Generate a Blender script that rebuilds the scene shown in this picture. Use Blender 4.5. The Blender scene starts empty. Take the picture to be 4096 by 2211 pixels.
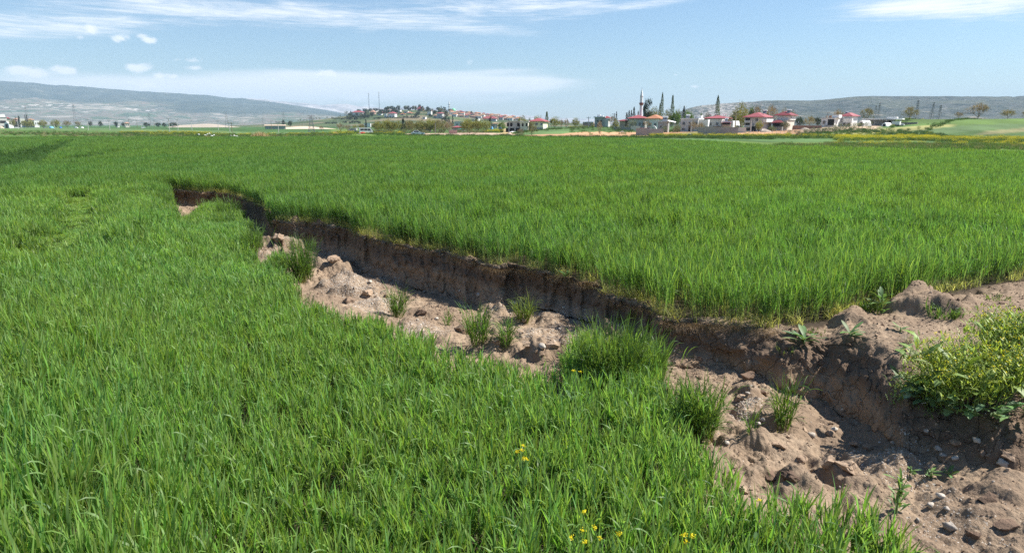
import bpy, math, random
import numpy as np
from mathutils import Vector

# ------------------------------------------------------------------ camera, world, sun, exposure
S = bpy.context.scene
COL = S.collection
CAM_H = 3.2                      # metres above the upper wheat field
F = 2732.0                       # focal length in photo pixels (photo 4096 x 2211)
CX, CY = 2048.0, 1105.5
PITCH = math.radians(12.5)
SP, CP = math.sin(PITCH), math.cos(PITCH)
HORIZON = CY - F * math.tan(PITCH)

cam_data = bpy.data.cameras.new("camera")
cam = bpy.data.objects.new("camera", cam_data)
COL.objects.link(cam)
cam.location = (0, 0, CAM_H)
cam.rotation_euler = (math.radians(90) - PITCH, 0, 0)
cam_data.sensor_width = 36
cam_data.lens = 36 * F / 4096
cam_data.clip_start = 0.05
cam_data.clip_end = 60000
S.camera = cam

SUN_AZ = math.radians(80)        # from +Y towards +X
SUN_EL = math.radians(49)
sun_data = bpy.data.lights.new("sun", 'SUN')
sun_data.energy = 5.0
sun_data.angle = math.radians(0.53)
sun_data.color = (1.0, 0.955, 0.88)
sun = bpy.data.objects.new("sun", sun_data)
COL.objects.link(sun)
sdir = Vector((math.sin(SUN_AZ) * math.cos(SUN_EL), math.cos(SUN_AZ) * math.cos(SUN_EL), math.sin(SUN_EL)))
sun.rotation_euler = (-sdir).to_track_quat('-Z', 'Y').to_euler()
sun.location = sdir * 200

S.view_settings.view_transform = 'Standard'
S.view_settings.look = 'None'
S.view_settings.exposure = 0.98
S.view_settings.gamma = 1.0
S.render.engine = 'CYCLES'
S.cycles.max_bounces = 6
S.cycles.diffuse_bounces = 3
S.cycles.glossy_bounces = 2
S.cycles.transmission_bounces = 4
S.cycles.transparent_max_bounces = 8
S.cycles.volume_bounces = 0
S.cycles.use_denoising = False
S.cycles.use_adaptive_sampling = False
S.cycles.caustics_reflective = False
S.cycles.caustics_refractive = False
S.cycles.sample_clamp_indirect = 6


def ray(px, py):
    """world direction of a photo pixel"""
    u = (np.asarray(px, float) - CX) / F
    v = (CY - np.asarray(py, float)) / F
    return u, v * SP + CP, v * CP - SP


def sky_angles(px, py):
    x, y, z = ray(px, py)
    return math.degrees(math.atan2(x, y)), math.degrees(math.atan2(z, math.hypot(x, y)))


class NT:
    """small helper for node trees"""
    def __init__(self, tree):
        self.t = tree

    def n(self, kind, **kw):
        nd = self.t.nodes.new(kind)
        for k, v in kw.items():
            if k == 'ins':
                for i, val in v.items():
                    if hasattr(val, 'links'):
                        self.t.links.new(val, nd.inputs[i])
                    else:
                        nd.inputs[i].default_value = val
            else:
                setattr(nd, k, v)
        return nd

    def m(self, op, a, b=None, c=None, clamp=False):
        ins = {0: a}
        if b is not None:
            ins[1] = b
        if c is not None:
            ins[2] = c
        return self.n('ShaderNodeMath', operation=op, use_clamp=clamp, ins=ins).outputs[0]

    def mix(self, fac, a, b, blend='MIX'):
        nd = self.n('ShaderNodeMix', data_type='RGBA', blend_type=blend)
        for i, val in ((0, fac), (6, a), (7, b)):
            if hasattr(val, 'links'):
                self.t.links.new(val, nd.inputs[i])
            else:
                nd.inputs[i].default_value = val if i == 0 else (tuple(val) + (1,))[:4]
        return nd.outputs[2]

    def noise(self, vec, scale, detail=4, rough=0.55, dist=0.0):
        nd = self.n('ShaderNodeTexNoise', ins={'Scale': scale, 'Detail': detail, 'Roughness': rough, 'Distortion': dist})
        if vec is not None:
            self.t.links.new(vec, nd.inputs['Vector'])
        return nd.outputs[0]

    def ramp(self, fac, stops, interp='LINEAR'):
        nd = self.n('ShaderNodeValToRGB')
        nd.color_ramp.interpolation = interp
        e = nd.color_ramp.elements
        while len(e) < len(stops):
            e.new(0.5)
        for i, (p, c) in enumerate(stops):
            e[i].position = p
            e[i].color = (c, c, c, 1) if isinstance(c, (int, float)) else (tuple(c) + (1,))[:4]
        self.t.links.new(fac, nd.inputs[0])
        return nd.outputs[0]

    def smooth(self, val, lo, hi):
        nd = self.n('ShaderNodeMapRange', interpolation_type='SMOOTHSTEP', clamp=True,
                    ins={0: val, 1: lo, 2: hi, 3: 0.0, 4: 1.0})
        return nd.outputs[0]

    def link(self, a, b):
        self.t.links.new(a, b)


world = bpy.data.worlds.new("World")
S.world = world
world.use_nodes = True
world.cycles.sampling_method = 'MANUAL'
world.cycles.sample_map_resolution = 1024


def build_world():
    t = world.node_tree
    t.nodes.clear()
    k = NT(t)
    sky = k.n('ShaderNodeTexSky', sky_type='NISHITA', sun_disc=False)
    sky.sun_elevation = SUN_EL
    sky.sun_rotation = SUN_AZ
    sky.altitude = 300
    sky.air_density = 1.15
    sky.dust_density = 0.25
    sky.ozone_density = 2.6
    geo = k.n('ShaderNodeTexCoord')
    d = geo.outputs['Generated']
    sep = k.n('ShaderNodeSeparateXYZ', ins={0: d})
    az = k.m('MULTIPLY', k.m('ARCTAN2', sep.outputs[0], sep.outputs[1]), 57.29578)
    el = k.m('MULTIPLY', k.m('ARCSINE', sep.outputs[2]), 57.29578)

    def vec(sx, sy, off=0.0):
        return k.n('ShaderNodeCombineXYZ', ins={0: k.m('MULTIPLY', az, sx), 1: k.m('MULTIPLY', el, sy), 2: off}).outputs[0]

    def gauss(px, py, rx, ry, s, rot=0.0):
        a0, e0 = sky_angles(px, py)
        ra, re = math.degrees(math.atan(rx / F)), math.degrees(math.atan(ry / F))
        da = k.m('SUBTRACT', az, a0)
        de = k.m('SUBTRACT', el, e0)
        if rot:
            c, s_ = math.cos(rot), math.sin(rot)
            da, de = (k.m('ADD', k.m('MULTIPLY', da, c), k.m('MULTIPLY', de, s_)),
                      k.m('SUBTRACT', k.m('MULTIPLY', de, c), k.m('MULTIPLY', da, s_)))
        q = k.m('ADD', k.m('POWER', k.m('DIVIDE', da, ra), 2.0), k.m('POWER', k.m('DIVIDE', de, re), 2.0))
        return k.m('MULTIPLY', k.m('EXPONENT', k.m('MULTIPLY', q, -1.0)), s)

    def total(lst):
        r = gauss(*lst[0])
        for g in lst[1:]:
            r = k.m('ADD', r, gauss(*g))
        return r
    # high wisps
    cir = total([(250, 70, 420, 42, 0.95, 0.06), (760, 42, 460, 34, 1.0, -0.05), (1250, 62, 420, 32, 1.0, -0.09),
                 (1720, 90, 420, 26, 0.8, -0.08), (2050, 20, 430, 36, 1.15, 0.02), (2450, 38, 330, 16, 0.6, 0.12),
                 (60, 130, 420, 28, 0.55, 0.12), (3860, 26, 300, 44, 1.7, -0.05), (3560, 34, 190, 22, 0.85, 0.08),
                 (2950, 140, 150, 8, 0.25, 0.03)])
    w1 = k.noise(vec(0.09, 0.55, 3.1), 1.0, 7, 0.62, 1.1)
    w2 = k.noise(vec(0.35, 1.6, 8.4), 1.0, 6, 0.6, 0.6)
    wsum = k.m('ADD', k.m('MULTIPLY', w1, 0.75), k.m('MULTIPLY', w2, 0.25))
    w5 = k.noise(vec(0.16, 2.6, 14.0), 1.0, 8, 0.68, 1.6)
    wsum = k.m('ADD', k.m('MULTIPLY', wsum, 0.6), k.m('MULTIPLY', w5, 0.4))
    c1 = k.m('MULTIPLY', k.m('MULTIPLY', k.smooth(k.m('ADD', k.m('MULTIPLY', cir, 0.34), k.m('MULTIPLY', k.m('SUBTRACT', wsum, 0.5), 2.2)), 0.02, 0.78), k.smooth(cir, 0.05, 0.6)), 0.95)
    # low thin veil above the hills
    low = total([(1250, 300, 330, 22, 0.55, -0.02), (1650, 335, 620, 42, 1.0, 0.0), (1000, 365, 600, 42, 0.7, 0.0),
                 (2080, 338, 260, 32, 0.75, 0.0), (1700, 400, 600, 30, 0.5, 0.0), (300, 350, 620, 60, 0.8, 0.0),
                 (2000, 285, 220, 12, 0.4, 0.04)])
    w3 = k.noise(vec(0.10, 0.8, 5.7), 1.0, 6, 0.58, 0.5)
    c2 = k.m('MULTIPLY', k.smooth(k.m('ADD', k.m('MULTIPLY', low, 0.5), k.m('MULTIPLY', w3, 0.55)), 0.42, 0.86), 0.75)
    # little cumulus
    cum = total([(368, 118, 26, 19, 0.95), (322, 152, 16, 13, 0.5), (482, 154, 34, 20, 0.95, 0.35), (572, 148, 28, 14, 0.8, -0.3),
                 (605, 166, 26, 12, 0.8), (555, 270, 44, 18, 1.0, 0.05), (120, 290, 75, 24, 0.95, 0.05), (60, 274, 40, 12, 0.5),
                 (270, 281, 34, 15, 0.95), (765, 243, 60, 10, 0.62), (772, 272, 40, 12, 0.72), (636, 302, 26, 13, 0.85),
                 (697, 306, 15, 9, 0.75), (1318, 294, 44, 15, 0.95), (1270, 299, 34, 7, 0.5), (590, 344, 95, 22, 0.8),
                 (2776, 346, 30, 7, 0.72), (2704, 300, 9, 5, 0.6), (250, 235, 26, 8, 0.45), (585, 229, 16, 6, 0.4),
                 (1878, 254, 30, 14, 0.45), (1447, 264, 20, 9, 0.55), (1480, 424, 46, 12, 0.75), (885, 322, 22, 6, 0.5),
                 (2670, 436, 30, 10, 0.5), (2400, 460, 40, 9, 0.4)])
    w4 = k.noise(vec(1.1, 1.9, 1.3), 1.0, 6, 0.6, 0.3)
    c3 = k.m('MULTIPLY', k.smooth(k.m('ADD', cum, k.m('MULTIPLY', k.m('SUBTRACT', w4, 0.5), 1.5)), 0.32, 1.0), 0.8)
    fac = k.m('SUBTRACT', 1.0, k.m('MULTIPLY', k.m('MULTIPLY', k.m('SUBTRACT', 1.0, c1, clamp=True), k.m('SUBTRACT', 1.0, c2, clamp=True)),
                                   k.m('SUBTRACT', 1.0, c3, clamp=True)), clamp=True)
    blue = k.mix(1.0, sky.outputs[0], (0.83, 0.97, 1.10), 'MULTIPLY')
    col = k.mix(fac, blue, (9.8, 10.0, 10.3))
    bg = k.n('ShaderNodeBackground', ins={0: col, 1: 0.063})
    out = k.n('ShaderNodeOutputWorld')
    k.link(bg.outputs[0], out.inputs[0])


build_world()


# ------------------------------------------------------------------ helpers
def tag(o, label=None, cat=None, group=None, kind=None):
    if label:
        o['label'] = label
    if cat:
        o['category'] = cat
    if group:
        o['group'] = group
    if kind:
        o['kind'] = kind
    return o


def empty(name, loc, rz=0.0):
    o = bpy.data.objects.new(name, None)
    COL.objects.link(o)
    o.location = loc
    o.rotation_euler = (0, 0, rz)
    o.empty_display_size = 0.2
    return o


def np_mesh(name, verts, faces, mats=(), mat_idx=None, col=None, smooth=False, attrs=None):
    """mesh from arrays; faces is an int array (n,3) or (n,4)"""
    me = bpy.data.meshes.new(name)
    verts = np.asarray(verts, np.float32)
    faces = np.asarray(faces, np.int32)
    nf, k = faces.shape
    me.vertices.add(len(verts))
    me.vertices.foreach_set('co', verts.ravel())
    me.loops.add(nf * k)
    me.loops.foreach_set('vertex_index', faces.ravel())
    me.polygons.add(nf)
    me.polygons.foreach_set('loop_start', np.arange(nf, dtype=np.int32) * k)
    me.polygons.foreach_set('loop_total', np.full(nf, k, np.int32))
    if mat_idx is not None:
        me.polygons.foreach_set('material_index', np.asarray(mat_idx, np.int32))
    me.update(calc_edges=True)
    if smooth:
        me.polygons.foreach_set('use_smooth', np.ones(nf, bool))
    if col is not None:
        a = me.color_attributes.new('col', 'FLOAT_COLOR', 'POINT')
        c = np.ones((len(verts), 4), np.float32)
        c[:, :3] = col
        a.data.foreach_set('color', c.ravel())
    for nm, arr in (attrs or {}).items():
        a = me.attributes.new(nm, 'FLOAT', 'POINT')
        a.data.foreach_set('value', np.asarray(arr, np.float32))
    for m in mats:
        me.materials.append(m)
    return me


def put(name, me, parent=None, loc=None):
    o = bpy.data.objects.new(name, me)
    COL.objects.link(o)
    if parent is not None:
        o.parent = parent
    if loc is not None:
        o.location = loc
    return o


def vnoise(x, y, z, seed=0):
    """value noise, -1..1"""
    x, y, z = np.broadcast_arrays(np.asarray(x, float), np.asarray(y, float), np.asarray(z, float))
    xi, yi, zi = np.floor(x).astype(np.int64), np.floor(y).astype(np.int64), np.floor(z).astype(np.int64)
    fx, fy, fz = x - xi, y - yi, z - zi
    fx, fy, fz = fx * fx * (3 - 2 * fx), fy * fy * (3 - 2 * fy), fz * fz * (3 - 2 * fz)

    def h(a, b, c):
        n = (a * 374761393 + b * 668265263 + c * 2147483647 + seed * 974634777) & 0xFFFFFFFF
        n = ((n ^ (n >> 13)) * 1274126177) & 0xFFFFFFFF
        n = n ^ (n >> 16)
        return (n & 0xFFFF) / 32767.5 - 1.0
    r = 0
    for a in (0, 1):
        wx = fx if a else 1 - fx
        for b in (0, 1):
            wy = fy if b else 1 - fy
            for c in (0, 1):
                wz = fz if c else 1 - fz
                r = r + h(xi + a, yi + b, zi + c) * wx * wy * wz
    return r


def fbm(x, y, z, octaves=4, seed=0, gain=0.5):
    r, a = 0, 1.0
    for i in range(octaves):
        r = r + a * vnoise(x * 2 ** i + 17.3 * i, y * 2 ** i - 9.1 * i, z * 2 ** i + 4.7 * i, seed + i)
        a *= gain
    return r


def worley(x, y, z, seed=0):
    """cell noise: distance to the nearest and second nearest feature point"""
    x, y, z = np.broadcast_arrays(np.asarray(x, float), np.asarray(y, float), np.asarray(z, float))
    xi, yi, zi = np.floor(x).astype(np.int64), np.floor(y).astype(np.int64), np.floor(z).astype(np.int64)
    f1 = np.full(x.shape, 9.0)
    f2 = np.full(x.shape, 9.0)
    for a in (-1, 0, 1):
        for b in (-1, 0, 1):
            for c in (-1, 0, 1):
                n = ((xi + a) * 374761393 + (yi + b) * 668265263 + (zi + c) * 2147483647 + seed * 974634777) & 0xFFFFFFFF
                n = ((n ^ (n >> 13)) * 1274126177) & 0xFFFFFFFF
                n = n ^ (n >> 16)
                qx = (n & 0x3FF) / 1023.0
                qy = ((n >> 10) & 0x3FF) / 1023.0
                qz = ((n >> 20) & 0x3FF) / 1023.0
                d = np.sqrt((xi + a + qx - x) ** 2 + (yi + b + qy - y) ** 2 + (zi + c + qz - z) ** 2)
                f2 = np.where(d < f1, f1, np.minimum(f2, d))
                f1 = np.minimum(f1, d)
    return f1, f2


def sstep(a, b, x):
    t = np.clip((np.asarray(x, float) - a) / (b - a), 0, 1)
    return t * t * (3 - 2 * t)


def project(x, y, z):
    """world to photo pixel"""
    dz = np.asarray(z, float) - CAM_H
    dep = y * CP - dz * SP
    v = (y * SP + dz * CP) / dep
    return CX + F * x / dep, CY - F * v


def on_plane(px, py, z):
    dx, dy, dz = ray(px, py)
    t = (z - CAM_H) / dz
    return dx * t, dy * t


def at_depth(px, py, D):
    dx, dy, dz = ray(px, py)
    t = D / dy
    return dx * t, D, CAM_H + dz * t


def mpp(D):
    """metres per photo pixel near the horizon at depth D"""
    return D * CP / F


def principled(name, color, rough=0.85, spec=0.2, vary=0.0, scale=1.0, metallic=0.0):
    m = bpy.data.materials.new(name)
    m.use_nodes = True
    k = NT(m.node_tree)
    b = m.node_tree.nodes['Principled BSDF']
    b.inputs['Roughness'].default_value = rough
    b.inputs['Specular IOR Level'].default_value = spec
    b.inputs['Metallic'].default_value = metallic
    if vary:
        g = k.n('ShaderNodeTexCoord')
        f1 = k.noise(g.outputs['Object'], scale, 5, 0.6)
        f2 = k.noise(g.outputs['Object'], scale * 7.3, 3, 0.6)
        f = k.m('ADD', k.m('MULTIPLY', f1, 0.65), k.m('MULTIPLY', f2, 0.35))
        lo = tuple(c * (1 - vary) for c in color)
        hi = tuple(min(1, c * (1 + vary)) for c in color)
        k.link(k.ramp(f, [(0.3, lo), (0.7, hi)]), b.inputs['Base Color'])
    else:
        b.inputs['Base Color'].default_value = tuple(color) + (1,)
    return m


def leaf_material(name, tint=(1, 1, 1), transl=0.45, rough=0.45, spec=0.3, field_var=0.0, vary=0.35, tr_tint=(1.5, 1.45, 0.75)):
    """leaf colour from the mesh's own 'col' attribute, thin and translucent"""
    m = bpy.data.materials.new(name)
    m.use_nodes = True
    k = NT(m.node_tree)
    t = m.node_tree
    t.nodes.clear()
    at = k.n('ShaderNodeAttribute', attribute_name='col')
    oi = k.n('ShaderNodeObjectInfo')
    c = k.mix(1.0, at.outputs['Color'], tint, 'MULTIPLY')
    v = k.m('MULTIPLY_ADD', oi.outputs['Random'], vary, 1 - vary * 0.5)
    c = k.mix(1.0, c, k.n('ShaderNodeCombineXYZ', ins={0: v, 1: v, 2: v}).outputs[0], 'MULTIPLY')
    if field_var:
        g = k.n('ShaderNodeNewGeometry')
        f1 = k.noise(g.outputs['Position'], 0.16, 3, 0.6)
        f2 = k.noise(g.outputs['Position'], 0.035, 3, 0.6)
        c = k.mix(k.m('MULTIPLY', k.smooth(f1, 0.35, 0.7), field_var), c, k.mix(1.0, c, (0.78, 0.98, 1.25), 'MULTIPLY'))
        c = k.mix(k.m('MULTIPLY', k.smooth(f2, 0.40, 0.62), field_var), c, k.mix(1.0, c, (1.22, 1.10, 0.8), 'MULTIPLY'))
    p = k.n('ShaderNodeBsdfPrincipled', ins={'Base Color': c, 'Roughness': rough, 'Specular IOR Level': spec})
    tr = k.n('ShaderNodeBsdfTranslucent', ins={'Color': k.mix(1.0, c, tr_tint, 'MULTIPLY')})
    mx = k.n('ShaderNodeMixShader', ins={0: transl})
    k.link(p.outputs[0], mx.inputs[1])
    k.link(tr.outputs[0], mx.inputs[2])
    out = k.n('ShaderNodeOutputMaterial')
    k.link(mx.outputs[0], out.inputs[0])
    return m


def blades(base, az, length, width, th0, th1, seg, c0, c1, split=0.25, twist=None, power=1.4, taper=0.9, wide0=0.55):
    """flat tapering leaves: base (n,3), az heading, th0/th1 lean from vertical at foot and tip (radians).
    colours c0 (foot) and c1 (tip), (n,3); foot colour fades out by `split` of the length."""
    n = len(base)
    az, length, width, th0, th1 = [np.broadcast_to(np.asarray(a, float), (n,)) for a in (az, length, width, th0, th1)]
    t = np.linspace(0, 1, seg + 1)
    th = th0[:, None] + (th1 - th0)[:, None] * t[None, :] ** power
    dl = length[:, None] / seg
    mid = 0.5 * (th[:, 1:] + th[:, :-1])
    hor = np.concatenate([np.zeros((n, 1)), np.cumsum(np.sin(mid) * dl, 1)], 1)
    ver = np.concatenate([np.zeros((n, 1)), np.cumsum(np.cos(mid) * dl, 1)], 1)
    ca, sa = np.cos(az)[:, None], np.sin(az)[:, None]
    cen = np.stack([base[:, 0:1] + hor * ca, base[:, 1:2] + hor * sa, base[:, 2:3] + ver], -1)
    tw = np.zeros(n) if twist is None else twist
    tww = tw[:, None] * t[None, :]
    side = np.stack([-sa * np.cos(tww) + ca * np.sin(tww) * np.cos(th), ca * np.cos(tww) + sa * np.sin(tww) * np.cos(th), -np.sin(tww) * np.sin(th)], -1)
    prof = (wide0 + (1 - wide0) * np.sin(np.clip(t * 1.6, 0, 1) * np.pi / 2)) * np.clip((1 - t ** 2.2), 0, 1) ** taper
    w = 0.5 * width[:, None] * prof[None, :]
    w[:, -1] = 0.5 * width * 0.06
    L = cen + side * w[..., None]
    R = cen - side * w[..., None]
    v = np.stack([L, R], 2).reshape(n, -1, 3)
    nv = 2 * (seg + 1)
    f0 = np.array([[2 * i, 2 * i + 1, 2 * i + 3, 2 * i + 2] for i in range(seg)])
    faces = (f0[None] + (np.arange(n) * nv)[:, None, None]).reshape(-1, 4)
    k = sstep(0, split, t)[None, :, None]
    c = (c0[:, None, :] * (1 - k) + c1[:, None, :] * k)
    c = np.repeat(c[:, :, None, :], 2, 2).reshape(-1, 3)
    return v.reshape(-1, 3), faces, c


def merge(parts):
    vs, fs, cs, o = [], [], [], 0
    for v, f, c in parts:
        vs.append(v)
        fs.append(f + o)
        cs.append(c)
        o += len(v)
    return np.concatenate(vs), np.concatenate(fs), np.concatenate(cs)


def scatter(name, pts, rot, scl, idx, protos):
    """one object whose geometry nodes put copies of the small meshes `protos` on its points"""
    me = bpy.data.meshes.new(name)
    n = len(pts)
    me.vertices.add(n)
    me.vertices.foreach_set('co', np.asarray(pts, np.float32).ravel())
    a = me.attributes.new('rot', 'FLOAT_VECTOR', 'POINT')
    a.data.foreach_set('vector', np.asarray(rot, np.float32).ravel())
    scl = np.asarray(scl, np.float32)
    if scl.ndim == 1:
        scl = np.repeat(scl[:, None], 3, 1)
    a = me.attributes.new('scl', 'FLOAT_VECTOR', 'POINT')
    a.data.foreach_set('vector', scl.ravel())
    a = me.attributes.new('idx', 'INT', 'POINT')
    a.data.foreach_set('value', np.asarray(idx, np.int32))
    me.update()
    o = put(name, me)
    g = bpy.data.node_groups.new(name + '_nodes', 'GeometryNodeTree')
    g.interface.new_socket('Geometry', in_out='INPUT', socket_type='NodeSocketGeometry')
    g.interface.new_socket('Geometry', in_out='OUTPUT', socket_type='NodeSocketGeometry')
    k = NT(g)
    gi, go = k.n('NodeGroupInput'), k.n('NodeGroupOutput')
    jg = k.n('GeometryNodeJoinGeometry')
    for p in reversed(protos):
        oi = k.n('GeometryNodeObjectInfo')
        oi.inputs['Object'].default_value = p
        oi.inputs['As Instance'].default_value = True
        k.link(oi.outputs['Geometry'], jg.inputs[0])
    iop = k.n('GeometryNodeInstanceOnPoints')
    na = [k.n('GeometryNodeInputNamedAttribute', data_type=dt) for dt in ('FLOAT_VECTOR', 'FLOAT_VECTOR', 'INT')]
    for nd, nm in zip(na, ('rot', 'scl', 'idx')):
        nd.inputs['Name'].default_value = nm
    e2r = k.n('FunctionNodeEulerToRotation')
    k.link(na[0].outputs['Attribute'], e2r.inputs[0])
    k.link(gi.outputs[0], iop.inputs['Points'])
    k.link(jg.outputs[0], iop.inputs['Instance'])
    iop.inputs['Pick Instance'].default_value = True
    k.link(na[2].outputs['Attribute'], iop.inputs['Instance Index'])
    k.link(e2r.outputs[0], iop.inputs['Rotation'])
    k.link(na[1].outputs['Attribute'], iop.inputs['Scale'])
    k.link(iop.outputs[0], go.inputs[0])
    md = o.modifiers.new('instances', 'NODES')
    md.node_group = g
    return o


def proto(name, me):
    return bpy.data.objects.new(name, me)      # never linked: only a source for scatter()


# ------------------------------------------------------------------ terrain: one sheet from underfoot to the horizon
def curve(pts):
    return np.array(pts, float)


EDGE_TOP = curve([(651, 753), (690, 762), (776, 766), (888, 775), (944, 788), (1009, 810), (1069, 835), (1092, 880), (1173, 892),
                  (1320, 905), (1389, 917), (1447, 950), (1586, 980), (1763, 1010), (1903, 1042), (1959, 1066), (2127, 1077),
                  (2262, 1105), (2400, 1135), (2425, 1186), (2541, 1210), (2605, 1222), (2640, 1282), (2779, 1288), (2934, 1298),
                  (3095, 1317), (3200, 1330), (3330, 1335), (3450, 1372), (3560, 1440), (3650, 1490), (3800, 1535), (4096, 1610), (4500, 1700)])
EDGE_FOOT = curve([(651, 812), (759, 838), (850, 842), (944, 850), (1039, 915), (1100, 968), (1276, 1008), (1397, 1032), (1440, 1080),
                   (1530, 1130), (1726, 1190), (1866, 1215), (1940, 1205), (2052, 1210), (2192, 1225), (2285, 1254), (2401, 1275),
                   (2500, 1330), (2600, 1420), (2655, 1447), (2810, 1462), (3014, 1512), (3181, 1562), (3336, 1640), (3491, 1722),
                   (3603, 1762), (3677, 1825), (3851, 1868), (4096, 1910), (4500, 1990)])
WHEAT_UP = curve([(3095, 1312), (3190, 1308), (3287, 1298), (3429, 1248), (3553, 1236), (3677, 1198), (3801, 1170), (4096, 1120), (4600, 1040)])
WHEAT_LOW = curve([(647, 846), (707, 862), (767, 838), (802, 812), (870, 800), (944, 800), (975, 850), (987, 930), (965, 1000), (1000, 1028),
                   (1069, 1018), (1105, 985), (1130, 990), (1151, 1110), (1145, 1163), (1233, 1190), (1400, 1235), (1554, 1258), (1610, 1300),
                   (1726, 1312), (1787, 1362), (1936, 1403), (2052, 1422), (2145, 1440), (2240, 1432), (2285, 1310), (2335, 1284), (2420, 1296),
                   (2600, 1310), (2645, 1400), (2660, 1520), (2720, 1640), (2860, 1790), (2921, 1850), (2950, 1955), (3066, 1930), (3183, 1925), (3387, 1945),
                   (3504, 1985), (3591, 2064), (3650, 2134), (3743, 2192), (3850, 2300), (4100, 2600)])


def z_low_az(a, r):
    """level of the sunken near field by heading (degrees) and distance"""
    w = 1 - sstep(9, 26, r)
    return -0.58 * sstep(0, 1, (a - (-27.5 - 9 * w)) / (1.6 + 13 * w))


def to_polar(c, z):
    x, y = on_plane(c[:, 0], c[:, 1], z)
    a, r = np.degrees(np.arctan2(x, y)), np.hypot(x, y)
    o = np.argsort(a)
    return a[o], r[o]


aT, rT_ = to_polar(EDGE_TOP, 0.0)
aW, rW_ = to_polar(WHEAT_UP, 0.0)
aN, rN_ = to_polar(WHEAT_LOW, 0.0)       # wheat tops of the sunken side stand about level with the upper field
_dx, _dy, _dz = ray(EDGE_FOOT[:, 0], EDGE_FOOT[:, 1])
aB = np.degrees(np.arctan2(_dx, _dy))
tB = _dz / np.hypot(_dx, _dy)            # slope of the sight line to the foot

NEARLIM = 46.0
az = np.concatenate([np.arange(-180, -NEARLIM, 4.0), np.arange(-NEARLIM, NEARLIM, 0.072), np.arange(NEARLIM, 180, 4.0)])
NA = len(az)
A_L = aT[0]                               # left end of the break
A_R = 50.0
exist = sstep(A_L - 0.1, A_L + 0.6, az) * (1 - sstep(52, 70, az))


def jitter(a, amp, seed):
    return amp * (vnoise(a * 1.6, 0, 0, seed) + 0.5 * vnoise(a * 3.7, 0, 3, seed + 1)) * (1 - sstep(11, 16, a))


def r_top(a):
    r = np.interp(a, aT, rT_)
    blk = np.clip(2.2 * vnoise(a * 1.15, 0, 11, 6), -1, 1) * (1 - sstep(12, 17, a))
    return r * (1 + 0.005 * jitter(a, 1, 5) + 0.006 * blk)


def r_wheat_up(a):
    r = r_top(a)
    w = np.interp(a, aW, rW_)
    return np.where(a > aW[0], np.maximum(r, w), r) + 0.02


def ext(a):
    return sstep(A_L - 0.1, A_L + 0.6, a) * (1 - sstep(52, 70, a))


def face_w(a):
    """horizontal run of the face"""
    return np.interp(a, [-30, 8, 17, 24, 30, 37], [0.16, 0.16, 0.22, 0.55, 0.95, 1.1])


def r_foot(a):
    return r_top(a) - np.maximum(face_w(a) * ext(a), 0.06) - 0.04


def r_low(a):
    r = np.interp(a, aN, rN_)
    r = r * (1 + 0.012 * (vnoise(a * 1.3, 0, 0, 15) + 0.7 * vnoise(a * 3.1, 0, 3, 16) + 0.4 * vnoise(a * 7, 0, 5, 17)))
    rb = r_foot(a) - 0.15
    r = np.minimum(r, rb)
    return np.where(ext(a) > 0.02, r * ext(a) + rb * (1 - ext(a)), rb)


def z_foot(a):
    z = CAM_H + r_foot(a) * np.interp(a, aB, tB)
    return np.clip(z, -1.0, -0.3) * ext(a)


# gentle land beyond the field
RISE_Q = [0, 1900, 2050, 2200, 2400, 2560, 2680, 2800, 2950, 3050, 3200, 3300, 3450, 3600, 3700, 3850, 4096, 4600]
RISE_Z = [0, 0.0, 0.5, 1.6, 2.1, 1.3, 0.6, 1.0, 1.0, 1.1, 1.7, 2.5, 2.8, 2.9, 3.9, 5.2, 5.6, 5.8]
RISE2_Q = [3250, 3400, 3500, 3600, 3700, 3850, 4096]
RISE2_Z = [0.0, 0.8, 2.2, 2.7, 1.7, 0.5, 0.1]
HILL_Q = [900, 1050, 1180, 1300, 1400, 1500, 1600, 1700, 1800, 1900, 2000, 2100, 2200, 2350, 2500, 2700]
HILL_Y = [498, 492, 482, 470, 455, 441, 434, 434, 440, 452, 462, 472, 481, 490, 496, 499]


def land(x, y):
    yy = np.maximum(y, 1.0)
    q = CX + F * x / (CP * yy)
    front = y > 5
    z = np.where(front, np.interp(q, RISE_Q, RISE_Z) * sstep(178, 272, y) + np.interp(q, RISE2_Q, RISE2_Z) * sstep(272, 312, y), 0)
    z = z * (1 - 0.9 * sstep(330, 700, y) * (q < 3500)) * (1 - sstep(900, 1800, y))
    hz = (CAM_H + (498 - np.interp(q, HILL_Q, HILL_Y)) * 1500 * 0.000349) * np.where(front, 1, 0)
    up = sstep(860, 1500, y) * (1 - sstep(1650, 2600, y))
    z = z + np.where((q > 900) & (q < 2700), np.maximum(hz - 2.4, 0) * up * (1 + 0.06 * vnoise(x / 130, y / 130, 0, 31)), 0)
    z = z + 0.05 * vnoise(x / 9, y / 9, 0, 3) * sstep(12, 60, y)
    return z


def z_upper(x, y):
    return land(x, y)


def z_lower(a, r):
    x, y = r * np.sin(np.radians(a)), r * np.cos(np.radians(a))
    zl = z_low_az(a, r)
    zl = zl + 0.05 * vnoise(x / 3.0, y / 3.0, 0, 44)
    return zl


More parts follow.
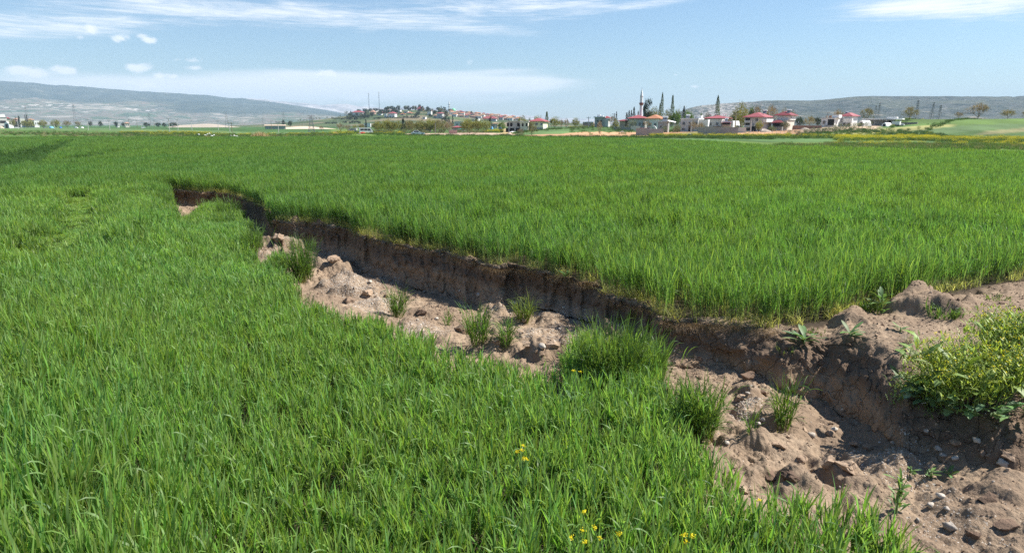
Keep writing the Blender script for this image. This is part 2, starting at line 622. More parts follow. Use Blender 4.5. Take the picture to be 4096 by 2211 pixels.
BUMPS = [(1110, 965, 1.0, .42), (1060, 1000, .7, .2), (700, 838, 1.2, .35), (1335, 1042, .7, .32), (1410, 1120, .9, .34), (1490, 1180, .8, .3), (1330, 1130, .8, .2),
         (1680, 1262, .5, .18), (1840, 1320, .6, .26), (1960, 1240, .5, .28), (2070, 1240, .5, .28), (2200, 1245, .35, .26), (2110, 1365, .55, .28),
         (2090, 1310, .5, .14), (2180, 1395, .36, .36), (1990, 1350, .4, .25), (1700, 1200, .4, .15),
         (2985, 1512, .28, .34), (3040, 1575, .42, .36), (3190, 1600, .45, .22), (2900, 1690, .5, .2), (3150, 1740, .48, .32), (3330, 1800, .36, .3),
         (3250, 1870, .34, .2), (3400, 1850, .36, .3), (3520, 1790, .42, .26), (3900, 2000, .45, .08), (3980, 2080, .5, .2), (3190, 1905, .28, .22),
         (3100, 1850, .45, .16), (2800, 1560, .5, .2), (3300, 1700, .4, .16), (3450, 1900, .3, .22), (4060, 1960, .4, .3),
         (3950, 1165, .8, .42), (3500, 1290, .7, .3), (3820, 1290, .5, -.4), (4015, 1225, .4, -.4), (3640, 1350, .8, .4), (3350, 1370, .6, .25), (4090, 1110, .6, .4), (3560, 1235, .4, .3),
         (2190, 1400, .13, -.55), (3080, 1930, .18, -.3), (2960, 1560, .16, -.35), (3310, 1925, .2, -.25), (1140, 1010, .25, -.2)]


def build_ground():
    rT, rB, rN = r_top(az), r_foot(az), r_low(az)
    rW = np.maximum(r_wheat_up(az), rT + 0.35)
    zB = z_foot(az)
    E = exist
    rows_r, rows_z, rows_s, rows_k = [], [], [], []
    n1, n2, n3, n4, n5 = 70, 210, 76, 34, 330
    for i in range(n1):                                   # sunken field
        t = i / n1
        r = 0.4 * (rN / 0.4) ** t
        rows_r.append(r)
        rows_z.append(z_lower(az, r))
        rows_s.append(np.zeros(NA) + E * sstep(rN - 0.4, rN, r) * 0.8)
        rows_k.append(np.zeros(NA))
    zN = z_lower(az, rN)
    for i in range(n2):                                   # broken floor
        t = i / n2
        r = rN + (rB - rN) * t
        rows_r.append(r)
        rows_z.append(zN * (1 - sstep(0, 1, t)) + np.where(E > 0.02, zB, zN * 0) * sstep(0, 1, t))
        rows_s.append(E * np.ones(NA))
        rows_k.append(np.full(NA, 1.0) * sstep(0, 0.06, t))
    round_ = sstep(13, 20, az)
    tT = np.clip((rT - rB) / (rW - rB), 0.05, 0.9)
    tt_all = []
    for i in range(n3 + n4):                              # the face, its lip, and bare soil up to the standing wheat
        u = i / (n3 + n4)
        r_s = rB + (rW - rB) * u ** 1.15
        ts = (r_s - rB) / (rW - rB)
        gs = (1 - np.exp(-2.1 * ts / tT)) / (1 - np.exp(-2.1 / tT))
        if i < n3:
            t = i / n3
            r_h = rB + (rT - rB) * (0.55 * t + 0.45 * (1 - (1 - t) ** 4))
            z_h = zB * (1 - t ** 1.05)
            f_h, s_h, l_h = 1.0, 1.0, 0.0
        else:
            t = (i - n3) / n4
            r_h = rT + (rW - rT) * t
            z_h = z_upper(r_h * np.sin(np.radians(az)), r_h * np.cos(np.radians(az)))
            f_h, s_h, l_h = 0.0, 1 - sstep(0.55, 1.0, t), 1 - sstep(0.5, 1, t)
        xs, ys = r_s * np.sin(np.radians(az)), r_s * np.cos(np.radians(az))
        z_s = zB * (1 - gs) + z_upper(xs, ys) * gs + 0.17 * np.sin(np.pi * ts) * sstep(0.6, 1.6, rW - rT)
        rows_r.append(r_h * (1 - round_) + r_s * round_)
        rows_z.append(z_h * (1 - round_) + z_s * round_)
        rows_s.append(E * (s_h * (1 - round_) + (1 - sstep(0.9, 1.0, ts)) * round_))
        f_s = 1 - sstep(0.7, 1.35, ts / tT)
        rows_k.append(np.full(NA, 2.0))
        tt_all.append(np.stack([f_h * (1 - round_) + f_s * round_, l_h * (1 - round_) + (1 - f_s) * (1 - sstep(.9, 1, ts)) * round_]))
    tt_all = np.array(tt_all)
    for i in range(n5 + 1):                               # upper field and everything beyond
        s = i / n5
        if s < 0.3:                                        # out to 60 m, then evenly in perspective, then the village hill
            inv = 1 / rW + (1 / 60 - 1 / rW) * (s / 0.3)
        elif s < 0.7:
            inv = np.full(NA, 1 / 60 + (1 / 420 - 1 / 60) * ((s - 0.3) / 0.4) ** 0.8)
        elif s < 0.95:
            inv = np.full(NA, 1 / (420 + 2280 * (s - 0.7) / 0.25))
        else:
            inv = np.full(NA, 1 / (2700 * (14000 / 2700) ** ((s - 0.95) / 0.05)))
        r = 1 / inv
        rows_r.append(r)
        x, y = r * np.sin(np.radians(az)), r * np.cos(np.radians(az))
        rows_z.append(z_upper(x, y))
        rows_s.append(np.zeros(NA))
        rows_k.append(np.zeros(NA))
    R, Z, SO, K = np.array(rows_r), np.array(rows_z), np.array(rows_s), np.array(rows_k)
    A = np.radians(az)[None, :]
    X, Y = R * np.sin(A), R * np.cos(A)
    # ---- slumped lumps, clods and ribs
    m_floor = np.where(K > 0, np.where(K < 1.5, K, 0), 0) * E[None]
    face = np.zeros_like(K)
    lipw = np.zeros_like(K)
    face[n1 + n2:n1 + n2 + n3 + n4] = tt_all[:, 0] * E[None]
    lipw[n1 + n2:n1 + n2 + n3 + n4] = tt_all[:, 1] * E[None]
    lo, hi = n1, n1 + n2 + n3 + n4
    x, y, z = X[lo:hi], Y[lo:hi], Z[lo:hi]
    mf, fc = m_floor[lo:hi], face[lo:hi]
    dz = np.zeros_like(x)
    wob = 0.35 * vnoise(x * 2.2, y * 2.2, 0, 71) + 0.2 * vnoise(x * 6, y * 6, 0, 72)
    for (px, py, rad, h) in BUMPS:
        bx, by = on_plane(px, py, -0.62 if h < 0 else -0.45)
        d = np.hypot(x - bx, y - by) / rad * (1 + wob)
        dz += h * (1 - sstep(0.45, 1.05, d))
    n_a = fbm(x * 0.9, y * 0.9, 0, 3, 90)
    n_b = fbm(x * 5.0, y * 5.0, 0, 4, 95, 0.6)
    wx, wy = x + 0.10 * vnoise(x * 4, y * 4, 0, 96), y + 0.10 * vnoise(x * 4, y * 4, 9, 97)
    a1, a2 = worley(wx * 2.3, wy * 2.3, 0.0 * x, 90)
    b1, b2 = worley(wx * 6.0, wy * 6.0, 0.0 * x + .5, 91)
    c1, c2 = worley(x * 13.0, y * 13.0, 0.0 * x + .5, 92)
    broken = np.clip(0.55 + 1.2 * vnoise(x * 0.7, y * 0.7, 0, 99), 0.08, 1)
    broken = broken * (1 - 0.65 * sstep(20, 27, az)[None] * (1 - sstep(7.5, 9.5, np.hypot(x, y))))
    big = sstep(0.0, 0.25, a2 - a1) * (0.62 - a1)
    mid = sstep(0.0, 0.22, b2 - b1) * (0.62 - b1)
    sml = sstep(0.0, 0.2, c2 - c1) * (0.6 - c1)
    # crisp, crumbly lumps: steepen the bumps with the clod pattern
    dzb = dz.copy()
    near_fade = 0.40 + 0.25 * sstep(9, 16, np.hypot(x, y))
    dz *= near_fade * (0.75 + 0.5 * broken)
    dz += 0.10 * n_a + 0.03 * n_b + broken * (0.17 * big + 0.085 * mid) + (0.25 + 0.75 * broken) * 0.035 * sml
    Z[lo:hi] += dz * mf * np.where(K[lo:hi] < 1.5, 1, 0) + lipw[lo:hi] * 0.8 * (0.8 * dzb + 0.08 * n_a + 0.03 * n_b + 0.13 * big * broken + 0.07 * mid * broken + 0.03 * sml)
    # ribs and hollows of the face, pushed along the line of sight of each column's own radius
    crackline = (x - y) * 0.75
    rib = vnoise(crackline * 0.9 + 0.6 * vnoise(x * .6, y * .6, 0, 113), z * .5, 0, 101) + 0.6 * vnoise(x * 2.1, y * 2.1, z * 1.6, 102)
    tz = np.clip((z - zB[None]) / np.maximum(-zB[None], 0.05), 0, 1)
    soft = sstep(15, 24, az)[None]
    d1, d2 = worley(x * 4.5, y * 4.5, z * 4.5, 111)
    e1, e2 = worley(x * 11, y * 11, z * 11, 112)
    chunk = sstep(0.0, 0.2, d2 - d1) * (0.6 - d1) + 0.45 * sstep(0, .2, e2 - e1) * (0.6 - e1)
    rib = np.clip(1.7 * rib, -1.2, 1.2)
    dr = -((0.16 - 0.11 * soft) * rib * np.sin(np.pi * np.clip(tz * 0.85 + 0.15, 0, 1)) + 0.075 * fbm(x * 4, y * 4, z * 4, 4, 104)
           + 0.05 * np.clip(vnoise(x * 5, y * 5, z * 4, 106) * 2.5, -1, 1))
    # foot of loose gravel
    dr -= 0.15 * chunk * (0.35 + 0.65 * sstep(0.3, 0.7, tz))
    dr -= 0.22 * (1 - sstep(0, 0.35, tz)) * (1 - sstep(12, 22, az))[None]
    dr = dr * fc * (1 - 0.25 * soft)
    X[lo:hi] += dr * np.sin(A)
    Y[lo:hi] += dr * np.cos(A)
    Z[lo:hi] += fc * (0.035 * fbm(x * 4, y * 4, z * 4, 4, 108) + soft * (0.08 * fbm(x * 1.6, y * 1.6, 0, 3, 109) + 0.10 * chunk)) * np.minimum(tz * 6, 1)
    # ---- land colour
    PX, PY = project(X, np.maximum(Y, 0.5), Z)
    land_c = land_colour(X, Y, Z, PX, PY)
    gravel = np.zeros_like(R)
    gb = np.zeros_like(x)
    gb += (1 - sstep(0.0, 0.42, tz)) * fc * 0.8
    rowt = (R[lo:hi] - rN[None]) / np.maximum(rB - rN, 0.05)[None]
    gb += sstep(0.6, 0.98, rowt) * (mf > 0) * (K[lo:hi] < 1.5) * (rowt < 1.001) * 0.85 * (1 - 0.4 * sstep(14, 20, az)[None])
    gb *= np.clip(0.55 + 1.1 * fbm(x * 0.8, y * 0.8, 0, 3, 120), 0, 1.2)
    for (px, py, rad, g) in [(1420, 1130, .9, 1), (1500, 1200, .7, 1), (1150, 960, .5, 1), (1100, 1010, .8, .6), (1700, 1290, .6, .8), (2200, 1320, .8, .7), (2240, 1350, .5, .8),
                             (3000, 1560, .28, 1.1), (2960, 1590, .2, 1), (3540, 1760, .5, .7), (3560, 1830, .4, .7), (2060, 1220, .5, .7), (1960, 1210, .4, .8), (3800, 2060, .5, .5)]:
        bx, by = on_plane(px, py, -0.45)
        d = np.hypot(x - bx, y - by) / rad * (1 + wob)
        gb = np.maximum(gb, g * (1 - sstep(0.5, 1.1, d)))
    gravel[lo:hi] = np.clip(gb, 0, 1.2)
    depth = -Z
    V = np.stack([X, Y, Z], -1).reshape(-1, 3)
    nr = R.shape[0]
    i0 = np.arange(nr - 1)[:, None] * NA
    j = np.arange(NA)
    j1 = (j + 1) % NA
    fcs = np.stack([i0 + j, i0 + j1, i0 + NA + j1, i0 + NA + j], -1).reshape(-1, 4)[:, ::-1]
    me = np_mesh('ground', V, fcs, [ground_material()], None, land_c.reshape(-1, 3), True,
                 {'soil': SO.ravel(), 'gravel': gravel.ravel(), 'face': (face * 1.0).ravel(), 'depth': depth.ravel()})
    o = put('ground', me)
    tag(o, kind='structure')
    return dict(X=X, Y=Y, Z=Z, K=K, E=E, S=SO, G=gravel, n=(n1, n2, n3, n4), tz=tz)


def poly_mask(px, py, pts, soft=2.0):
    """1 inside polygon given in photo pixels, as a hard mask"""
    pts = np.array(pts, float)
    c = np.zeros(px.shape, bool)
    j = len(pts) - 1
    for i in range(len(pts)):
        xi, yi, xj, yj = *pts[i], *pts[j]
        if yi != yj:
            c ^= ((yi > py) != (yj > py)) & (px < (xj - xi) * (py - yi) / (yj - yi) + xi)
        j = i
    return c


LAND = [  # field parcels, mapped from the photo onto the real ground: corner list, colour
    ([(-900, 494), (0, 498), (700, 503), (1350, 503), (1350, 540), (700, 528), (0, 516), (-900, 506)], (.060, .120, .036)),
    ([(-900, 500), (0, 506), (700, 519), (1000, 528), (1320, 532), (1320, 541), (1000, 537.5), (700, 528.5), (0, 517), (-900, 508)], (.105, .165, .062)),
    ([(-900, 508), (0, 517), (700, 528.5), (1000, 537.5), (1320, 541), (1320, 552), (-900, 552)], (.085, .150, .035)),
    ([(1320, 515), (1600, 520), (1600, 552), (1320, 552)], (.12, .185, .045)),
    ([(1560, 535), (1760, 533), (1900, 530), (2010, 533), (2100, 536), (2100, 543), (1900, 543), (1750, 540), (1560, 537)], (.46, .33, .24)),
    ([(2000, 516), (2045, 513), (2060, 536), (2010, 540)], (.36, .27, .13)),
    ([(2040, 515), (2240, 512), (2330, 524), (2240, 536), (2070, 540)], (.10, .165, .058)),
    ([(2080, 540), (2240, 536), (2340, 528), (2500, 529), (2700, 527), (2900, 531), (3000, 522), (3240, 514), (3240, 533), (3000, 541), (2700, 546), (2080, 546)], (.44, .255, .145)),
    ([(2690, 535), (2860, 524), (2990, 522), (2990, 528), (2860, 540), (2690, 541)], (.25, .24, .10)),
    ([(3200, 505), (3520, 495), (3520, 520), (3200, 533)], (.36, .27, .185)),
    ([(3300, 538), (3480, 521), (3560, 512), (3690, 502), (3815, 500), (3850, 501), (3720, 517), (3550, 533), (3420, 540)], (.27, .26, .10)),
    ([(3550, 534), (3720, 518.5), (3870, 501), (3960, 497), (4600, 490), (4600, 500), (3950, 520), (3720, 541), (3550, 546)], (.095, .145, .058)),
    ([(3950, 524), (4096, 512), (4500, 500), (4500, 516), (4096, 528), (3900, 542)], (.20, .19, .09)),
    ([(2600, 553), (3100, 556), (4300, 556), (4300, 572), (3100, 569), (2600, 560)], (.085, .150, .048)),
    ([(2700, 560), (3100, 569), (4300, 573), (4300, 620), (3600, 600), (3100, 586)], (.13, .20, .045)),
    ([(1590, 546), (2500, 546), (2500, 556), (1590, 556)], (.07, .14, .035)),
]


def land_colour(X, Y, Z, PX, PY):
    c = np.zeros(X.shape + (3,))
    c[...] = (.07, .12, .035)
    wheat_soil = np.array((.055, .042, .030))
    far = (Y > 60) & (np.abs(np.degrees(np.arctan2(X, Y))) < 50)
    wob = 1.2 * vnoise(PX / 40, PY / 5, 0, 7) * sstep(500, 540, PY)
    for pts, col in LAND:
        m = poly_mask(PX, PY + wob, pts) & far
        c[m] = col
    # grassy land right beyond
    m = far & (PX > 3300) & (PY < 502)
    c[m & (c[..., 0] == .07)] = (.10, .16, .04)
    v = 1 + 0.25 * fbm(X / 6, Y / 14, 0, 3, 61) * (Y < 900)
    v2 = 1 + 0.22 * vnoise(X / 25, Y / 25, 0, 63)
    c *= (v * v2)[..., None]
    # hill of the village: scrub, olive and bare patches
    hill = (Y > 850) & (Y < 2700) & (Z > 0.5)
    hv = fbm(X / 55, Y / 55, 0, 4, 64)
    hk = sstep(0.25, 0.6, hv)[..., None]
    hg = sstep(-0.6, 0.0, vnoise(X / 40, Y / 60, 3, 66))[..., None]
    hc = hk * np.array((.20, .165, .105)) + (1 - hk) * (hg * np.array((.065, .092, .042)) + (1 - hg) * np.array((.10, .135, .06)))
    c[hill] = hc[hill]
    b = c.copy()
    for k in (1, 2, 3):
        b += np.roll(c, k, 1) + np.roll(c, -k, 1)
    c = b / 7
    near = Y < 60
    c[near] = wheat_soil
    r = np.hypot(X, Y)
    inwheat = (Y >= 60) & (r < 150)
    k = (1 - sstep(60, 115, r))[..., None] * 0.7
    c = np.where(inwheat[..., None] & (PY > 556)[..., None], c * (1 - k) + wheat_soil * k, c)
    return np.clip(c, 0.01, 1)


def ground_material():
    m = bpy.data.materials.new('ground_soil')
    m.use_nodes = True
    t = m.node_tree
    k = NT(t)
    b = t.nodes['Principled BSDF']
    g = k.n('ShaderNodeNewGeometry')
    P = g.outputs['Position']
    at = {n: k.n('ShaderNodeAttribute', attribute_name=n) for n in ('soil', 'gravel', 'face', 'depth', 'col')}
    soil, grav, face, depth = [at[n].outputs['Fac'] for n in ('soil', 'gravel', 'face', 'depth')]
    n1 = k.noise(P, 0.9, 5, 0.6)
    n2 = k.noise(P, 7.0, 6, 0.65)
    n3 = k.noise(P, 60.0, 4, 0.6)
    light = k.mix(k.smooth(n2, 0.35, 0.68), (.345, .258, .178), (.240, .176, .122))
    dark = k.mix(k.smooth(n2, 0.35, 0.7), (.145, .102, .072), (.215, .152, .107))
    # dark top soil in the upper part of the face, paler silt below it
    top = k.m('ADD', depth, k.m('MULTIPLY', k.m('SUBTRACT', n1, 0.5), 0.35))
    facecol = k.mix(k.smooth(top, 0.34, 0.58), dark, k.mix(k.smooth(n2, 0.3, 0.7), (.37, .26, .17), (.27, .19, .125)))
    floorcol = k.mix(k.smooth(n1, 0.40, 0.62), light, k.mix(0.55, light, dark))
    c = k.mix(face, floorcol, facecol)
    c = k.mix(k.m('MULTIPLY', k.smooth(n3, 0.55, 0.75), 0.35), c, (.12, .085, .06))
    # pebbles bedded in the soil
    for sc, dens, pc in ((26.0, 0.40, (.62, .55, .46)), (55.0, 0.5, (.55, .50, .44))):
        vo = k.n('ShaderNodeTexVoronoi', feature='F1', ins={'Scale': sc, 'Randomness': 1.0})
        k.link(P, vo.inputs['Vector'])
        sepc = k.n('ShaderNodeSeparateColor', ins={0: vo.outputs['Color']})
        keep = k.m('LESS_THAN', sepc.outputs[0], k.m('MULTIPLY', grav, dens))
        size = k.m('MULTIPLY_ADD', sepc.outputs[1], 0.25, 0.2)
        inside = k.m('LESS_THAN', vo.outputs['Distance'], size)
        tone = k.mix(sepc.outputs[2], pc, tuple(q * 0.45 for q in pc))
        c = k.mix(k.m('MULTIPLY', inside, keep), c, tone)
    # cracks of the drying face
    vc = k.n('ShaderNodeTexVoronoi', feature='DISTANCE_TO_EDGE', ins={'Scale': 3.2, 'Randomness': 1.0})
    mp = k.n('ShaderNodeMapping', ins={'Scale': (1.0, 1.0, 0.55)})
    wv = k.n('ShaderNodeVectorMath', operation='ADD', ins={0: P, 1: k.n('ShaderNodeVectorMath', operation='SCALE', ins={0: k.n('ShaderNodeTexNoise', ins={'Vector': P, 'Scale': 4.0, 'Detail': 4.0}).outputs['Color'], 'Scale': 0.35}).outputs[0]})
    k.link(wv.outputs[0], mp.inputs[0])
    k.link(mp.outputs[0], vc.inputs['Vector'])
    crack = k.m('MULTIPLY', k.m('SUBTRACT', 1.0, k.smooth(vc.outputs['Distance'], 0.0, 0.035)), face)
    c = k.mix(soil, at['col'].outputs['Color'], c)
    # fine crop and weed texture on the far land
    fld = k.noise(P, 1.3, 4, 0.7)
    vv = k.m('MULTIPLY_ADD', k.m('SUBTRACT', fld, 0.5), 0.9, 1.0)
    cf = k.mix(1.0, c, k.n('ShaderNodeCombineXYZ', ins={0: vv, 1: vv, 2: vv}).outputs[0], 'MULTIPLY')
    c = k.mix(soil, cf, c)
    k.link(c, b.inputs['Base Color'])
    b.inputs['Roughness'].default_value = 0.95
    b.inputs['Specular IOR Level'].default_value = 0.1
    h = k.m('ADD', k.m('MULTIPLY', n2, 0.045), k.m('ADD', k.m('MULTIPLY', n3, 0.012), k.m('MULTIPLY', k.noise(P, 22.0, 5, 0.65), 0.022)))
    h = k.m('SUBTRACT', h, k.m('MULTIPLY', crack, 0.035))
    bp = k.n('ShaderNodeBump', ins={'Strength': 0.9, 'Distance': 1.0, 'Height': k.m('MULTIPLY', h, soil)})
    k.link(bp.outputs[0], b.inputs['Normal'])
    return m


G = build_ground()


def hit(px, py):
    """first point of the broken ground on the line of sight through a photo pixel"""
    x, y, z = ray(px, py)
    a = math.degrees(math.atan2(x, y))
    j = int(np.argmin(np.abs(az - a)))
    X, Y, Z = G['X'][:, j], G['Y'][:, j], G['Z'][:, j]
    _, q = project(X, np.maximum(Y, 0.3), Z)
    q = np.where(Y > 0.5, q, 1e9)
    i = int(np.argmax(q <= py))
    return Vector((float(X[i]), float(Y[i]), float(Z[i])))


# ------------------------------------------------------------------ wheat
rng = np.random.default_rng(11)


def wheat_plant(n_leaf, height, seg, stalks, leafy, rng, spread, wscale=1.0, straw=True):
    """a few plants of wheat: upright stalks with arching leaves"""
    parts = []
    base = np.stack([rng.uniform(-spread, spread, stalks), rng.uniform(-spread, spread, stalks), np.full(stalks, -0.03)], -1)
    hs = height * rng.uniform(0.78, 1.05, stalks)
    green = np.array((.170, .258, .064))
    def leafcol(n):
        g = green[None] * rng.uniform(0.65, 1.35, (n, 1)) * np.stack([rng.uniform(.85, 1.25, n), np.ones(n), rng.uniform(.7, 1.5, n)], -1)
        return g
    strawc = np.tile(np.array((.44, .36, .17)), (stalks, 1)) * rng.uniform(.7, 1.2, (stalks, 1))
    gcol = leafcol(stalks) * np.array((1.25, 1.05, 1.7))
    saz = rng.uniform(0, 6.28, stalks)
    lean = rng.uniform(0.0, 0.16, stalks)
    parts.append(blades(base, saz, hs * 0.85, 0.0075 * wscale, lean, lean + 0.1, max(2, seg - 1), strawc if straw else gcol, gcol, 0.5, wide0=1.0, taper=0.15))
    for k in range(n_leaf):
        f = rng.uniform(0.12, 0.68, stalks) if leafy else rng.uniform(0.3, 0.8, stalks)
        b = base + np.stack([np.cos(saz) * np.sin(lean) * hs * f, np.sin(saz) * np.sin(lean) * hs * f, hs * f], -1)
        ln = rng.uniform(0.20, 0.34, stalks) * height / 0.7
        th0 = rng.uniform(0.08, 0.42, stalks)
        droop = rng.random(stalks) < 0.22
        th1 = np.where(droop, rng.uniform(1.4, 2.4, stalks), rng.uniform(0.2, 0.85, stalks))
        w = rng.uniform(0.013, 0.021, stalks) * wscale * (1.15 if leafy else 0.8)
        c = leafcol(stalks)
        parts.append(blades(b, rng.uniform(0, 6.28, stalks), ln, w, th0, th1, seg, c, c, 0.3, rng.uniform(-1.2, 1.2, stalks)))
    if straw:                                            # dead lower leaves
        b = base + np.stack([np.zeros(stalks), np.zeros(stalks), rng.uniform(0.0, 0.14, stalks)], -1)
        parts.append(blades(b, rng.uniform(0, 6.28, stalks), rng.uniform(.08, .2, stalks), 0.008 * wscale, rng.uniform(.5, 1.2, stalks),
                            rng.uniform(1.4, 2.6, stalks), max(2, seg - 1), strawc, strawc, 0.3))
    return merge(parts)


M_WHEAT_UP = leaf_material('wheat_leaf_tall', (.76, .93, .80), 0.5, 0.5, 0.22, 0.6, .35, (1.4, 1.4, .75))
M_WHEAT_LOW = leaf_material('wheat_leaf_lush', (1.06, 1.16, 1.0), 0.5, 0.46, 0.28, 0.6, .35, (1.4, 1.4, .75))



def wheat_protos(nm, count, mat, **kw):
    out = []
    for _ in range(count):
        v, f, c = wheat_plant(rng=rng, **kw)
        out.append(proto('wheat_source', np_mesh(nm, v, f, [mat], None, c, False)))
    return out


UP0 = wheat_protos('wheat_tall_plant', 8, M_WHEAT_UP, n_leaf=4, height=0.80, seg=4, stalks=4, leafy=False, spread=0.055)
def straw_fringe(rng):
    n = 26
    b = np.stack([rng.uniform(-.09, .09, n), rng.uniform(-.09, .09, n), rng.uniform(-.02, .08, n)], -1)
    c = np.array((.60, .47, .21))[None] * rng.uniform(.6, 1.25, (n, 1)) * np.stack([np.ones(n), rng.uniform(.85, 1.15, n), rng.uniform(.6, 1.3, n)], -1)
    return blades(b, rng.uniform(0, 6.28, n), rng.uniform(.12, .38, n), rng.uniform(.004, .011, n), rng.uniform(.05, .9, n), rng.uniform(.5, 2.5, n), 3, c, c, .3)


ST0 = []
for _ in range(4):
    _v, _f, _c = straw_fringe(rng)
    ST0.append(proto('straw_source', np_mesh('straw_fringe', _v, _f, [M_WHEAT_UP], None, _c)))
UP1 = wheat_protos('wheat_tall_patch', 5, M_WHEAT_UP, n_leaf=3, height=0.80, seg=3, stalks=70, leafy=False, spread=0.28, wscale=1.35)
UP2 = wheat_protos('wheat_far_patch', 4, M_WHEAT_UP, n_leaf=2, height=0.80, seg=2, stalks=260, leafy=False, spread=0.85, wscale=2.6, straw=False)
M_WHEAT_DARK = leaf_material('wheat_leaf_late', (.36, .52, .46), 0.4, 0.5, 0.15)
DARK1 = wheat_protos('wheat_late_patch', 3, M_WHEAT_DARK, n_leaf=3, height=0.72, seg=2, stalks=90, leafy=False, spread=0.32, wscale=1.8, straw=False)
LO0 = wheat_protos('wheat_lush_plant', 8, M_WHEAT_LOW, n_leaf=4, height=0.60, seg=5, stalks=4, leafy=True, spread=0.055, straw=False)
LO1 = wheat_protos('wheat_lush_patch', 5, M_WHEAT_LOW, n_leaf=3, height=0.60, seg=3, stalks=80, leafy=True, spread=0.28, wscale=1.3, straw=False)

# wheel tracks and laid corn: lines through the field where the crop is low
TRACKS = [([(-120, 690), (0, 657), (60, 624), (110, 607), (160, 598)], 1.6), ([(80, 660), (150, 622), (210, 597), (270, 569), (322, 565)], 1.4),
          ([(150, 652), (215, 648), (285, 646), (350, 637), (425, 622), (500, 612), (570, 603)], 1.2),
          ([(185, 985), (240, 940), (298, 892), (316, 805), (318, 765)], 0.5),
          ([(490, 560), (520, 552), (540, 550)], 0.6)]
TR = []
for pts, w in TRACKS:
    p = np.array(pts, float)
    tx, ty = on_plane(p[:, 0], p[:, 1], 0.45)
    TR.append((np.stack([tx, ty], -1), w))


def seg_dist(x, y, line):
    d = np.full(x.shape, 1e9)
    for a, b in zip(line[:-1], line[1:]):
        ab = b - a
        t = np.clip(((x - a[0]) * ab[0] + (y - a[1]) * ab[1]) / (ab @ ab), 0, 1)
        d = np.minimum(d, np.hypot(x - a[0] - t * ab[0], y - a[1] - t * ab[1]))
    return d


FIELD_END = np.array([(-1200, 548), (0, 549), (1000, 550), (1400, 545), (2000, 548), (2600, 556), (3100, 584), (3600, 597), (4096, 607), (4700, 622)], float)
_fx, _fy = on_plane(FIELD_END[:, 0], FIELD_END[:, 1], 0.7)
FE_A, FE_R = np.degrees(np.arctan2(_fx, _fy)), np.hypot(_fx, _fy)


def polar_points(r0, r1, dens, amax=43.0, amin=-43.0):
    area = math.radians(amax - amin) * (r1 * r1 - r0 * r0) / 2
    n = int(area * dens)
    r = np.sqrt(rng.uniform(r0 * r0, r1 * r1, n))
    a = rng.uniform(amin, amax, n)
    return a, r


def crop(name, label, levels, low=False):
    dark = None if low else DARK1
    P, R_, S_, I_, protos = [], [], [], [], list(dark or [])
    for (a, r, zf, prs, sxy, keep) in levels:
        a, r = a[keep], r[keep]
        x, y = r * np.sin(np.radians(a)), r * np.cos(np.radians(a))
        z = zf(a, r, x, y)
        n = len(a)
        hs = 1 + 0.10 * fbm(x / 2.3, y / 1.7, 0, 3, 201) + 0.10 * vnoise(x / 9, y / 5, 0, 205) 
        pick = rng.integers(0, len(prs), n)
        for ti, (line, w) in enumerate(TR):
            d = seg_dist(x, y, line)
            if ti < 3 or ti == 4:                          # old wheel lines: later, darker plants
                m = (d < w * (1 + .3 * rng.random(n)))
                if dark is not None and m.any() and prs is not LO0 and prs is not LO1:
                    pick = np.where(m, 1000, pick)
                hs = hs * (1 - 0.22 * (1 - sstep(w * .6, w * 1.3, d)))
                continue
            hs = hs * (1 - 0.78 * (1 - sstep(w * 0.6, w * 1.9, d)))
        if low:
            hs *= 1.2 - 0.2 * sstep(-33, -22, a)
        hs *= rng.uniform(0.9, 1.1, n)
        P.append(np.stack([x, y, z], -1))
        tilt = 0.10
        R_.append(np.stack([rng.normal(0.0, tilt, n), rng.normal(0.04, tilt, n), rng.uniform(0, 6.28, n)], -1))
        S_.append(np.stack([np.full(n, sxy), np.full(n, sxy), hs], -1))
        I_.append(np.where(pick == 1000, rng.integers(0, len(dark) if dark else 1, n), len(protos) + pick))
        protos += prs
    o = scatter(name, np.concatenate(P), np.concatenate(R_), np.concatenate(S_), np.concatenate(I_), protos)
    tag(o, label, 'wheat', kind='stuff')
    print(name, sum(len(p) for p in P))
    return o


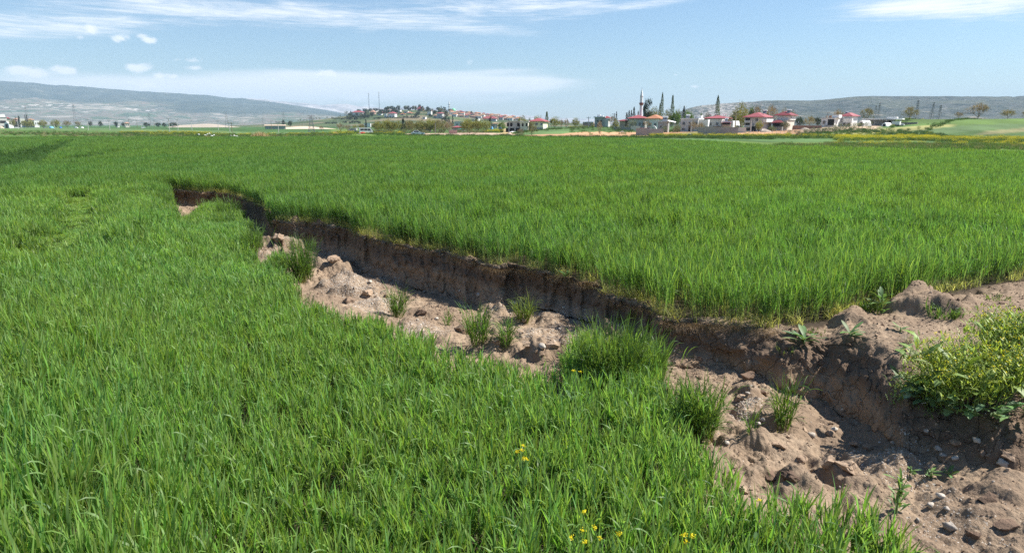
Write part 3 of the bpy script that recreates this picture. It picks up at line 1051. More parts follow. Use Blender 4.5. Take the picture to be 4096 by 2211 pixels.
def build_wheat():
    zu = lambda a, r, x, y: z_upper(x, y)
    zl = lambda a, r, x, y: z_lower(a, r)
    fe = lambda a: np.interp(a, FE_A, FE_R)
    # left of the break the two stands grade into each other
    blend = lambda a, r: sstep(r_top(a) - 12, r_top(a) + 6, r)
    # upper, standing wheat
    lv = []
    a, r = polar_points(8, 45, 16)
    d = r - r_wheat_up(a)
    a0, r0 = polar_points(8, 40, 60)
    d0 = r0 - r_wheat_up(a0)
    thin0 = rng.random(len(r0)) < np.clip((19 - r0) / 4, 0, 1)
    edge0 = d0 < 0.9
    up0 = np.where(ext(a0) < 0.05, rng.random(len(r0)) < blend(a0, r0), d0 > 0)
    lv.append((a0, r0, zu, UP0, 1.0, up0 & (thin0 | (edge0 & (d0 > -1)))))
    as_, rs = polar_points(8, 36, 60)
    ds = rs - r_wheat_up(as_)
    lv.append((as_, rs, zu, ST0, 1.0, (ds > -0.05) & (ds < 0.22) & (ext(as_) > .5) & (rng.random(len(rs)) < np.clip(0.50 + 0.9 * vnoise(as_ * 1.6, 0, 0, 333), 0.05, 1))))
    a1, r1 = polar_points(15, 80, 5.2)
    d1 = r1 - r_wheat_up(a1)
    lv.append((a1, r1, zu, UP1, 1.0, np.where(ext(a1) < 0.05, rng.random(len(r1)) < blend(a1, r1), d1 > 0.55) & (rng.random(len(r1)) < np.clip((r1 - 15) / 4, 0, 1)) & (rng.random(len(r1)) < np.clip((80 - r1) / 8, 0, 1))))
    a2, r2 = polar_points(70, 175, 1.15, 44, -44)
    lv.append((a2, r2, zu, UP2, 1.0, (r2 < fe(a2)) & (rng.random(len(r2)) < np.clip((r2 - 71) / 8, 0, 1))))
    crop('wheat', 'tall green wheat standing dense above the broken soil edge with straw coloured feet', lv)
    lv = []
    a0, r0 = polar_points(3.2, 40, 78)
    d0 = r_low(a0) - r0
    lo0 = np.where(ext(a0) < 0.05, rng.random(len(r0)) > blend(a0, r0), d0 > 0)
    lv.append((a0, r0, zl, LO0, 1.0, lo0 & ((rng.random(len(r0)) < np.clip((17 - r0) / 4, 0, 1)) | (d0 < 0.8))))
    a1, r1 = polar_points(13, 42, 6.5)
    d1 = r_low(a1) - r1
    lo1 = np.where(ext(a1) < 0.05, rng.random(len(r1)) > blend(a1, r1), d1 > 0.5)
    lv.append((a1, r1, zl, LO1, 1.0, lo1 & (rng.random(len(r1)) < np.clip((r1 - 13) / 4, 0, 1))))
    crop('wheat', 'lush leafy green wheat on the sunken near side of the break, filling the foreground', lv, True)


build_wheat()


# ------------------------------------------------------------------ mountains and far hills
def hill_material(name, kind):
    m = bpy.data.materials.new(name)
    m.use_nodes = True
    t = m.node_tree
    k = NT(t)
    b = t.nodes['Principled BSDF']
    b.inputs['Roughness'].default_value = 1.0
    b.inputs['Specular IOR Level'].default_value = 0.0
    P = k.n('ShaderNodeNewGeometry').outputs['Position']
    h = k.n('ShaderNodeAttribute', attribute_name='h').outputs['Fac']
    if kind == 'forest':
        n1 = k.noise(P, 0.0011, 5, 0.6)
        n2 = k.noise(P, 0.006, 5, 0.62)
        mp = k.n('ShaderNodeMapping', ins={'Scale': (0.0022, 0.0030, 0.020)})
        k.link(P, mp.inputs[0])
        n3 = k.noise(mp.outputs[0], 1.0, 6, 0.62, 0.8)
        forest = k.mix(k.smooth(n2, 0.35, 0.7), (.030, .050, .034), (.075, .088, .060))
        fields = k.ramp(n3, [(0.28, (.04, .06, .04)), (0.40, (.07, .11, .05)), (0.47, (.20, .16, .125)), (0.53, (.06, .09, .05)), (0.60, (.36, .31, .26)), (0.66, (.08, .12, .06)), (0.75, (.27, .23, .20))])
        low = k.m('SUBTRACT', 1.0, k.smooth(k.m('ADD', h, k.m('MULTIPLY', k.m('SUBTRACT', n1, 0.5), 0.75)), 0.30, 0.44))
        c = k.mix(low, forest, fields)
        vo = k.n('ShaderNodeTexVoronoi', feature='F1', ins={'Scale': 0.014, 'Randomness': 1.0, 'Vector': P})
        town = k.m('MULTIPLY', k.smooth(k.noise(P, 0.0016, 3, 0.5), 0.54, 0.66), k.m('LESS_THAN', vo.outputs['Distance'], 0.28))
        town = k.m('MULTIPLY', town, k.m('LESS_THAN', h, 0.42))
        c = k.mix(k.m('MULTIPLY', town, 0.85), c, (.62, .56, .52))
        scar = k.m('MULTIPLY', k.smooth(n2, 0.66, 0.74), 0.6)
        c = k.mix(scar, c, (.46, .39, .33))
    elif kind == 'pale':
        n2 = k.noise(P, 0.0025, 6, 0.65)
        c = k.ramp(n2, [(0.35, (.12, .14, .12)), (0.5, (.34, .30, .27)), (0.65, (.55, .50, .46)), (0.8, (.2, .2, .17))])
    else:
        n1 = k.noise(P, 0.004, 5, 0.6)
        n2 = k.noise(P, 0.022, 5, 0.68, 0.6)
        n3 = k.noise(P, 0.06, 4, 0.7)
        c = k.mix(k.smooth(n2, 0.40, 0.62), (.036, .048, .040), (.092, .098, .086))
        c = k.mix(k.m('MULTIPLY', k.smooth(n1, 0.45, 0.7), 0.6), c, (.115, .125, .085))
        rock = k.m('MULTIPLY', k.smooth(k.m('ADD', n3, k.m('MULTIPLY', k.n('ShaderNodeAttribute', attribute_name='rock').outputs['Fac'], 0.16)), 0.60, 0.72), 0.85)
        c = k.mix(rock, c, (.44, .40, .37))
        soil = k.m('MULTIPLY', k.smooth(n1, 0.58, 0.66), k.m('SUBTRACT', 1.0, k.smooth(h, 0.12, 0.36)))
        c = k.mix(k.m('MULTIPLY', soil, 0.6), c, (.46, .36, .29))
    k.link(c, b.inputs['Base Color'])
    return m


def ridge(name, crest, D0, D1, D2, mat, nx, ny, amp, ns, power=1.5, seed=0, left_fall=None):
    """a hill range: crest given as photo pixels at depth D1, foot at D0, far side falling off at D2"""
    c = np.array(crest, float)
    q = np.linspace(c[0, 0], c[-1, 0], nx)
    cy = np.interp(q, c[:, 0], c[:, 1])
    top = np.maximum(CAM_H + D1 * (HORIZON - cy) / F * CP * CP, 1.0)
    ts = np.concatenate([np.linspace(0, 1, ny), np.linspace(1, 2, max(6, ny // 5))[1:]])
    T, Q = np.meshgrid(ts, q, indexing='ij')
    TOP = np.broadcast_to(top, T.shape)
    D = np.where(T <= 1, D0 + (D1 - D0) * T, D1 + (D2 - D1) * (T - 1))
    X = (Q - CX) / F * CP * D
    Hh = np.where(T <= 1, T ** power, 1 - (T - 1) ** 1.5)
    n = fbm(X / ns, D / ns, 0, 5, 300 + seed, 0.55)
    gully = np.abs(vnoise(X / (ns * 0.55), D / (ns * 2.2), 3, 320 + seed))
    Z = TOP * Hh * (1 + 0.0 * n) + amp * TOP * (n * 0.35 - gully * 0.4 + 0.2) * np.sin(np.pi * np.clip(T, 0, 1)) ** 0.8
    Z = Z + TOP * 0.012 * vnoise(X / (ns * 0.07), D / (ns * 0.07), 0, 340 + seed) * (T > 0.2)
    Z = np.where((T == 0) | (T >= 2), -0.6, Z)
    V = np.stack([X, D, Z], -1).reshape(-1, 3)
    nr = len(ts)
    i0 = np.arange(nr - 1)[:, None] * nx
    j = np.arange(nx - 1)
    fc = np.stack([i0 + j, i0 + j + 1, i0 + nx + j + 1, i0 + nx + j], -1).reshape(-1, 4)
    rock = np.clip(1 - np.abs(Q - 2880) / 260, 0, 1)
    me = np_mesh(name, V, fc, [mat], None, None, True, {'h': np.clip(T, 0, 1).ravel() * np.clip(Hh, 0, 1).ravel() ** 0.2, 'rock': rock.ravel()})
    o = put(name, me)
    tag(o, kind='structure')
    return o


M_FOREST = hill_material('forested_mountain', 'forest')
M_PALE = hill_material('pale_mountain', 'pale')
M_SCRUB = hill_material('scrub_hill', 'scrub')
ridge('mountain', [(-1700, 300), (-900, 312), (-300, 322), (0, 327), (90, 330), (177, 336), (245, 345), (264, 343), (353, 349), (475, 358), (598, 368), (700, 374),
                   (824, 381), (900, 390), (935, 395), (976, 393), (1003, 399), (1139, 415), (1221, 428), (1300, 439), (1350, 449), (1400, 458), (1480, 472), (1600, 488), (1750, 498)],
      4600, 9000, 11000, M_FOREST, 520, 120, 0.42, 1500, 1.35, 1)
ridge('mountain', [(700, 470), (850, 420), (987, 394), (1080, 401), (1166, 409), (1220, 413), (1290, 422), (1350, 417), (1397, 417), (1436, 426), (1500, 429), (1560, 436),
                   (1603, 430), (1659, 422), (1690, 425), (1730, 434), (1900, 450), (2200, 470), (2700, 490)],
      11200, 13200, 13900, M_PALE, 260, 40, 0.5, 900, 1.0, 2)
ridge('hills', [(2560, 497), (2650, 478), (2700, 456), (2741, 437), (2766, 430), (2796, 424), (2863, 418), (2931, 412), (2999, 409), (3048, 404), (3150, 403), (3228, 404),
                (3292, 399), (3340, 395), (3399, 389), (3463, 385), (3570, 387), (3804, 386.5), (4040, 388), (4096, 384), (4300, 380), (5200, 390)],
      2300, 3600, 4800, M_SCRUB, 420, 90, 0.30, 420, 1.0, 3)


# ------------------------------------------------------------------ the air
def build_haze():
    m = bpy.data.materials.new('air')
    m.use_nodes = True
    t = m.node_tree
    t.nodes.clear()
    k = NT(t)
    v = k.n('ShaderNodeVolumePrincipled', ins={'Color': (.60, .80, 1.0, 1), 'Density': HAZE, 'Anisotropy': 0.0})
    out = k.n('ShaderNodeOutputMaterial')
    k.link(v.outputs[0], out.inputs['Volume'])
    a, b, z0, z1 = -15000, 15000, -2.4, 600
    vs = [(x, y, z) for z in (z0, z1) for y in (a, b) for x in (a, b)]
    fs = [(0, 2, 3, 1), (4, 5, 7, 6), (0, 1, 5, 4), (2, 6, 7, 3), (0, 4, 6, 2), (1, 3, 7, 5)]
    o = put('haze', np_mesh('haze', vs, fs, [m]))
    tag(o, 'pale blue air haze lying between the field and the far mountains', 'haze', kind='stuff')
    o.display_type = 'WIRE'


HAZE = 0.82e-4
build_haze()


# ------------------------------------------------------------------ building kit
def land1(x, y):
    return float(land(np.array([x], float), np.array([y], float))[0])


def ground_at(px, py, lo=50.0, hi=1600.0):
    """where the line of sight of a photo pixel meets the land"""
    D = np.exp(np.linspace(math.log(lo), math.log(hi), 1500))
    dx, dy, dz = ray(px, py)
    x = dx / dy * D
    z = land(x, D)
    zr = CAM_H + dz / dy * D
    i = int(np.argmax(zr <= z)) if (zr <= z).any() else len(D) - 1
    return float(x[i]), float(D[i]), float(z[i])


class MB:
    """collects simple solids into one mesh"""
    def __init__(self):
        self.v, self.f, self.mi = [], [], []

    def add(self, vs, fs, mi=0):
        o = len(self.v)
        self.v += [tuple(p) for p in vs]
        self.f += [tuple(i + o for i in f) for f in fs]
        self.mi += [mi] * len(fs)

    def box(self, x0, y0, z0, x1, y1, z1, mi=0):
        vs = [(x, y, z) for z in (z0, z1) for y in (y0, y1) for x in (x0, x1)]
        self.add(vs, [(0, 2, 3, 1), (4, 5, 7, 6), (0, 1, 5, 4), (2, 6, 7, 3), (0, 4, 6, 2), (1, 3, 7, 5)], mi)

    def bar(self, a, b, r0, r1=None, n=5, mi=0):
        a, b = Vector(a), Vector(b)
        r1 = r0 if r1 is None else r1
        d = (b - a).normalized()
        u = d.orthogonal().normalized()
        w = d.cross(u)
        vs = []
        for p, r in ((a, r0), (b, r1)):
            for i in range(n):
                t = 2 * math.pi * i / n
                vs.append(p + (u * math.cos(t) + w * math.sin(t)) * r)
        fs = [(i, (i + 1) % n, n + (i + 1) % n, n + i) for i in range(n)]
        fs += [tuple(range(n - 1, -1, -1)), tuple(range(n, 2 * n))]
        self.add(vs, fs, mi)

    def lathe(self, prof, n=12, mi=0, c=(0, 0, 0)):
        vs, fs = [], []
        for r, z in prof:
            for i in range(n):
                t = 2 * math.pi * i / n
                vs.append((c[0] + r * math.cos(t), c[1] + r * math.sin(t), c[2] + z))
        for k in range(len(prof) - 1):
            for i in range(n):
                fs.append((k * n + i, k * n + (i + 1) % n, (k + 1) * n + (i + 1) % n, (k + 1) * n + i))
        fs.append(tuple(range(n - 1, -1, -1)))
        fs.append(tuple((len(prof) - 1) * n + i for i in range(n)))
        self.add(vs, fs, mi)

    def prism(self, prof, y0, y1, mi=0):
        """outline in x,z extruded along y"""
        n = len(prof)
        vs = [(x, y0, z) for x, z in prof] + [(x, y1, z) for x, z in prof]
        fs = [tuple(range(n)), tuple(range(2 * n - 1, n - 1, -1))]
        fs += [(i, n + i, n + (i + 1) % n, (i + 1) % n) for i in range(n)]
        self.add(vs, fs, mi)

    def build(self, name, mats, parent=None, loc=None, smooth=False):
        me = bpy.data.meshes.new(name)
        me.from_pydata(self.v, [], self.f)
        for m in (mats if isinstance(mats, (list, tuple)) else [mats]):
            me.materials.append(m)
        me.polygons.foreach_set('material_index', self.mi)
        if smooth:
            me.polygons.foreach_set('use_smooth', [len(f) == 4 for f in self.f])
            me.update()
            me.set_sharp_from_angle(angle=math.radians(40))
        me.update()
        return put(name, me, parent, loc)


MAT = {
    'white': principled('white_plaster', (.74, .73, .70), 0.9, 0.15, 0.10, 0.6),
    'offwhite': principled('cream_plaster', (.62, .57, .48), 0.9, 0.15, 0.12, 0.6),
    'grey': principled('grey_render', (.36, .355, .34), 0.95, 0.1, 0.2, 0.7),
    'lgrey': principled('pale_grey_render', (.52, .51, .49), 0.92, 0.1, 0.14, 0.6),
    'block': principled('grey_blockwork', (.30, .295, .28), 0.95, 0.1, 0.22, 1.4),
    'brick': principled('red_brown_brick', (.30, .185, .14), 0.95, 0.1, 0.25, 1.2),
    'tan': principled('tan_render', (.47, .38, .28), 0.95, 0.1, 0.16, 0.7),
    'yellow': principled('pale_yellow_plaster', (.78, .75, .50), 0.9, 0.1, 0.06, 0.6),
    'pink': principled('dusty_pink_render', (.50, .33, .28), 0.92, 0.1, 0.15, 0.8),
    'redroof': principled('red_sheet_roof', (.31, .085, .090), 0.6, 0.3, 0.18, 0.8),
    'darkred': principled('dark_red_roof', (.20, .040, .046), 0.65, 0.3, 0.2, 0.8),
    'orange': principled('orange_tile_roof', (.42, .19, .11), 0.85, 0.15, 0.2, 1.5),
    'tileroof': principled('faded_tile_roof', (.36, .22, .165), 0.9, 0.1, 0.25, 0.4),
    'rust': principled('old_tile_roof', (.42, .27, .17), 0.9, 0.1, 0.25, 1.0),
    'glass': principled('dark_window_glass', (.035, .04, .05), 0.15, 0.5),
    'dark': principled('dark_opening', (.03, .028, .026), 0.9, 0.1, 0.3, 2.0),
    'frame': principled('white_window_frame', (.70, .70, .68), 0.6, 0.3),
    'metal': principled('grey_galvanised_steel', (.22, .22, .23), 0.5, 0.4, 0.2, 3.0),
    'tank': principled('white_tank_paint', (.80, .80, .80), 0.4, 0.4),
    'panel': principled('blue_grey_collector', (.16, .17, .19), 0.4, 0.4),
    'concrete': principled('pale_concrete', (.47, .455, .43), 0.95, 0.1, 0.18, 1.0),
    'canvas': principled('white_canvas', (.80, .80, .79), 0.85, 0.1, 0.04, 1.0),
    'blue': principled('blue_tarpaulin', (.045, .15, .50), 0.5, 0.3, 0.2, 2.0),
    'lblue': principled('light_blue_tarpaulin', (.17, .42, .70), 0.5, 0.3, 0.15, 2.0),
    'red': principled('red_cloth', (.62, .06, .06), 0.8, 0.2, 0.2, 3.0),
    'carwhite': principled('white_car_paint', (.80, .80, .80), 0.25, 0.5),
    'cargrey': principled('grey_car_paint', (.25, .26, .27), 0.3, 0.5),
    'rubber': principled('black_rubber', (.02, .02, .02), 0.8, 0.2),
    'bark': principled('tree_bark', (.17, .13, .10), 0.95, 0.1, 0.3, 4.0),
    'palebark': principled('pale_tree_bark', (.30, .25, .20), 0.95, 0.1, 0.3, 4.0),
    'stone': principled('rubble_stone', (.40, .34, .28), 0.95, 0.1, 0.3, 1.5),
    'sand': principled('pale_sand', (.60, .47, .36), 0.98, 0.05, 0.1, 0.4),
    'green': principled('green_dome_paint', (.22, .62, .33), 0.4, 0.3),
    'teal': principled('teal_sheet_metal', (.08, .38, .30), 0.5, 0.3, 0.2, 1.0),
    'wood': principled('weathered_wood', (.22, .16, .11), 0.9, 0.1, 0.3, 5.0),
}


def window(parent, x, z, w, h, y=0.0, side=None, frame='frame', pane='glass', name='window'):
    """a framed window on the front (y) or on the right side (side = x of that wall, then x counts along depth)"""
    m = MB()
    if side is None:
        m.box(x, y - 0.05, z, x + w, y + 0.04, z + h, 1)
        for a in ((x - .09, z - .09, x + w + .09, z), (x - .09, z + h, x + w + .09, z + h + .09), (x - .09, z, x, z + h), (x + w, z, x + w + .09, z + h), (x + w / 2 - .035, z, x + w / 2 + .035, z + h)):
            m.box(a[0], y - 0.10, a[1], a[2], y + 0.03, a[3], 0)
    else:
        m.box(side - 0.04, x, z, side + 0.05, x + w, z + h, 1)
        for a in ((x - .09, z - .09, x + w + .09, z), (x - .09, z + h, x + w + .09, z + h + .09), (x - .09, z, x, z + h), (x + w, z, x + w + .09, z + h)):
            m.box(side - 0.03, a[0], a[1], side + 0.10, a[2], a[3], 0)
    return m.build(name, [MAT[frame], MAT[pane]], parent)


def hip_roof(W, d, h, ov, z, thick=0.18, ridge=0.35):
    m = MB()
    x0, x1, y0, y1 = -W / 2 - ov, W / 2 + ov, -ov, d + ov
    if W >= d:
        rx = max(W / 2 + ov - (d / 2 + ov) * 0.95, 0.15)
        a, b = (-rx, d / 2, z + h), (rx, d / 2, z + h)
    else:
        ry = max(d / 2 + ov - (W / 2 + ov) * 0.95, 0.15)
        a, b = (0, d / 2 - ry, z + h), (0, d / 2 + ry, z + h)
    base = [(x0, y0, z), (x1, y0, z), (x1, y1, z), (x0, y1, z)]
    top = [(x, y, zz + thick) for x, y, zz in base]
    vs = base + top + [a, b]
    fs = [(3, 2, 1, 0), (0, 1, 5, 4), (1, 2, 6, 5), (2, 3, 7, 6), (3, 0, 4, 7)]
    if W >= d:
        fs += [(4, 5, 9, 8), (5, 6, 9), (6, 7, 8, 9), (7, 4, 8)]
    else:
        fs += [(4, 5, 8), (5, 6, 9, 8), (6, 7, 9), (7, 4, 8, 9)]
    m.add(vs, fs)
    return m


def heater(root, x, y, z, s=1.0):
    s *= .72
    """rooftop solar water heater: sloping collector and white tank"""
    m = MB()
    m.add([(x - .9 * s, y - .9 * s, z + .1), (x + .9 * s, y - .9 * s, z + .1), (x + .9 * s, y + .5 * s, z + 1.3 * s), (x - .9 * s, y + .5 * s, z + 1.3 * s),
           (x - .9 * s, y - .8 * s, z), (x + .9 * s, y - .8 * s, z), (x + .9 * s, y + .6 * s, z + 1.2 * s), (x - .9 * s, y + .6 * s, z + 1.2 * s)],
          [(0, 1, 2, 3), (7, 6, 5, 4), (0, 4, 5, 1), (1, 5, 6, 2), (2, 6, 7, 3), (3, 7, 4, 0)])
    m.bar((x - .7 * s, y + .6 * s, z), (x - .7 * s, y + .6 * s, z + 1.4 * s), .05)
    m.bar((x + .7 * s, y + .6 * s, z), (x + .7 * s, y + .6 * s, z + 1.4 * s), .05)
    p = m.build('solar_collector', MAT['panel'], root)
    t = MB()
    t.bar((x - 1.0 * s, y + .65 * s, z + 1.6 * s), (x + 1.0 * s, y + .65 * s, z + 1.6 * s), .36 * s, n=10)
    t.build('water_tank', MAT['tank'], p, None, True)
    return p


def house(label, pl, pr, base, top, depth=9, wall='white', turn=12, D=None, name='house', group=None, cat='house'):
    """walls as wide as the photo shows from pl to pr, base and wall top in photo pixels; returns the empty and its size"""
    pc = (pl + pr) / 2
    if D is None:
        x, y, z = ground_at(pc, base)
    else:
        x, y = (pc - CX) / F * CP * D, D
        z = land1(x, y)
    _, _, zt = at_depth(pc, top, y)
    W = (pr - pl) * mpp(y) / math.cos(math.radians(turn))
    h = float(zt - z)
    a = math.atan2(x, y)
    root = empty(name, (x, y, z - 0.15), -a - math.radians(turn))
    tag(root, label, cat, group)
    m = MB()
    m.box(-W / 2, 0, -0.5, W / 2, depth, h + 0.15)
    w = m.build('wall', MAT[wall], root)
    return root, W, h + 0.15, depth, w


def flat_roof(root, W, h, d, mat='lgrey', ov=0.25, th=0.25):
    m = MB()
    m.box(-W / 2 - ov, -ov, h, W / 2 + ov, d + ov, h + th)
    return m.build('roof', MAT[mat], root)


def roof_hip(root, W, h, d, rise, mat='redroof', ov=0.7, name='roof'):
    return hip_roof(W, d, rise, ov, h).build(name, MAT[mat], root)


def door(root, x, w=1.0, h=2.1, z=0.1, mat='dark', y=0.0):
    m = MB()
    m.box(x, y - 0.08, z, x + w, y + 0.03, z + h)
    return m.build('door', MAT[mat], root)


def recess(root, x, z, w, h, rail=0.9, y=0.0, railmat='lgrey', name='balcony'):
    """a dark loggia with a parapet in front"""
    m = MB()
    m.box(x, y - 0.03, z, x + w, y + 0.05, z + h, 1)
    m.box(x - .1, y - 1.0, z - .15, x + w + .1, y - 0.04, z, 0)
    m.box(x - .1, y - 1.0, z, x + w + .1, y - 0.88, z + rail, 0)
    m.box(x - .1, y - .88, z, x, y - .04, z + h, 0)
    m.box(x + w, y - .88, z, x + w + .1, y - .04, z + h, 0)
    return m.build(name, [MAT[railmat], MAT['dark']], root)


# ------------------------------------------------------------------ the row of houses beyond the fields (right)
def village():
    # low brick block
    r, W, h, d, _ = house('low unfinished red brick block with pale upper course left of the grey two storey block', 2331, 2373, 509, 491, 9, 'brick', 8)
    m = MB(); m.box(-W / 2 - .1, -.1, h, W / 2 + .1, d + .1, h + 1.1); m.build('upper_course', MAT['concrete'], r)
    for x in (-2.6, -.6, 1.4):
        window(r, x, h + .25, .8, .6, -.12, None, 'concrete', 'dark')
    # tall grey concrete block
    r, W, h, d, _ = house('tall bare grey concrete block with junk and tanks on its flat roof', 2378, 2416, 509, 471, 7, 'grey', 10)
    flat_roof(r, W, h, d, 'lgrey', .5, .45)
    m = MB()
    for x, w_, hh in ((-1.4, 1.0, .9), (0.1, 1.5, .5), (-.4, .6, 1.1)):
        m.box(x, 1.2, h + .45, x + w_, 2.6, h + .45 + hh)
    m.build('roof_tank', MAT['tank'], r)
    for x, z in ((-1.3, .55 * h), (.5, .55 * h), (-1.3, .15 * h), (.6, .2 * h)):
        window(r, x, z, .9, 1.0, 0, None, 'lgrey', 'dark')
    m = MB(); m.box(W / 2 - .05, .4, -.4, W / 2 + 1.9, d - .4, h - .5); m.build('stair_tower', MAT['lgrey'], r)
    hr = hip_roof(3.4, 5.4, 1.2, .25, h - .35); o = hr.build('porch_roof', MAT['redroof'], r); o.location = (W / 2 + .9, .6, 0)
    # small red roof behind
    r, W, h, d, _ = house('small low house with red roof half hidden by trees left of the firs', 2478, 2500, 505, 485, 6, 'tan', 10, 285)
    roof_hip(r, W, h, d, .7)
    # prayer hall with red hip roof
    r, W, h, d, _ = house('prayer hall with wide red hip roof at the foot of the minaret', 2515, 2578, 513, 475, 9, 'lgrey', 8, 283, 'mosque_hall', None, 'mosque')
    roof_hip(r, W, h, d, 1.5, 'redroof', .9)
    for x in (-2.4, -.8, .8, 2.2):
        window(r, x, h * .35, .8, 1.4)
    # minaret
    x, y = (2562 - CX) / F * CP * 288, 288
    z = land1(x, y)
    root = tag(empty('minaret', (x, y, z - .2)), 'white minaret with pointed cone and brick red balcony beside the red roofed hall', 'minaret')
    px = mpp(y)
    H = lambda py: float(at_depth(2562, py, y)[2]) - z + .2
    m = MB(); m.lathe([(.66, 0), (.66, 3), (.61, H(423))], 14); m.build('shaft', MAT['canvas'], root, None, True)
    m = MB(); m.lathe([(.61, H(423)), (.84, H(417)), (.86, H(415.5))], 14); m.build('balcony_corbel', MAT['brick'], root, None, True)
    m = MB(); m.lathe([(.87, H(415.5)), (.89, H(411.5)), (.80, H(411.5)), (.80, H(414))], 14); m.build('balcony_rail', MAT['darkred'], root)
    m = MB(); m.lathe([(.64, H(415)), (.61, H(386.5))], 14); m.build('upper_shaft', MAT['canvas'], root, None, True)
    m = MB(); m.lathe([(.67, H(387)), (.67, H(385.6))], 14); m.build('cornice', MAT['darkred'], root)
    m = MB(); m.lathe([(.62, H(385.6)), (.40, H(370)), (.05, H(357))], 14); m.build('spire', MAT['canvas'], root, None, True)
    m = MB(); m.bar((0, 0, H(357)), (0, 0, H(351)), .05); m.bar((-.14, 0, H(352.5)), (.14, 0, H(352.5)), .04); m.build('finial', MAT['metal'], root)
    # orange roofed hall
    r, W, h, d, _ = house('white walled hall with orange tile hip roof right of the minaret', 2588, 2634, 510, 476, 8, 'white', 16, 274, 'mosque_hall', None, 'mosque')
    roof_hip(r, W, h, d, 1.6, 'orange', .9)
    for x in (1.2, 3.4, 5.4):
        window(r, x, h * .4, .7, 1.1, side=W / 2)
    window(r, -1.6, h * .4, .8, 1.2); window(r, .6, h * .4, .8, 1.2)
    # white barrel shed
    x, y = (2612 - CX) / F * CP * 262, 262
    root = tag(empty('barrel_shed', (x, y, land1(x, y) - .1), -.25), 'small white shed with barrel vaulted roof before the orange roofed hall', 'shed')
    pr = [(1.25 * math.cos(t), .9 + 1.15 * math.sin(t)) for t in np.linspace(0, math.pi, 13)]
    m = MB(); m.prism([(1.25, 0)] + pr + [(-1.25, 0)], 0, 3.2); m.build('vault', MAT['canvas'], root)
    m = MB(); m.box(-.4, -.05, .1, .4, 0, 1.5); m.build('door', MAT['lgrey'], root)
    # small grey house with heater
    r, W, h, d, _ = house('small grey flat roofed house with a solar water heater on top', 2632, 2668, 513, 489, 6, 'grey', 8, 252)
    flat_roof(r, W, h, d, 'lgrey'); heater(r, .6, 1.5, h + .25, 1.35)
    window(r, -.9, h * .45, .7, .9); window(r, .8, h * .45, .7, .9)
    m = MB(); m.add([(W / 2 + .1, -1, h + .6), (W / 2 + 2.8, -1, h - .1), (W / 2 + 2.8, 3, h + .1), (W / 2 + .1, 3, h + .8), (W / 2 + .1, -1, h + .5), (W / 2 + 2.8, -1, h - .2), (W / 2 + 2.8, 3, h), (W / 2 + .1, 3, h + .7)],
                    [(0, 1, 2, 3), (7, 6, 5, 4), (0, 4, 5, 1), (1, 5, 6, 2), (2, 6, 7, 3), (3, 7, 4, 0)])
    m.bar((W / 2 + 2.6, -.8, 0), (W / 2 + 2.6, -.8, h - .1), .07); m.build('awning', MAT['canvas'], r)
    # pale grey house with white wing
    r, W, h, d, _ = house('pale grey two storey box house with white side wing and roof heater', 2723, 2791, 519, 477, 8, 'lgrey', 14, 252)
    flat_roof(r, W, h, d, 'white', .12, .3); heater(r, -1.2, 2, h + .3, 1.0)
    for x in (-2.4, -.1, 1.9):
        window(r, x, h * .56, .9, 1.1)
    window(r, -2.5, h * .15, .9, .7, 0, None, 'frame', 'dark'); door(r, -.2, 1.0, 2.0, .2)
    m = MB(); m.box(W / 2 - .02, 1.2, h - 2.6, W / 2 + 3.2, d, h - .2); m.build('side_wing', MAT['white'], r)
    m = MB(); m.box(W / 2 - 2.2, 3.0, h + .3, W / 2 + .4, 5.2, h + 1.3); m.build('stair_hut', MAT['white'], r)
    window(r, W / 2 - 1.9, h + .5, .6, .5, 2.98, None, 'frame', 'panel')
    # long red roof behind
    r, W, h, d, _ = house('brown walled house under a broad red hip roof with rooftop tanks', 2820, 2912, 505, 475, 9, 'tan', 6, 275)
    roof_hip(r, W, h, d, 1.35, 'redroof', .9)
    for x in (-3.0, -1.0, 2.0, 2.9):
        m = MB(); m.bar((x, d * .42, h + .9), (x, d * .42, h + 1.75), .06); m.bar((x - .3, d * .42, h + 1.8), (x + .3, d * .42, h + 1.8), .2, n=8); m.build('roof_tank', MAT['tank'], r)
    # white flat house in front
    r, W, h, d, _ = house('white two storey flat roofed house with dark porch before the broad red roof', 2831, 2884, 514, 481, 8, 'lgrey', 15, 252)
    flat_roof(r, W, h, d, 'lgrey', .15, .3)
    window(r, -1.9, h * .56, .95, 1.0); window(r, .5, h * .56, .9, 1.0); window(r, -1.7, h * .1, .6, .8, 0, None, 'frame', 'dark'); door(r, 1.1, .8, 1.9, .2)
    m = MB(); m.box(W / 2 - .01, .8, -.3, W / 2 + 3.9, d - .5, h - .35); m.build('side_wing', MAT['white'], r)
    recess(r, W / 2 + .4, h * .5, 2.7, 1.3, .5, .8, 'pink'); heater(r, W / 2 + .9, 3, h - .35, .8)
    m = MB(); m.box(W / 2 - .1, -1.0, h - 1.05, W / 2 + 3.4, .75, h - .9); m.build('porch_roof', MAT['redroof'], r)
    m = MB(); m.box(-.2, -1.4, h * .42, W / 2 + .2, -.02, h * .47); m.bar((-.1, -1.3, 0), (-.1, -1.3, h * .42), .06); m.bar((W / 2, -1.3, 0), (W / 2, -1.3, h * .42), .06); m.build('awning', MAT['wood'], r)
    # three storey house with red hip roof and open loggias
    r, W, h, d, _ = house('three storey concrete house with bright red hip roof and open loggias', 2980, 3047, 523, 470, 9, 'lgrey', 20, 248)
    roof_hip(r, W, h, d, 1.75, 'redroof', .8)
    heater(r, W / 2 - .9, d * .45, h + 1.3, .95)
    H3 = h / 3.0
    recess(r, -W / 2 + .3, H3 * 2.05, 1.9, 1.35, .55); recess(r, -W / 2 + .3, H3 * 1.1, 1.9, 1.2, .5)
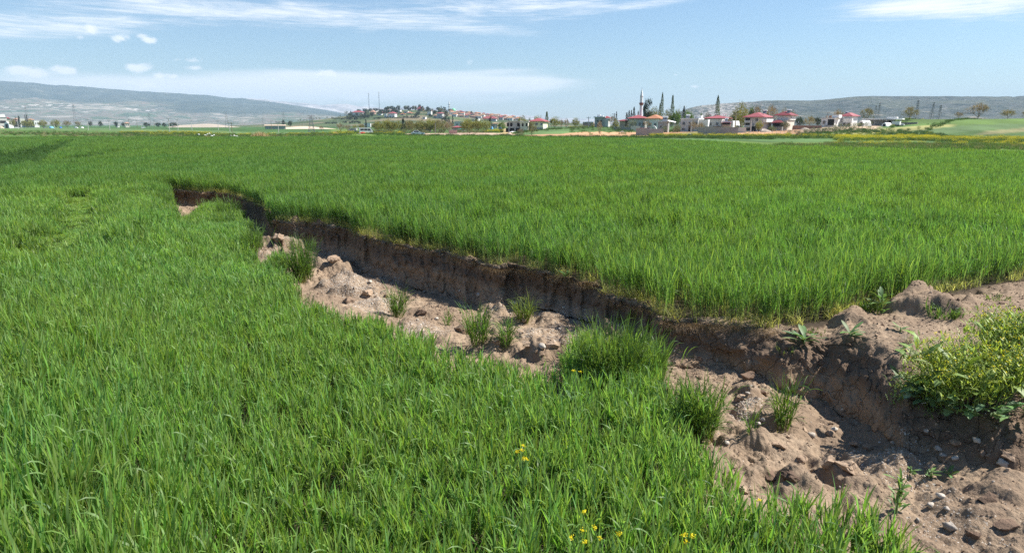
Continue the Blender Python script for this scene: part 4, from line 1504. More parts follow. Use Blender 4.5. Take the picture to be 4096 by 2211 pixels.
    m = MB(); m.box(-W / 2 + .3, -.05, .55, -W / 2 + 2.2, .04, 1.3); m.build('ground_floor_opening', MAT['dark'], r)
    window(r, .6, H3 * 2.2, 1.0, 1.0); window(r, -.2, H3 * 1.25, .5, .9); window(r, 1.9, H3 * 1.25, .5, .9)
    m = MB(); m.box(-W / 2 + 2.6, -.06, .1, -W / 2 + 4.2, .04, 1.9); m.build('garage_door', MAT['dark'], r)
    door(r, W / 2 - 1.6, .7, 1.7, .1)
    m = MB(); m.box(W / 2 + .03, .2, H3 * 2.0, W / 2 + 1.3, d - .4, H3 * 2.0 + 1.15); m.build('side_balcony', MAT['white'], r)
    for x in (1.4, 4.6):
        window(r, x, H3 * 2.15 + .5, .8, 1.1, side=W / 2 - .0)
    m = MB(); m.box(-W / 2 + 2.35, -.3, 0, -W / 2 + 2.6, -.06, h - .2); m.build('corner_pillar', MAT['white'], r)
    # house with two dark red roofs
    r, W, h, d, _ = house('house with two stacked dark red roofs right of the three storey house', 3096, 3146, 516, 480, 8, 'offwhite', 18, 250)
    m = MB(); m.box(-W / 2 + .7, 1.4, h, W / 2 + .4, d, h + 1.5); m.build('upper_storey', MAT['white'], r)
    o = hip_roof(W, d - 1, 1.55, .7, 0).build('upper_roof', MAT['darkred'], r); o.location = (.4, 1.0, h + 1.5)
    o = hip_roof(W * .82, 3.0, 1.1, .3, 0).build('porch_roof', MAT['darkred'], r); o.location = (-W * .1, -2.2, h * .72)
    m = MB(); m.box(-W / 2 + .3, -1.9, h * .40, W * .25, -.06, h * .70); m.build('porch', MAT['dark'], r)
    m = MB(); m.box(-W / 2 - .2, -2.2, -.3, W * .3, -.06, h * .38); m.build('terrace_wall', MAT['block'], r)
    heater(r, W / 2 - .5, 2.4, h + 2.4, .9)
    window(r, 1.0, h * .5, 1.0, .9); window(r, 2.0, h + .4, .9, .8, side=W / 2 + .4)
    # modern white house
    r, W, h, d, _ = house('modern white house with dark recessed porch and folded canvas on the flat roof', 3286, 3335, 505, 474, 8, 'white', 20, 262)
    flat_roof(r, W, h, d, 'lgrey', .15, .25)
    window(r, -W / 2 + .6, h * .38, 1.0, 1.2)
    m = MB(); m.box(-W / 2 + 2.4, -.06, .5, W / 2 - .2, .05, h - .3); m.build('porch_opening', MAT['dark'], r)
    m = MB(); m.box(-W / 2 + 2.0, -1.3, -.4, W / 2, -.06, .8); m.build('porch_parapet', MAT['grey'], r)
    for x, mt in ((-1.2, 'tan'), (.1, 'orange'), (1.3, 'canvas')):
        m = MB(); m.bar((x, 1.6, h + .25), (x, 1.6, h + 1.0), .42, n=9); m.build('roof_barrel', MAT[mt], r)
    m = MB(); m.box(W / 2 - 1.4, 1.0, h + .25, W / 2 + 1.0, 4.0, h + 1.3); m.build('roof_canvas', MAT['canvas'], r)
    for x in (1.2, 4.0):
        window(r, x, h * .3, .7, .9, side=W / 2)
    # white block with little red dome roof
    r, W, h, d, _ = house('tall white block with a low red hip roof joined right of the modern house', 3366, 3400, 501, 466, 6, 'white', 22, 264)
    roof_hip(r, W, h, d, 1.4, 'redroof', .75)
    m = MB(); m.box(-.6, -1.1, h * .42, W / 2 + .8, -.04, h * .80); m.build('bay', MAT['white'], r)
    m = MB(); m.box(-.6, -1.2, h * .38, W / 2 + .9, -.03, h * .42); m.build('balcony_slab', MAT['lgrey'], r)
    window(r, -.9, h * .15, .7, .9); window(r, .7, h * .12, .8, 1.1, 0, None, 'frame', 'dark'); heater(r, -1.0, 2, h + 1.0, .6)
    # long canopy building
    r, W, h, d, _ = house('long low grey building under a wide thin white canopy roof', 3468, 3566, 501, 479, 7, 'block', 6, 268, 'canopy_building', None, 'building')
    m = MB(); m.box(-W / 2 - 1.3, -2.2, h, W / 2 + 3.0, d + .5, h + .42); m.build('canopy_roof', MAT['white'], r)
    m = MB(); m.box(W / 2 - 2.6, .6, h + .42, W / 2 + 1.0, 4.5, h + 1.0); m.build('roof_parapet', MAT['white'], r)
    for x in (-W / 2 - 1.0, -W / 6, W / 4, W / 2 + 2.6):
        m = MB(); m.bar((x, -2.0, -.3), (x, -2.0, h), .08); m.build('canopy_post', MAT['lgrey'], r)
    for x in (-2.8, 1.0):
        window(r, x, h * .35, 1.1, .9, 0, None, 'lgrey', 'dark')
    door(r, 3.0, .9, 1.9, .2)
    # unfinished concrete house on the green slope
    r, W, h, d, _ = house('unfinished grey concrete house with empty window holes on the green slope', 2030, 2078, 516, 487, 8, 'concrete', 10, 268)
    flat_roof(r, W, h, d, 'lgrey', .4, .25)
    for x in (-2.6, -1.3, 1.4):
        m = MB(); m.box(x, -.05, h * .55, x + .9, .05, h * .88); m.build('window_hole', MAT['dark'], r)
    for x, w_ in ((-3.0, 1.0), (-1.5, 1.8), (.9, 1.4)):
        m = MB(); m.box(x, -.05, .1, x + w_, .05, h * .40); m.build('ground_opening', MAT['dark'], r)
    r, W, h, d, _ = house('pale right half of the unfinished concrete house with two square window holes', 2081, 2112, 515, 488, 8, 'offwhite', 10, 264)
    flat_roof(r, W, h, d, 'lgrey', .3, .25)
    for x in (-.9, .6):
        m = MB(); m.box(x, -.05, h * .55, x + .7, .05, h * .85); m.build('window_hole', MAT['dark'], r)
    m = MB(); m.box(-W / 2 - .1, -.06, h * .42, W / 2 + .1, .0, h * .47); m.build('floor_band', MAT['lgrey'], r)
    # yellow house with red roof
    r, W, h, d, _ = house('pale yellow house with red hip roof on a grey base by the green slope', 2122, 2172, 512, 487, 9, 'yellow', 12, 266)
    roof_hip(r, W, h, d, 1.35, 'redroof', .7)
    m = MB(); m.box(-W / 2 - .05, -.08, -.4, W / 2 + .05, d + .05, h * .38); m.build('base_storey', MAT['concrete'], r)
    window(r, -.5, h * .62, .8, .8); window(r, 1.5, h * .62, .7, .8)
    # grove houses on the left
    for (lab, a, b, base, top, wall, roof, rise) in [
        ('small white flat house with roof tank hidden in the willows', 1818, 1852, 512, 487, 'lgrey', 'flat', 0),
        ('low pink house with red roof below the willow grove', 1808, 1846, 524, 511, 'pink', 'redroof', 1.0),
        ('old farm hut with sagging pale tile hip roof at the roadside', 1676, 1720, 528, 517, 'grey', 'rust', 1.4),
        ('small grey shed with white door left of the old farm hut', 1651, 1667, 529, 519, 'block', 'flat', 0),
        ('small white house with dark tank behind the dark fir by the minibus', 1456, 1482, 509, 494, 'white', 'flat', 0),
        ('small brown gabled house behind the blue tents', 1968, 1990, 512, 495, 'tan', 'rust', 1.0),
        ('teal sheet metal shack at the end of the pink wall', 1832, 1858, 526, 518, 'lgrey', 'teal', .4),
        ('grey shed under bare trees left of the minibus', 1396, 1424, 525, 515, 'grey', 'flat', 0)]:
        r, W, h, d, _ = house(lab, a, b, base, top, 5, wall, 8)
        if roof == 'flat':
            flat_roof(r, W, h, d, 'lgrey', .15, .2)
        else:
            roof_hip(r, W, h, d, rise, roof, .5)
        window(r, -W * .28, h * .4, W * .16, h * .35)
        door(r, W * .12, W * .16, h * .65, .1, 'frame')
    # house at the left edge
    r, W, h, d, _ = house('four storey pale block with dark upper floor and red roofed annex at the far left', 2, 28, 503, 470, 14, 'concrete', -14, 760, 'apartment_block', None, 'building')
    flat_roof(r, W, h, d, 'lgrey', .6, .5)
    m = MB(); m.box(-W / 2 + .4, 1, h + .5, W / 2 - 1, d - 1, h + 3.0); m.build('upper_floor', MAT['white'], r)
    m = MB(); m.box(-W / 2 + .6, -.1, h * .45, W / 2 - 1.2, .05, h * .7); m.build('loggia', MAT['dark'], r)
    m = MB(); m.box(-W / 2 + 1.6, -.1, h * .08, W / 2 - 1.8, .05, h * .2); m.build('ground_opening', MAT['dark'], r)
    r, W, h, d, _ = house('cream house with dark red roof right of the four storey pale block', 27, 41, 503, 475, 10, 'offwhite', -8, 790)
    roof_hip(r, W, h, d, 2.2, 'darkred', 1.0)
    for (lab, a, b, base, top, wall, roof) in [
        ('distant white hall with curved bright roof among the left trees', 84, 102, 502, 476, 'white', 'flat'),
        ('distant red roofed house left of the twin cypresses', 63, 82, 502, 478, 'pink', 'tileroof'),
        ('distant low white house beyond the yellow green trees', 140, 156, 502, 483, 'white', 'flat'),
        ('distant pale house with red roof just right of the twin cypresses', 118, 138, 502, 480, 'offwhite', 'tileroof'),
        ('small cream house standing alone in the left plain with brown roof', 503, 518, 504, 494, 'offwhite', 'tileroof'),
        ('tiny white hut by the road in the left plain', 470, 477, 503, 495, 'white', 'flat')]:
        r, W, h, d, _ = house(lab, a, b, base, top, 9, wall, -10, 880)
        if roof == 'flat':
            flat_roof(r, W, h, d, 'white', .2, .4)
        else:
            roof_hip(r, W, h, d, 1.8, roof, .6)
        window(r, -W * .3, h * .45, W * .2, h * .3); window(r, W * .1, h * .45, W * .2, h * .3)


village()


# ------------------------------------------------------------------ hill town (about 1.2 km away)
def hill_town():
    rg = random.Random(5)
    # (left, right, base, eaves, wall, roof, rise, label)
    big = [(1404, 1413, 464, 451, 'white', 'flat', 0, 'white annex at the left end of the big white house on the hill'),
           (1412, 1452, 464, 450, 'white', 'redroof', 3.2, 'big white house with long red roof at the left end of the hill town'),
           (1453, 1469, 450, 436, 'grey', 'flat', 0, 'grey unfinished tower house on the hill skyline beside the left mast'),
           (1471, 1480, 449, 439, 'yellow', 'flat', 0, 'cream cube house on the skyline just below the left mast'),
           (1484, 1498, 459, 449, 'pink', 'tileroof', 4.0, 'pink house with tall faded red roof below the two masts'),
           (1499, 1508, 451, 444, 'offwhite', 'flat', 0, 'small cream flat house between the two masts'),
           (1512, 1528, 462, 456, 'white', 'flat', 0, 'long low white shed below the right mast'),
           (1524, 1536, 457, 451, 'tan', 'redroof', 2.0, 'brown house with flat red roof right of the long white shed'),
           (1538, 1548, 470, 456, 'white', 'flat', 0, 'narrow white house stepping down the hill left of the balconied block'),
           (1547, 1556, 441, 433, 'tan', 'rust', 2.0, 'brown villa with layered roofs on the skyline by a fir'),
           (1556, 1580, 470, 454, 'white', 'redroof', 3.0, 'three storey white block with pink balconies and red roof mid hill'),
           (1553, 1572, 450, 441, 'grey', 'tileroof', 1.5, 'grey long house behind the white water tower'),
           (1587, 1602, 449, 441, 'white', 'flat', 0, 'white stepped house among dark pines at the hill centre'),
           (1618, 1633, 453, 446, 'white', 'flat', 0, 'long white house right of the hill centre pines'),
           (1604, 1616, 462, 457, 'offwhite', 'orange', 2.2, 'low house with orange roof among the lower pines'),
           (1630, 1646, 456, 452, 'tan', 'orange', 2.0, 'house with bright orange red roof right of the long white house'),
           (1671, 1694, 444, 436, 'orange', 'darkred', 5.0, 'large dark red domed roof house on the skyline'),
           (1690, 1702, 477, 469, 'white', 'flat', 0, 'white house at the hill foot beside the tall willows'),
           (1711, 1725, 461, 447, 'white', 'flat', 0, 'tall white house on the right shoulder of the hill'),
           (1748, 1770, 474, 454, 'lgrey', 'redroof', 2.0, 'four storey pale grey apartment block left of the big pine'),
           (1734, 1748, 471, 463, 'white', 'tileroof', 2.0, 'small white house left of the pale grey apartment block'),
           (1932, 1984, 484, 475, 'lgrey', 'redroof', 4.0, 'wide house with broad crimson roof on the lower right hill'),
           (1884, 1912, 484, 476, 'white', 'flat', 0, 'wide white flat house left of the broad crimson roof'),
           (1722, 1734, 452, 446, 'offwhite', 'tileroof', 1.8, 'tile roofed house on the right skyline below the pines')]
    for a, b, base, top, wall, roof, rise, lab in big:
        x, y, z = ground_at((a + b) / 2, base, 700, 1495)
        r, W, h, d, _ = house(lab, a, b, base, top, 11, wall, rg.uniform(8, 22), y)
        if roof == 'flat':
            flat_roof(r, W, h, d, 'white' if wall != 'grey' else 'grey', .4, .5)
        else:
            roof_hip(r, W, h, d, rise, roof, 1.0)
        n = max(1, int(W / 5))
        for fl in range(max(1, int(h / 3.4))):
            for i in range(n):
                window(r, -W / 2 + (i + .3) * W / n, fl * 3.3 + 1.0, W / n * .38, 1.5)
    # rows of small tile roofed houses on the right shoulder
    spots = []
    for row, (off, step) in enumerate(((6, 15), (12, 17), (18, 18), (25, 20))):
        px = 1802 + row * 5
        while px < 2085:
            cy = np.interp(px, HILL_Q, HILL_Y)
            by = cy + off * (1 - 0.45 * (px - 1800) / 290) + rg.uniform(-1, 1)
            spots.append((px, by, rg.uniform(8, 13)))
            px += step * rg.uniform(.8, 1.3)
    src = []
    for i in range(6):
        root = empty('small_house', (0, 0, 0))
        W, d, h = 9 + i % 3 * 1.6, 8, 3.4 + (i % 2) * 1.8
        m = MB(); m.box(-W / 2, 0, -2.5, W / 2, d, h); m.build('wall', MAT[['offwhite', 'white', 'tan', 'lgrey', 'pink', 'white'][i]], root)
        hip_roof(W, d, 1.9, .7, h).build('roof', MAT[['tileroof', 'orange', 'tileroof', 'redroof', 'tileroof', 'rust'][i]], root)
        window(root, -W * .3, 1.2, 1.3, 1.4); window(root, W * .1, 1.2, 1.3, 1.4)
        src.append(root)
    labs = ['cream house with faded tile roof in the rows right of the hilltop mosque', 'white house with orange tile roof in the rows right of the hilltop mosque',
            'tan house with faded tile roof in the rows right of the hilltop mosque', 'grey house with red roof in the rows right of the hilltop mosque',
            'pink house with faded tile roof in the rows right of the hilltop mosque', 'white house with brown roof in the rows right of the hilltop mosque']
    used = set()
    for n, (px, by, w) in enumerate(spots):
        i = n % 6
        r = src[i]
        if i in used:
            c = r.copy(); COL.objects.link(c)
            for ch in r.children:
                k = ch.copy(); COL.objects.link(k); k.parent = c
            r = c
        used.add(i)
        x, y, z = ground_at(px, by, 700, 1495)
        r.location = (x, y, z)
        r.scale = (.82, .82, .82)
        r.rotation_euler = (0, 0, -math.atan2(x, y) - rg.uniform(-.2, .5))
        tag(r, labs[i], 'house', 'tile roofed houses in rows on the right shoulder of the hill')
    # hilltop mosque
    x, y, z = ground_at(1797, 444, 900, 1495)
    root = tag(empty('minaret', (x, y, z - 1)), 'distant slim white minaret with two balconies on the hilltop', 'minaret')
    H = lambda py: float(at_depth(1797, py, y)[2]) - z + 1
    m = MB(); m.lathe([(1.5, 0), (1.2, H(430)), (1.2, H(418)), (1.0, H(412)), (.1, H(403))], 10); m.build('shaft', MAT['white'], root, None, True)
    for py in (428.5, 418.5):
        m = MB(); m.lathe([(1.3, H(py + 1)), (2.1, H(py)), (2.1, H(py - 1.2))], 10); m.build('balcony', MAT['grey'], root)
    x, y, z = ground_at(1814, 447, 900, 1495)
    root = tag(empty('mosque', (x, y, z - .5)), 'distant white mosque with light green dome on the hilltop', 'mosque')
    m = MB(); m.box(-5.5, -5, -2, 5.5, 5, 4.2); m.build('wall', MAT['white'], root)
    m = MB(); m.lathe([(4.8, 4.2)] + [(4.6 * math.cos(t), 4.6 + 4.6 * math.sin(t)) for t in np.linspace(0, 1.5, 7)], 16); m.build('dome', MAT['green'], root, None, True)
    # water tower
    x, y, z = ground_at(1560, 452, 900, 1495)
    root = tag(empty('water_tower', (x, y, z)), 'white mushroom shaped water tower above the balconied white block', 'water tower')
    H = lambda py: float(at_depth(1560, py, y)[2]) - z
    m = MB(); m.lathe([(.7, -1), (.6, H(441))], 10); m.build('stem', MAT['white'], root)
    m = MB(); m.lathe([(.6, H(441)), (2.2, H(439)), (2.3, H(437.5)), (1.2, H(436.8))], 12); m.build('bowl', MAT['white'], root)
    # two radio masts
    for px, top, base, lab in ((1477, 373, 444, 'left lattice radio mast with a small aerial on the hilltop'), (1518, 370, 446, 'right lattice radio mast with a wider head on the hilltop')):
        x, y, z = ground_at(px, base, 900, 1495)
        Ht = float(at_depth(px, top, y)[2]) - z
        root = tag(empty('radio_mast', (x, y, z - 1), .3), lab, 'mast')
        m = MB()
        for sx, sy in ((-1, -.6), (1, -.6), (0, 1)):
            m.bar((sx * .75, sy * .75, 0), (sx * .55, sy * .55, Ht), .14, .12, 4)
        N = 16
        for i in range(N):
            z0, z1 = Ht * i / N, Ht * (i + 1) / N
            m.bar((-.7, -.42, z0), (.7, -.42, z1), .07, n=3)
            m.bar((.7, -.42, z0), (0, .7, z1), .07, n=3)
            m.bar((0, .7, z0), (-.7, -.42, z1), .07, n=3)
        m.build('lattice', MAT['metal'], root)
        m = MB(); m.bar((-1.2, 0, Ht), (-1.2, 0, Ht + 2.2), .3); m.bar((1.0, .3, Ht - 1), (1.0, .3, Ht + 1.2), .3); m.bar((0, 0, Ht - .5), (0, 0, Ht + 2.6), .12); m.build('aerial', MAT['lgrey'], root)
        m = MB(); m.bar((.9, -.7, Ht * .12), (.9, -1.3, Ht * .12), .9, n=10); m.build('dish', MAT['white'], root)


hill_town()


# ------------------------------------------------------------------ walls, sheds, tents, heaps, fences
def small_works():
    def wall(label, a, b, base, top, mat='block', D=None, th=.3, dy=0.0):
        r, W, h, d, w = house(label, a, b, base, top, th, mat, dy, D, 'garden_wall', None, 'wall')
        m = MB(); m.box(-W / 2 - .04, -.04, h, W / 2 + .04, th + .04, h + .08); m.build('coping', MAT['concrete'], r)
        return r
    wall('low grey block wall below the prayer hall trees', 2457, 2523, 518, 509, 'block', 243)
    wall('long grey block wall below the orange roofed hall', 2545, 2588, 530, 514, 'block', 205)
    wall('darker stretch of grey wall right of the red topped shed', 2588, 2654, 529, 517, 'grey', 206)
    wall('pale broken wall stub leading up from the grey block wall', 2526, 2560, 519, 505, 'offwhite', 246, .3, -20)
    wall('long grey garden wall before the white flat house', 2795, 2950, 524, 510, 'block', 218)
    wall('grey garden wall below the three storey house', 2953, 2985, 522, 511, 'lgrey', 232)
    wall('brown stone field wall right of the parked lorry', 3602, 3664, 500, 490, 'stone', 272, .6, 14)
    wall('pinkish yard wall below the willow grove', 1796, 1828, 527, 521, 'pink', 262)
    wall('dark stone terrace wall left of the modern white house', 3166, 3282, 511, 503, 'brick', 252)
    # red topped shed
    r, W, h, d, _ = house('low block shed with flat red sheet roof against the grey wall', 2547, 2598, 529, 514, 4, 'block', 0, 208, 'shed', None, 'shed')
    m = MB(); m.box(-W / 2 + .8, -.2, h, W / 2 + .2, d, h + .14); m.build('roof', MAT['redroof'], r)
    # rubble and canvas heaps
    def heap(label, name, px, py, w, hgt, mat, D=None, cat='heap', n=26, jag=.35):
        x, y, z = ground_at(px, py) if D is None else ((px - CX) / F * CP * D, D, 0)
        if D is not None:
            z = land1(x, y)
        W = w * mpp(y) / 2
        Hh = hgt * mpp(y)
        rgn = np.random.default_rng(int(px))
        m = MB()
        for i in range(n):
            a, q = rgn.uniform(0, 6.28), rgn.uniform(0, 1) ** .6
            s = rgn.uniform(.18, .42) * (Hh if Hh < 1.2 else 1.2)
            p = (q * W * math.cos(a), q * W * .45 * math.sin(a), Hh * (1 - q) * rgn.uniform(.4, .9))
            pts = [Vector(p) + Vector(rgn.normal(0, 1, 3)).normalized() * s * rgn.uniform(.7, 1.3) for _ in range(9)]
            import bmesh
            bm = bmesh.new()
            for v in pts:
                bm.verts.new(v)
            bmesh.ops.convex_hull(bm, input=bm.verts[:])
            bm.verts.index_update()
            fs = [tuple(v.index for v in f.verts) for f in bm.faces]
            m.add([v.co for v in bm.verts], fs)
            bm.free()
        pr = [(W * math.cos(t), Hh * .75 * math.sin(t) ** 1.3 if math.sin(t) > 0 else 0) for t in np.linspace(0, math.pi, 9)]
        m.lathe([(W, -.2), (W * .75, Hh * .3), (W * .4, Hh * .62), (W * .1, Hh * .8)], 11)
        o = m.build(name, MAT[mat], None, (x, y, z))
        o.scale = (1, .6, 1)
        return tag(o, label, cat)
    heap('heap of crumpled white canvas behind the low grey wall', 'canvas_heap', 2477, 510, 46, 9, 'canvas', 246)
    heap('brown rubble heap below the house with two dark red roofs', 'rubble_heap', 3066, 523, 52, 12, 'stone', 238)
    heap('low heap of brown branches and stones on the green slope', 'rubble_heap', 2490, 526, 30, 7, 'stone', 224)
    heap('heap of orange soil at the end of the dirt road', 'soil_heap', 2038, 534, 26, 14, 'sand', 215)
    heap('white rubble along the foot of the unfinished concrete house', 'rubble_heap', 2052, 516, 40, 5, 'canvas', 262)
    heap('brown cut bank with debris left of the modern white house', 'rubble_heap', 3222, 506, 40, 8, 'stone', 250)
    heap('pale sand heap at the far left edge beyond the fields', 'sand_heap', 2, 500, 28, 12, 'sand', 640, n=6)
    heap('white scrap heap in the weeds by the dirt track', 'scrap_heap', 2762, 526, 12, 9, 'canvas', 205, n=10)
    heap('brown soil heap under the rear door of the minibus', 'soil_heap', 1436, 536, 22, 5, 'stone', 246, n=10)
    heap('brown soil heap left of the pale dirt road beside the white car', 'soil_heap', 1706, 541, 26, 5, 'pink', 210, n=12)
    # bare pale mound and long sand coloured bank in the plain
    for (lab, a, b, base, top, D, mat) in [('long low mound of pale bare earth in the left plain', 680, 965, 507, 491, 900, 'stone'),
                                           ('long bank of light sand lying before the hill town', 1062, 1356, 510, 496, 560, 'sand')]:
        x = ((a + b) / 2 - CX) / F * CP * D
        W = (b - a) * mpp(D) / 2
        Hh = (base - top) * mpp(D)
        N = 60
        u = np.linspace(-1, 1, N)
        prof = Hh * np.clip(1 - np.abs(u) ** 3, 0, 1) * (.8 + .15 * np.sin(u * 5 + 1) - .3 * u * (a < 800)) * (1 if a < 800 else (.9 - .25 * u))
        vs = []
        for j, (yy, k) in enumerate(((-8, 0), (-4, .75), (0, 1), (14, .95), (22, 0))):
            for i in range(N):
                vs.append((u[i] * W, yy, prof[i] * k - .3))
        fs = [(j * N + i, j * N + i + 1, (j + 1) * N + i + 1, (j + 1) * N + i) for j in range(4) for i in range(N - 1)]
        m = MB(); m.add(vs, fs)
        o = m.build('earth_bank', MAT[mat], None, (x, D, land1(x, D)))
        o.rotation_euler = (0, 0, -math.atan2(x, D))
        tag(o, lab, 'earth bank')
    r, W, h, d, _ = house('long low dark shed wall under the left end of the light sand bank', 1062, 1140, 509, 503.5, 6, 'grey', 0, 545, 'long_shed', None, 'shed')
    m = MB(); m.add([(-W / 2 - .5, -.6, h), (W / 2 + .5, -.6, h), (W / 2 + .5, d, h + .6), (-W / 2 - .5, d, h + .6), (-W / 2 - .5, -.6, h + .2), (W / 2 + .5, -.6, h + .2), (W / 2 + .5, d, h + .8), (-W / 2 - .5, d, h + .8)],
                    [(3, 2, 1, 0), (4, 5, 6, 7), (0, 1, 5, 4), (1, 2, 6, 5), (2, 3, 7, 6), (3, 0, 4, 7)]); m.build('roof', MAT['sand'], r)
    # dome tents
    def tent(label, px, py, w, hgt, mat, D=None):
        x, y, z = ground_at(px, py) if D is None else ((px - CX) / F * CP * D, D, land1((px - CX) / F * CP * D, D))
        R = w * mpp(y) / 2
        Hh = hgt * mpp(y)
        root = tag(empty('dome_tent', (x, y, z)), label, 'tent')
        m = MB(); m.lathe([(R, -.1)] + [(R * math.cos(t) ** .8, Hh * math.sin(t)) for t in np.linspace(.05, 1.5, 8)], 14); m.build('shell', MAT[mat], root, None, True)
        m = MB(); m.add([(-R * .3, -R * 1.0, 0), (R * .3, -R * 1.0, 0), (R * .2, -R * .82, Hh * .6), (-R * .2, -R * .82, Hh * .6), (-R * .3, -R * .8, 0), (R * .3, -R * .8, 0), (R * .2, -R * .6, Hh * .6), (-R * .2, -R * .6, Hh * .6)],
                        [(0, 1, 2, 3), (7, 6, 5, 4), (0, 4, 5, 1), (1, 5, 6, 2), (2, 6, 7, 3), (3, 7, 4, 0)]); m.build('door_flap', MAT['dark'], root)
    tent('pale blue dome tent beside the willow grove', 1966, 517, 14, 11, 'lblue')
    tent('deep blue dome tent at the edge of the yellow weeds', 2002, 521, 16, 12, 'blue')
    tent('wide light blue dome tent in the left plain', 204, 501, 17, 6.5, 'lblue', 700)
    tent('dull blue shelter behind trees in the left plain', 241, 500, 10, 5, 'blue', 720)
    tent('white and blue shelter in the left plain by yellow flowers', 304, 500, 15, 5, 'canvas', 700)
    tent('small white and blue shelter right of the yellow flowers', 327, 500, 12, 4.5, 'canvas', 720)
    # plastic tunnels
    def tunnel(label, a, b, base, top, D, dep=6):
        x = ((a + b) / 2 - CX) / F * CP * D
        z = land1(x, D)
        R = (b - a) * mpp(D) / 2
        Hh = float(at_depth((a + b) / 2, top, D)[2]) - z
        root = tag(empty('tunnel_tent', (x, D, z), -math.atan2(x, D) - .45), label, 'tunnel tent')
        pr = [(R * math.cos(t), Hh * math.sin(t)) for t in np.linspace(0, math.pi, 15)]
        m = MB(); m.prism(pr, 0, dep); m.build('cover', MAT['canvas'], root)
        m = MB(); m.box(-R * .45, -.05, 0, R * .45, -.003, Hh * .65); m.build('entrance', MAT['dark'], root)
    tunnel('white tunnel tent right of the block with the low red roof', 3431, 3455, 500, 482, 262)
    tunnel('white arched tent before the canopy building', 3527, 3546, 507, 491, 256, 4)
    tunnel('white canvas shelter right of the white flat house', 2922, 2936, 507, 484, 258, 5)
    tunnel('big white vehicle shaped cover by the pale block at the far left', 16, 36, 500, 488, 700, 8)
    # tarpaulin
    x, D = (3085 - CX) / F * CP * 256, 256
    m = MB(); m.add([(-.9, 0, 1.9), (.0, -.3, 3.0), (1.0, 0, 2.5), (.9, 1.8, 2.3), (.0, 1.6, 2.9), (-.9, 1.8, 1.8), (-.9, 0, 1.8), (.0, -.3, 2.9), (1.0, 0, 2.4), (.9, 1.8, 2.2), (.0, 1.6, 2.8), (-.9, 1.8, 1.7)],
                    [(0, 1, 4, 5), (1, 2, 3, 4), (11, 10, 7, 6), (10, 9, 8, 7), (0, 6, 7, 1), (1, 7, 8, 2), (2, 8, 9, 3), (3, 9, 10, 4), (4, 10, 11, 5), (5, 11, 6, 0)])
    for p in ((-.85, .1), (.95, .1), (.85, 1.7), (-.85, 1.7)):
        m.bar((p[0], p[1], -.4), (p[0], p[1], 1.9), .04)
    tag(m.build('tarpaulin', MAT['blue'], None, (x, D, land1(x, D))), 'bright blue tarpaulin between the three storey house and the dark red roofs', 'tarpaulin')
    # fence of leaning posts with wire
    root = None
    for i in range(15):
        px = 2982 + i * 15.5
        py = 540 - i * .6
        x, y, z = ground_at(px, py)
        if root is None:
            root = tag(empty('wire_fence', (x, y, z)), 'wire fence on pale leaning posts before the young olive trees', 'fence')
            o0 = Vector((x, y, z)); prev = None
        p = Vector((x, y, z)) - o0
        lean = 0.12 * math.sin(i * 2.3)
        t = p + Vector((lean, 0, 1.25))
        m = MB(); m.bar(p - Vector((0, 0, .3)), t, .06, .05); m.build('fence_post', MAT['concrete'], root)
        if prev:
            m = MB(); m.bar(prev[1] * .95 + prev[0] * .05, t * .95 + p * .05, .012, n=3); m.bar(prev[1] * .5 + prev[0] * .5, t * .5 + p * .5, .012, n=3); m.build('wire', MAT['metal'], root)
        prev = (p, t)
    # utility poles
    def pole(label, px, base, top, D, mat='concrete', arm=True, lean=0.0, r0=.16, group=None):
        x = (px - CX) / F * CP * D
        z = land1(x, D)
        Hh = float(at_depth(px, top, D)[2]) - z
        root = tag(empty('utility_pole', (x, D, z - .3)), label, 'utility pole', group)
        m = MB(); m.bar((0, 0, 0), (lean * Hh, 0, Hh), r0, r0 * .7, 6); m.build('pole', MAT[mat], root)
        if arm:
            m = MB(); m.box(lean * Hh - .9, -.08, Hh - .5, lean * Hh + .9, .08, Hh - .36)
            for s in (-.8, 0, .8):
                m.bar((lean * Hh + s, 0, Hh - .4), (lean * Hh + s, 0, Hh - .1), .06)
            m.build('crossarm', MAT['metal'], root)
    for k, (px, b, t, D, mt) in enumerate([(72, 502, 467, 520, 'concrete'), (85, 502, 466, 540, 'concrete'), (216, 503, 481, 520, 'concrete'), (351, 503, 474, 430, 'concrete'), (437, 503, 477, 430, 'concrete'),
                                (517, 503, 476, 700, 'wood'), (548, 503, 480, 700, 'wood'), (566, 503, 482, 520, 'concrete'), (617, 503, 480, 700, 'wood'), (676, 510, 468, 300, 'concrete'),
                                (710, 507, 474, 420, 'concrete'), (766, 508, 476, 420, 'concrete'), (872, 508, 480, 420, 'concrete'), (917, 509, 486, 330, 'concrete'), (926, 512, 487, 300, 'wood'),
                                (1085, 505, 482, 520, 'wood'), (1112, 510, 482, 300, 'concrete'), (1352, 505, 468, 420, 'concrete')]):
        lab = ['pale concrete pole nearest the left blocks', 'second pale concrete pole right of the left blocks', 'pale pole beside the wide light blue tent', 'tall pale pole in the left plain right of the white shelters',
               'tall pale pole left of the small lone cream house', 'dark wooden pole behind the small lone cream house', 'dark wooden pole just right of the lone cream house', 'thin pale pole right of the lone cream house',
               'dark wooden pole before the pale quarry scar', 'tallest nearest pale pole under the white quarry scar', 'pale pole before the left end of the bare mound', 'pale pole in the middle of the bare mound',
               'pale pole near the right end of the bare mound', 'short pale pole beside the big left pylon', 'dark pole with wide crossarm right of the big left pylon', 'dark pole over the left end of the sand bank',
               'pale pole standing before the sand bank', 'pale pole left of the hill town beside the grey brown tree'][k]
        pole(lab, px, b, t, D, mt)
    pole('weathered wooden pole beside the big willow by the white vans', 2942, 505, 449, 252, 'tan', True)
    pole('pale pole standing before the three storey house', 3004, 523, 482, 236, 'concrete', False)
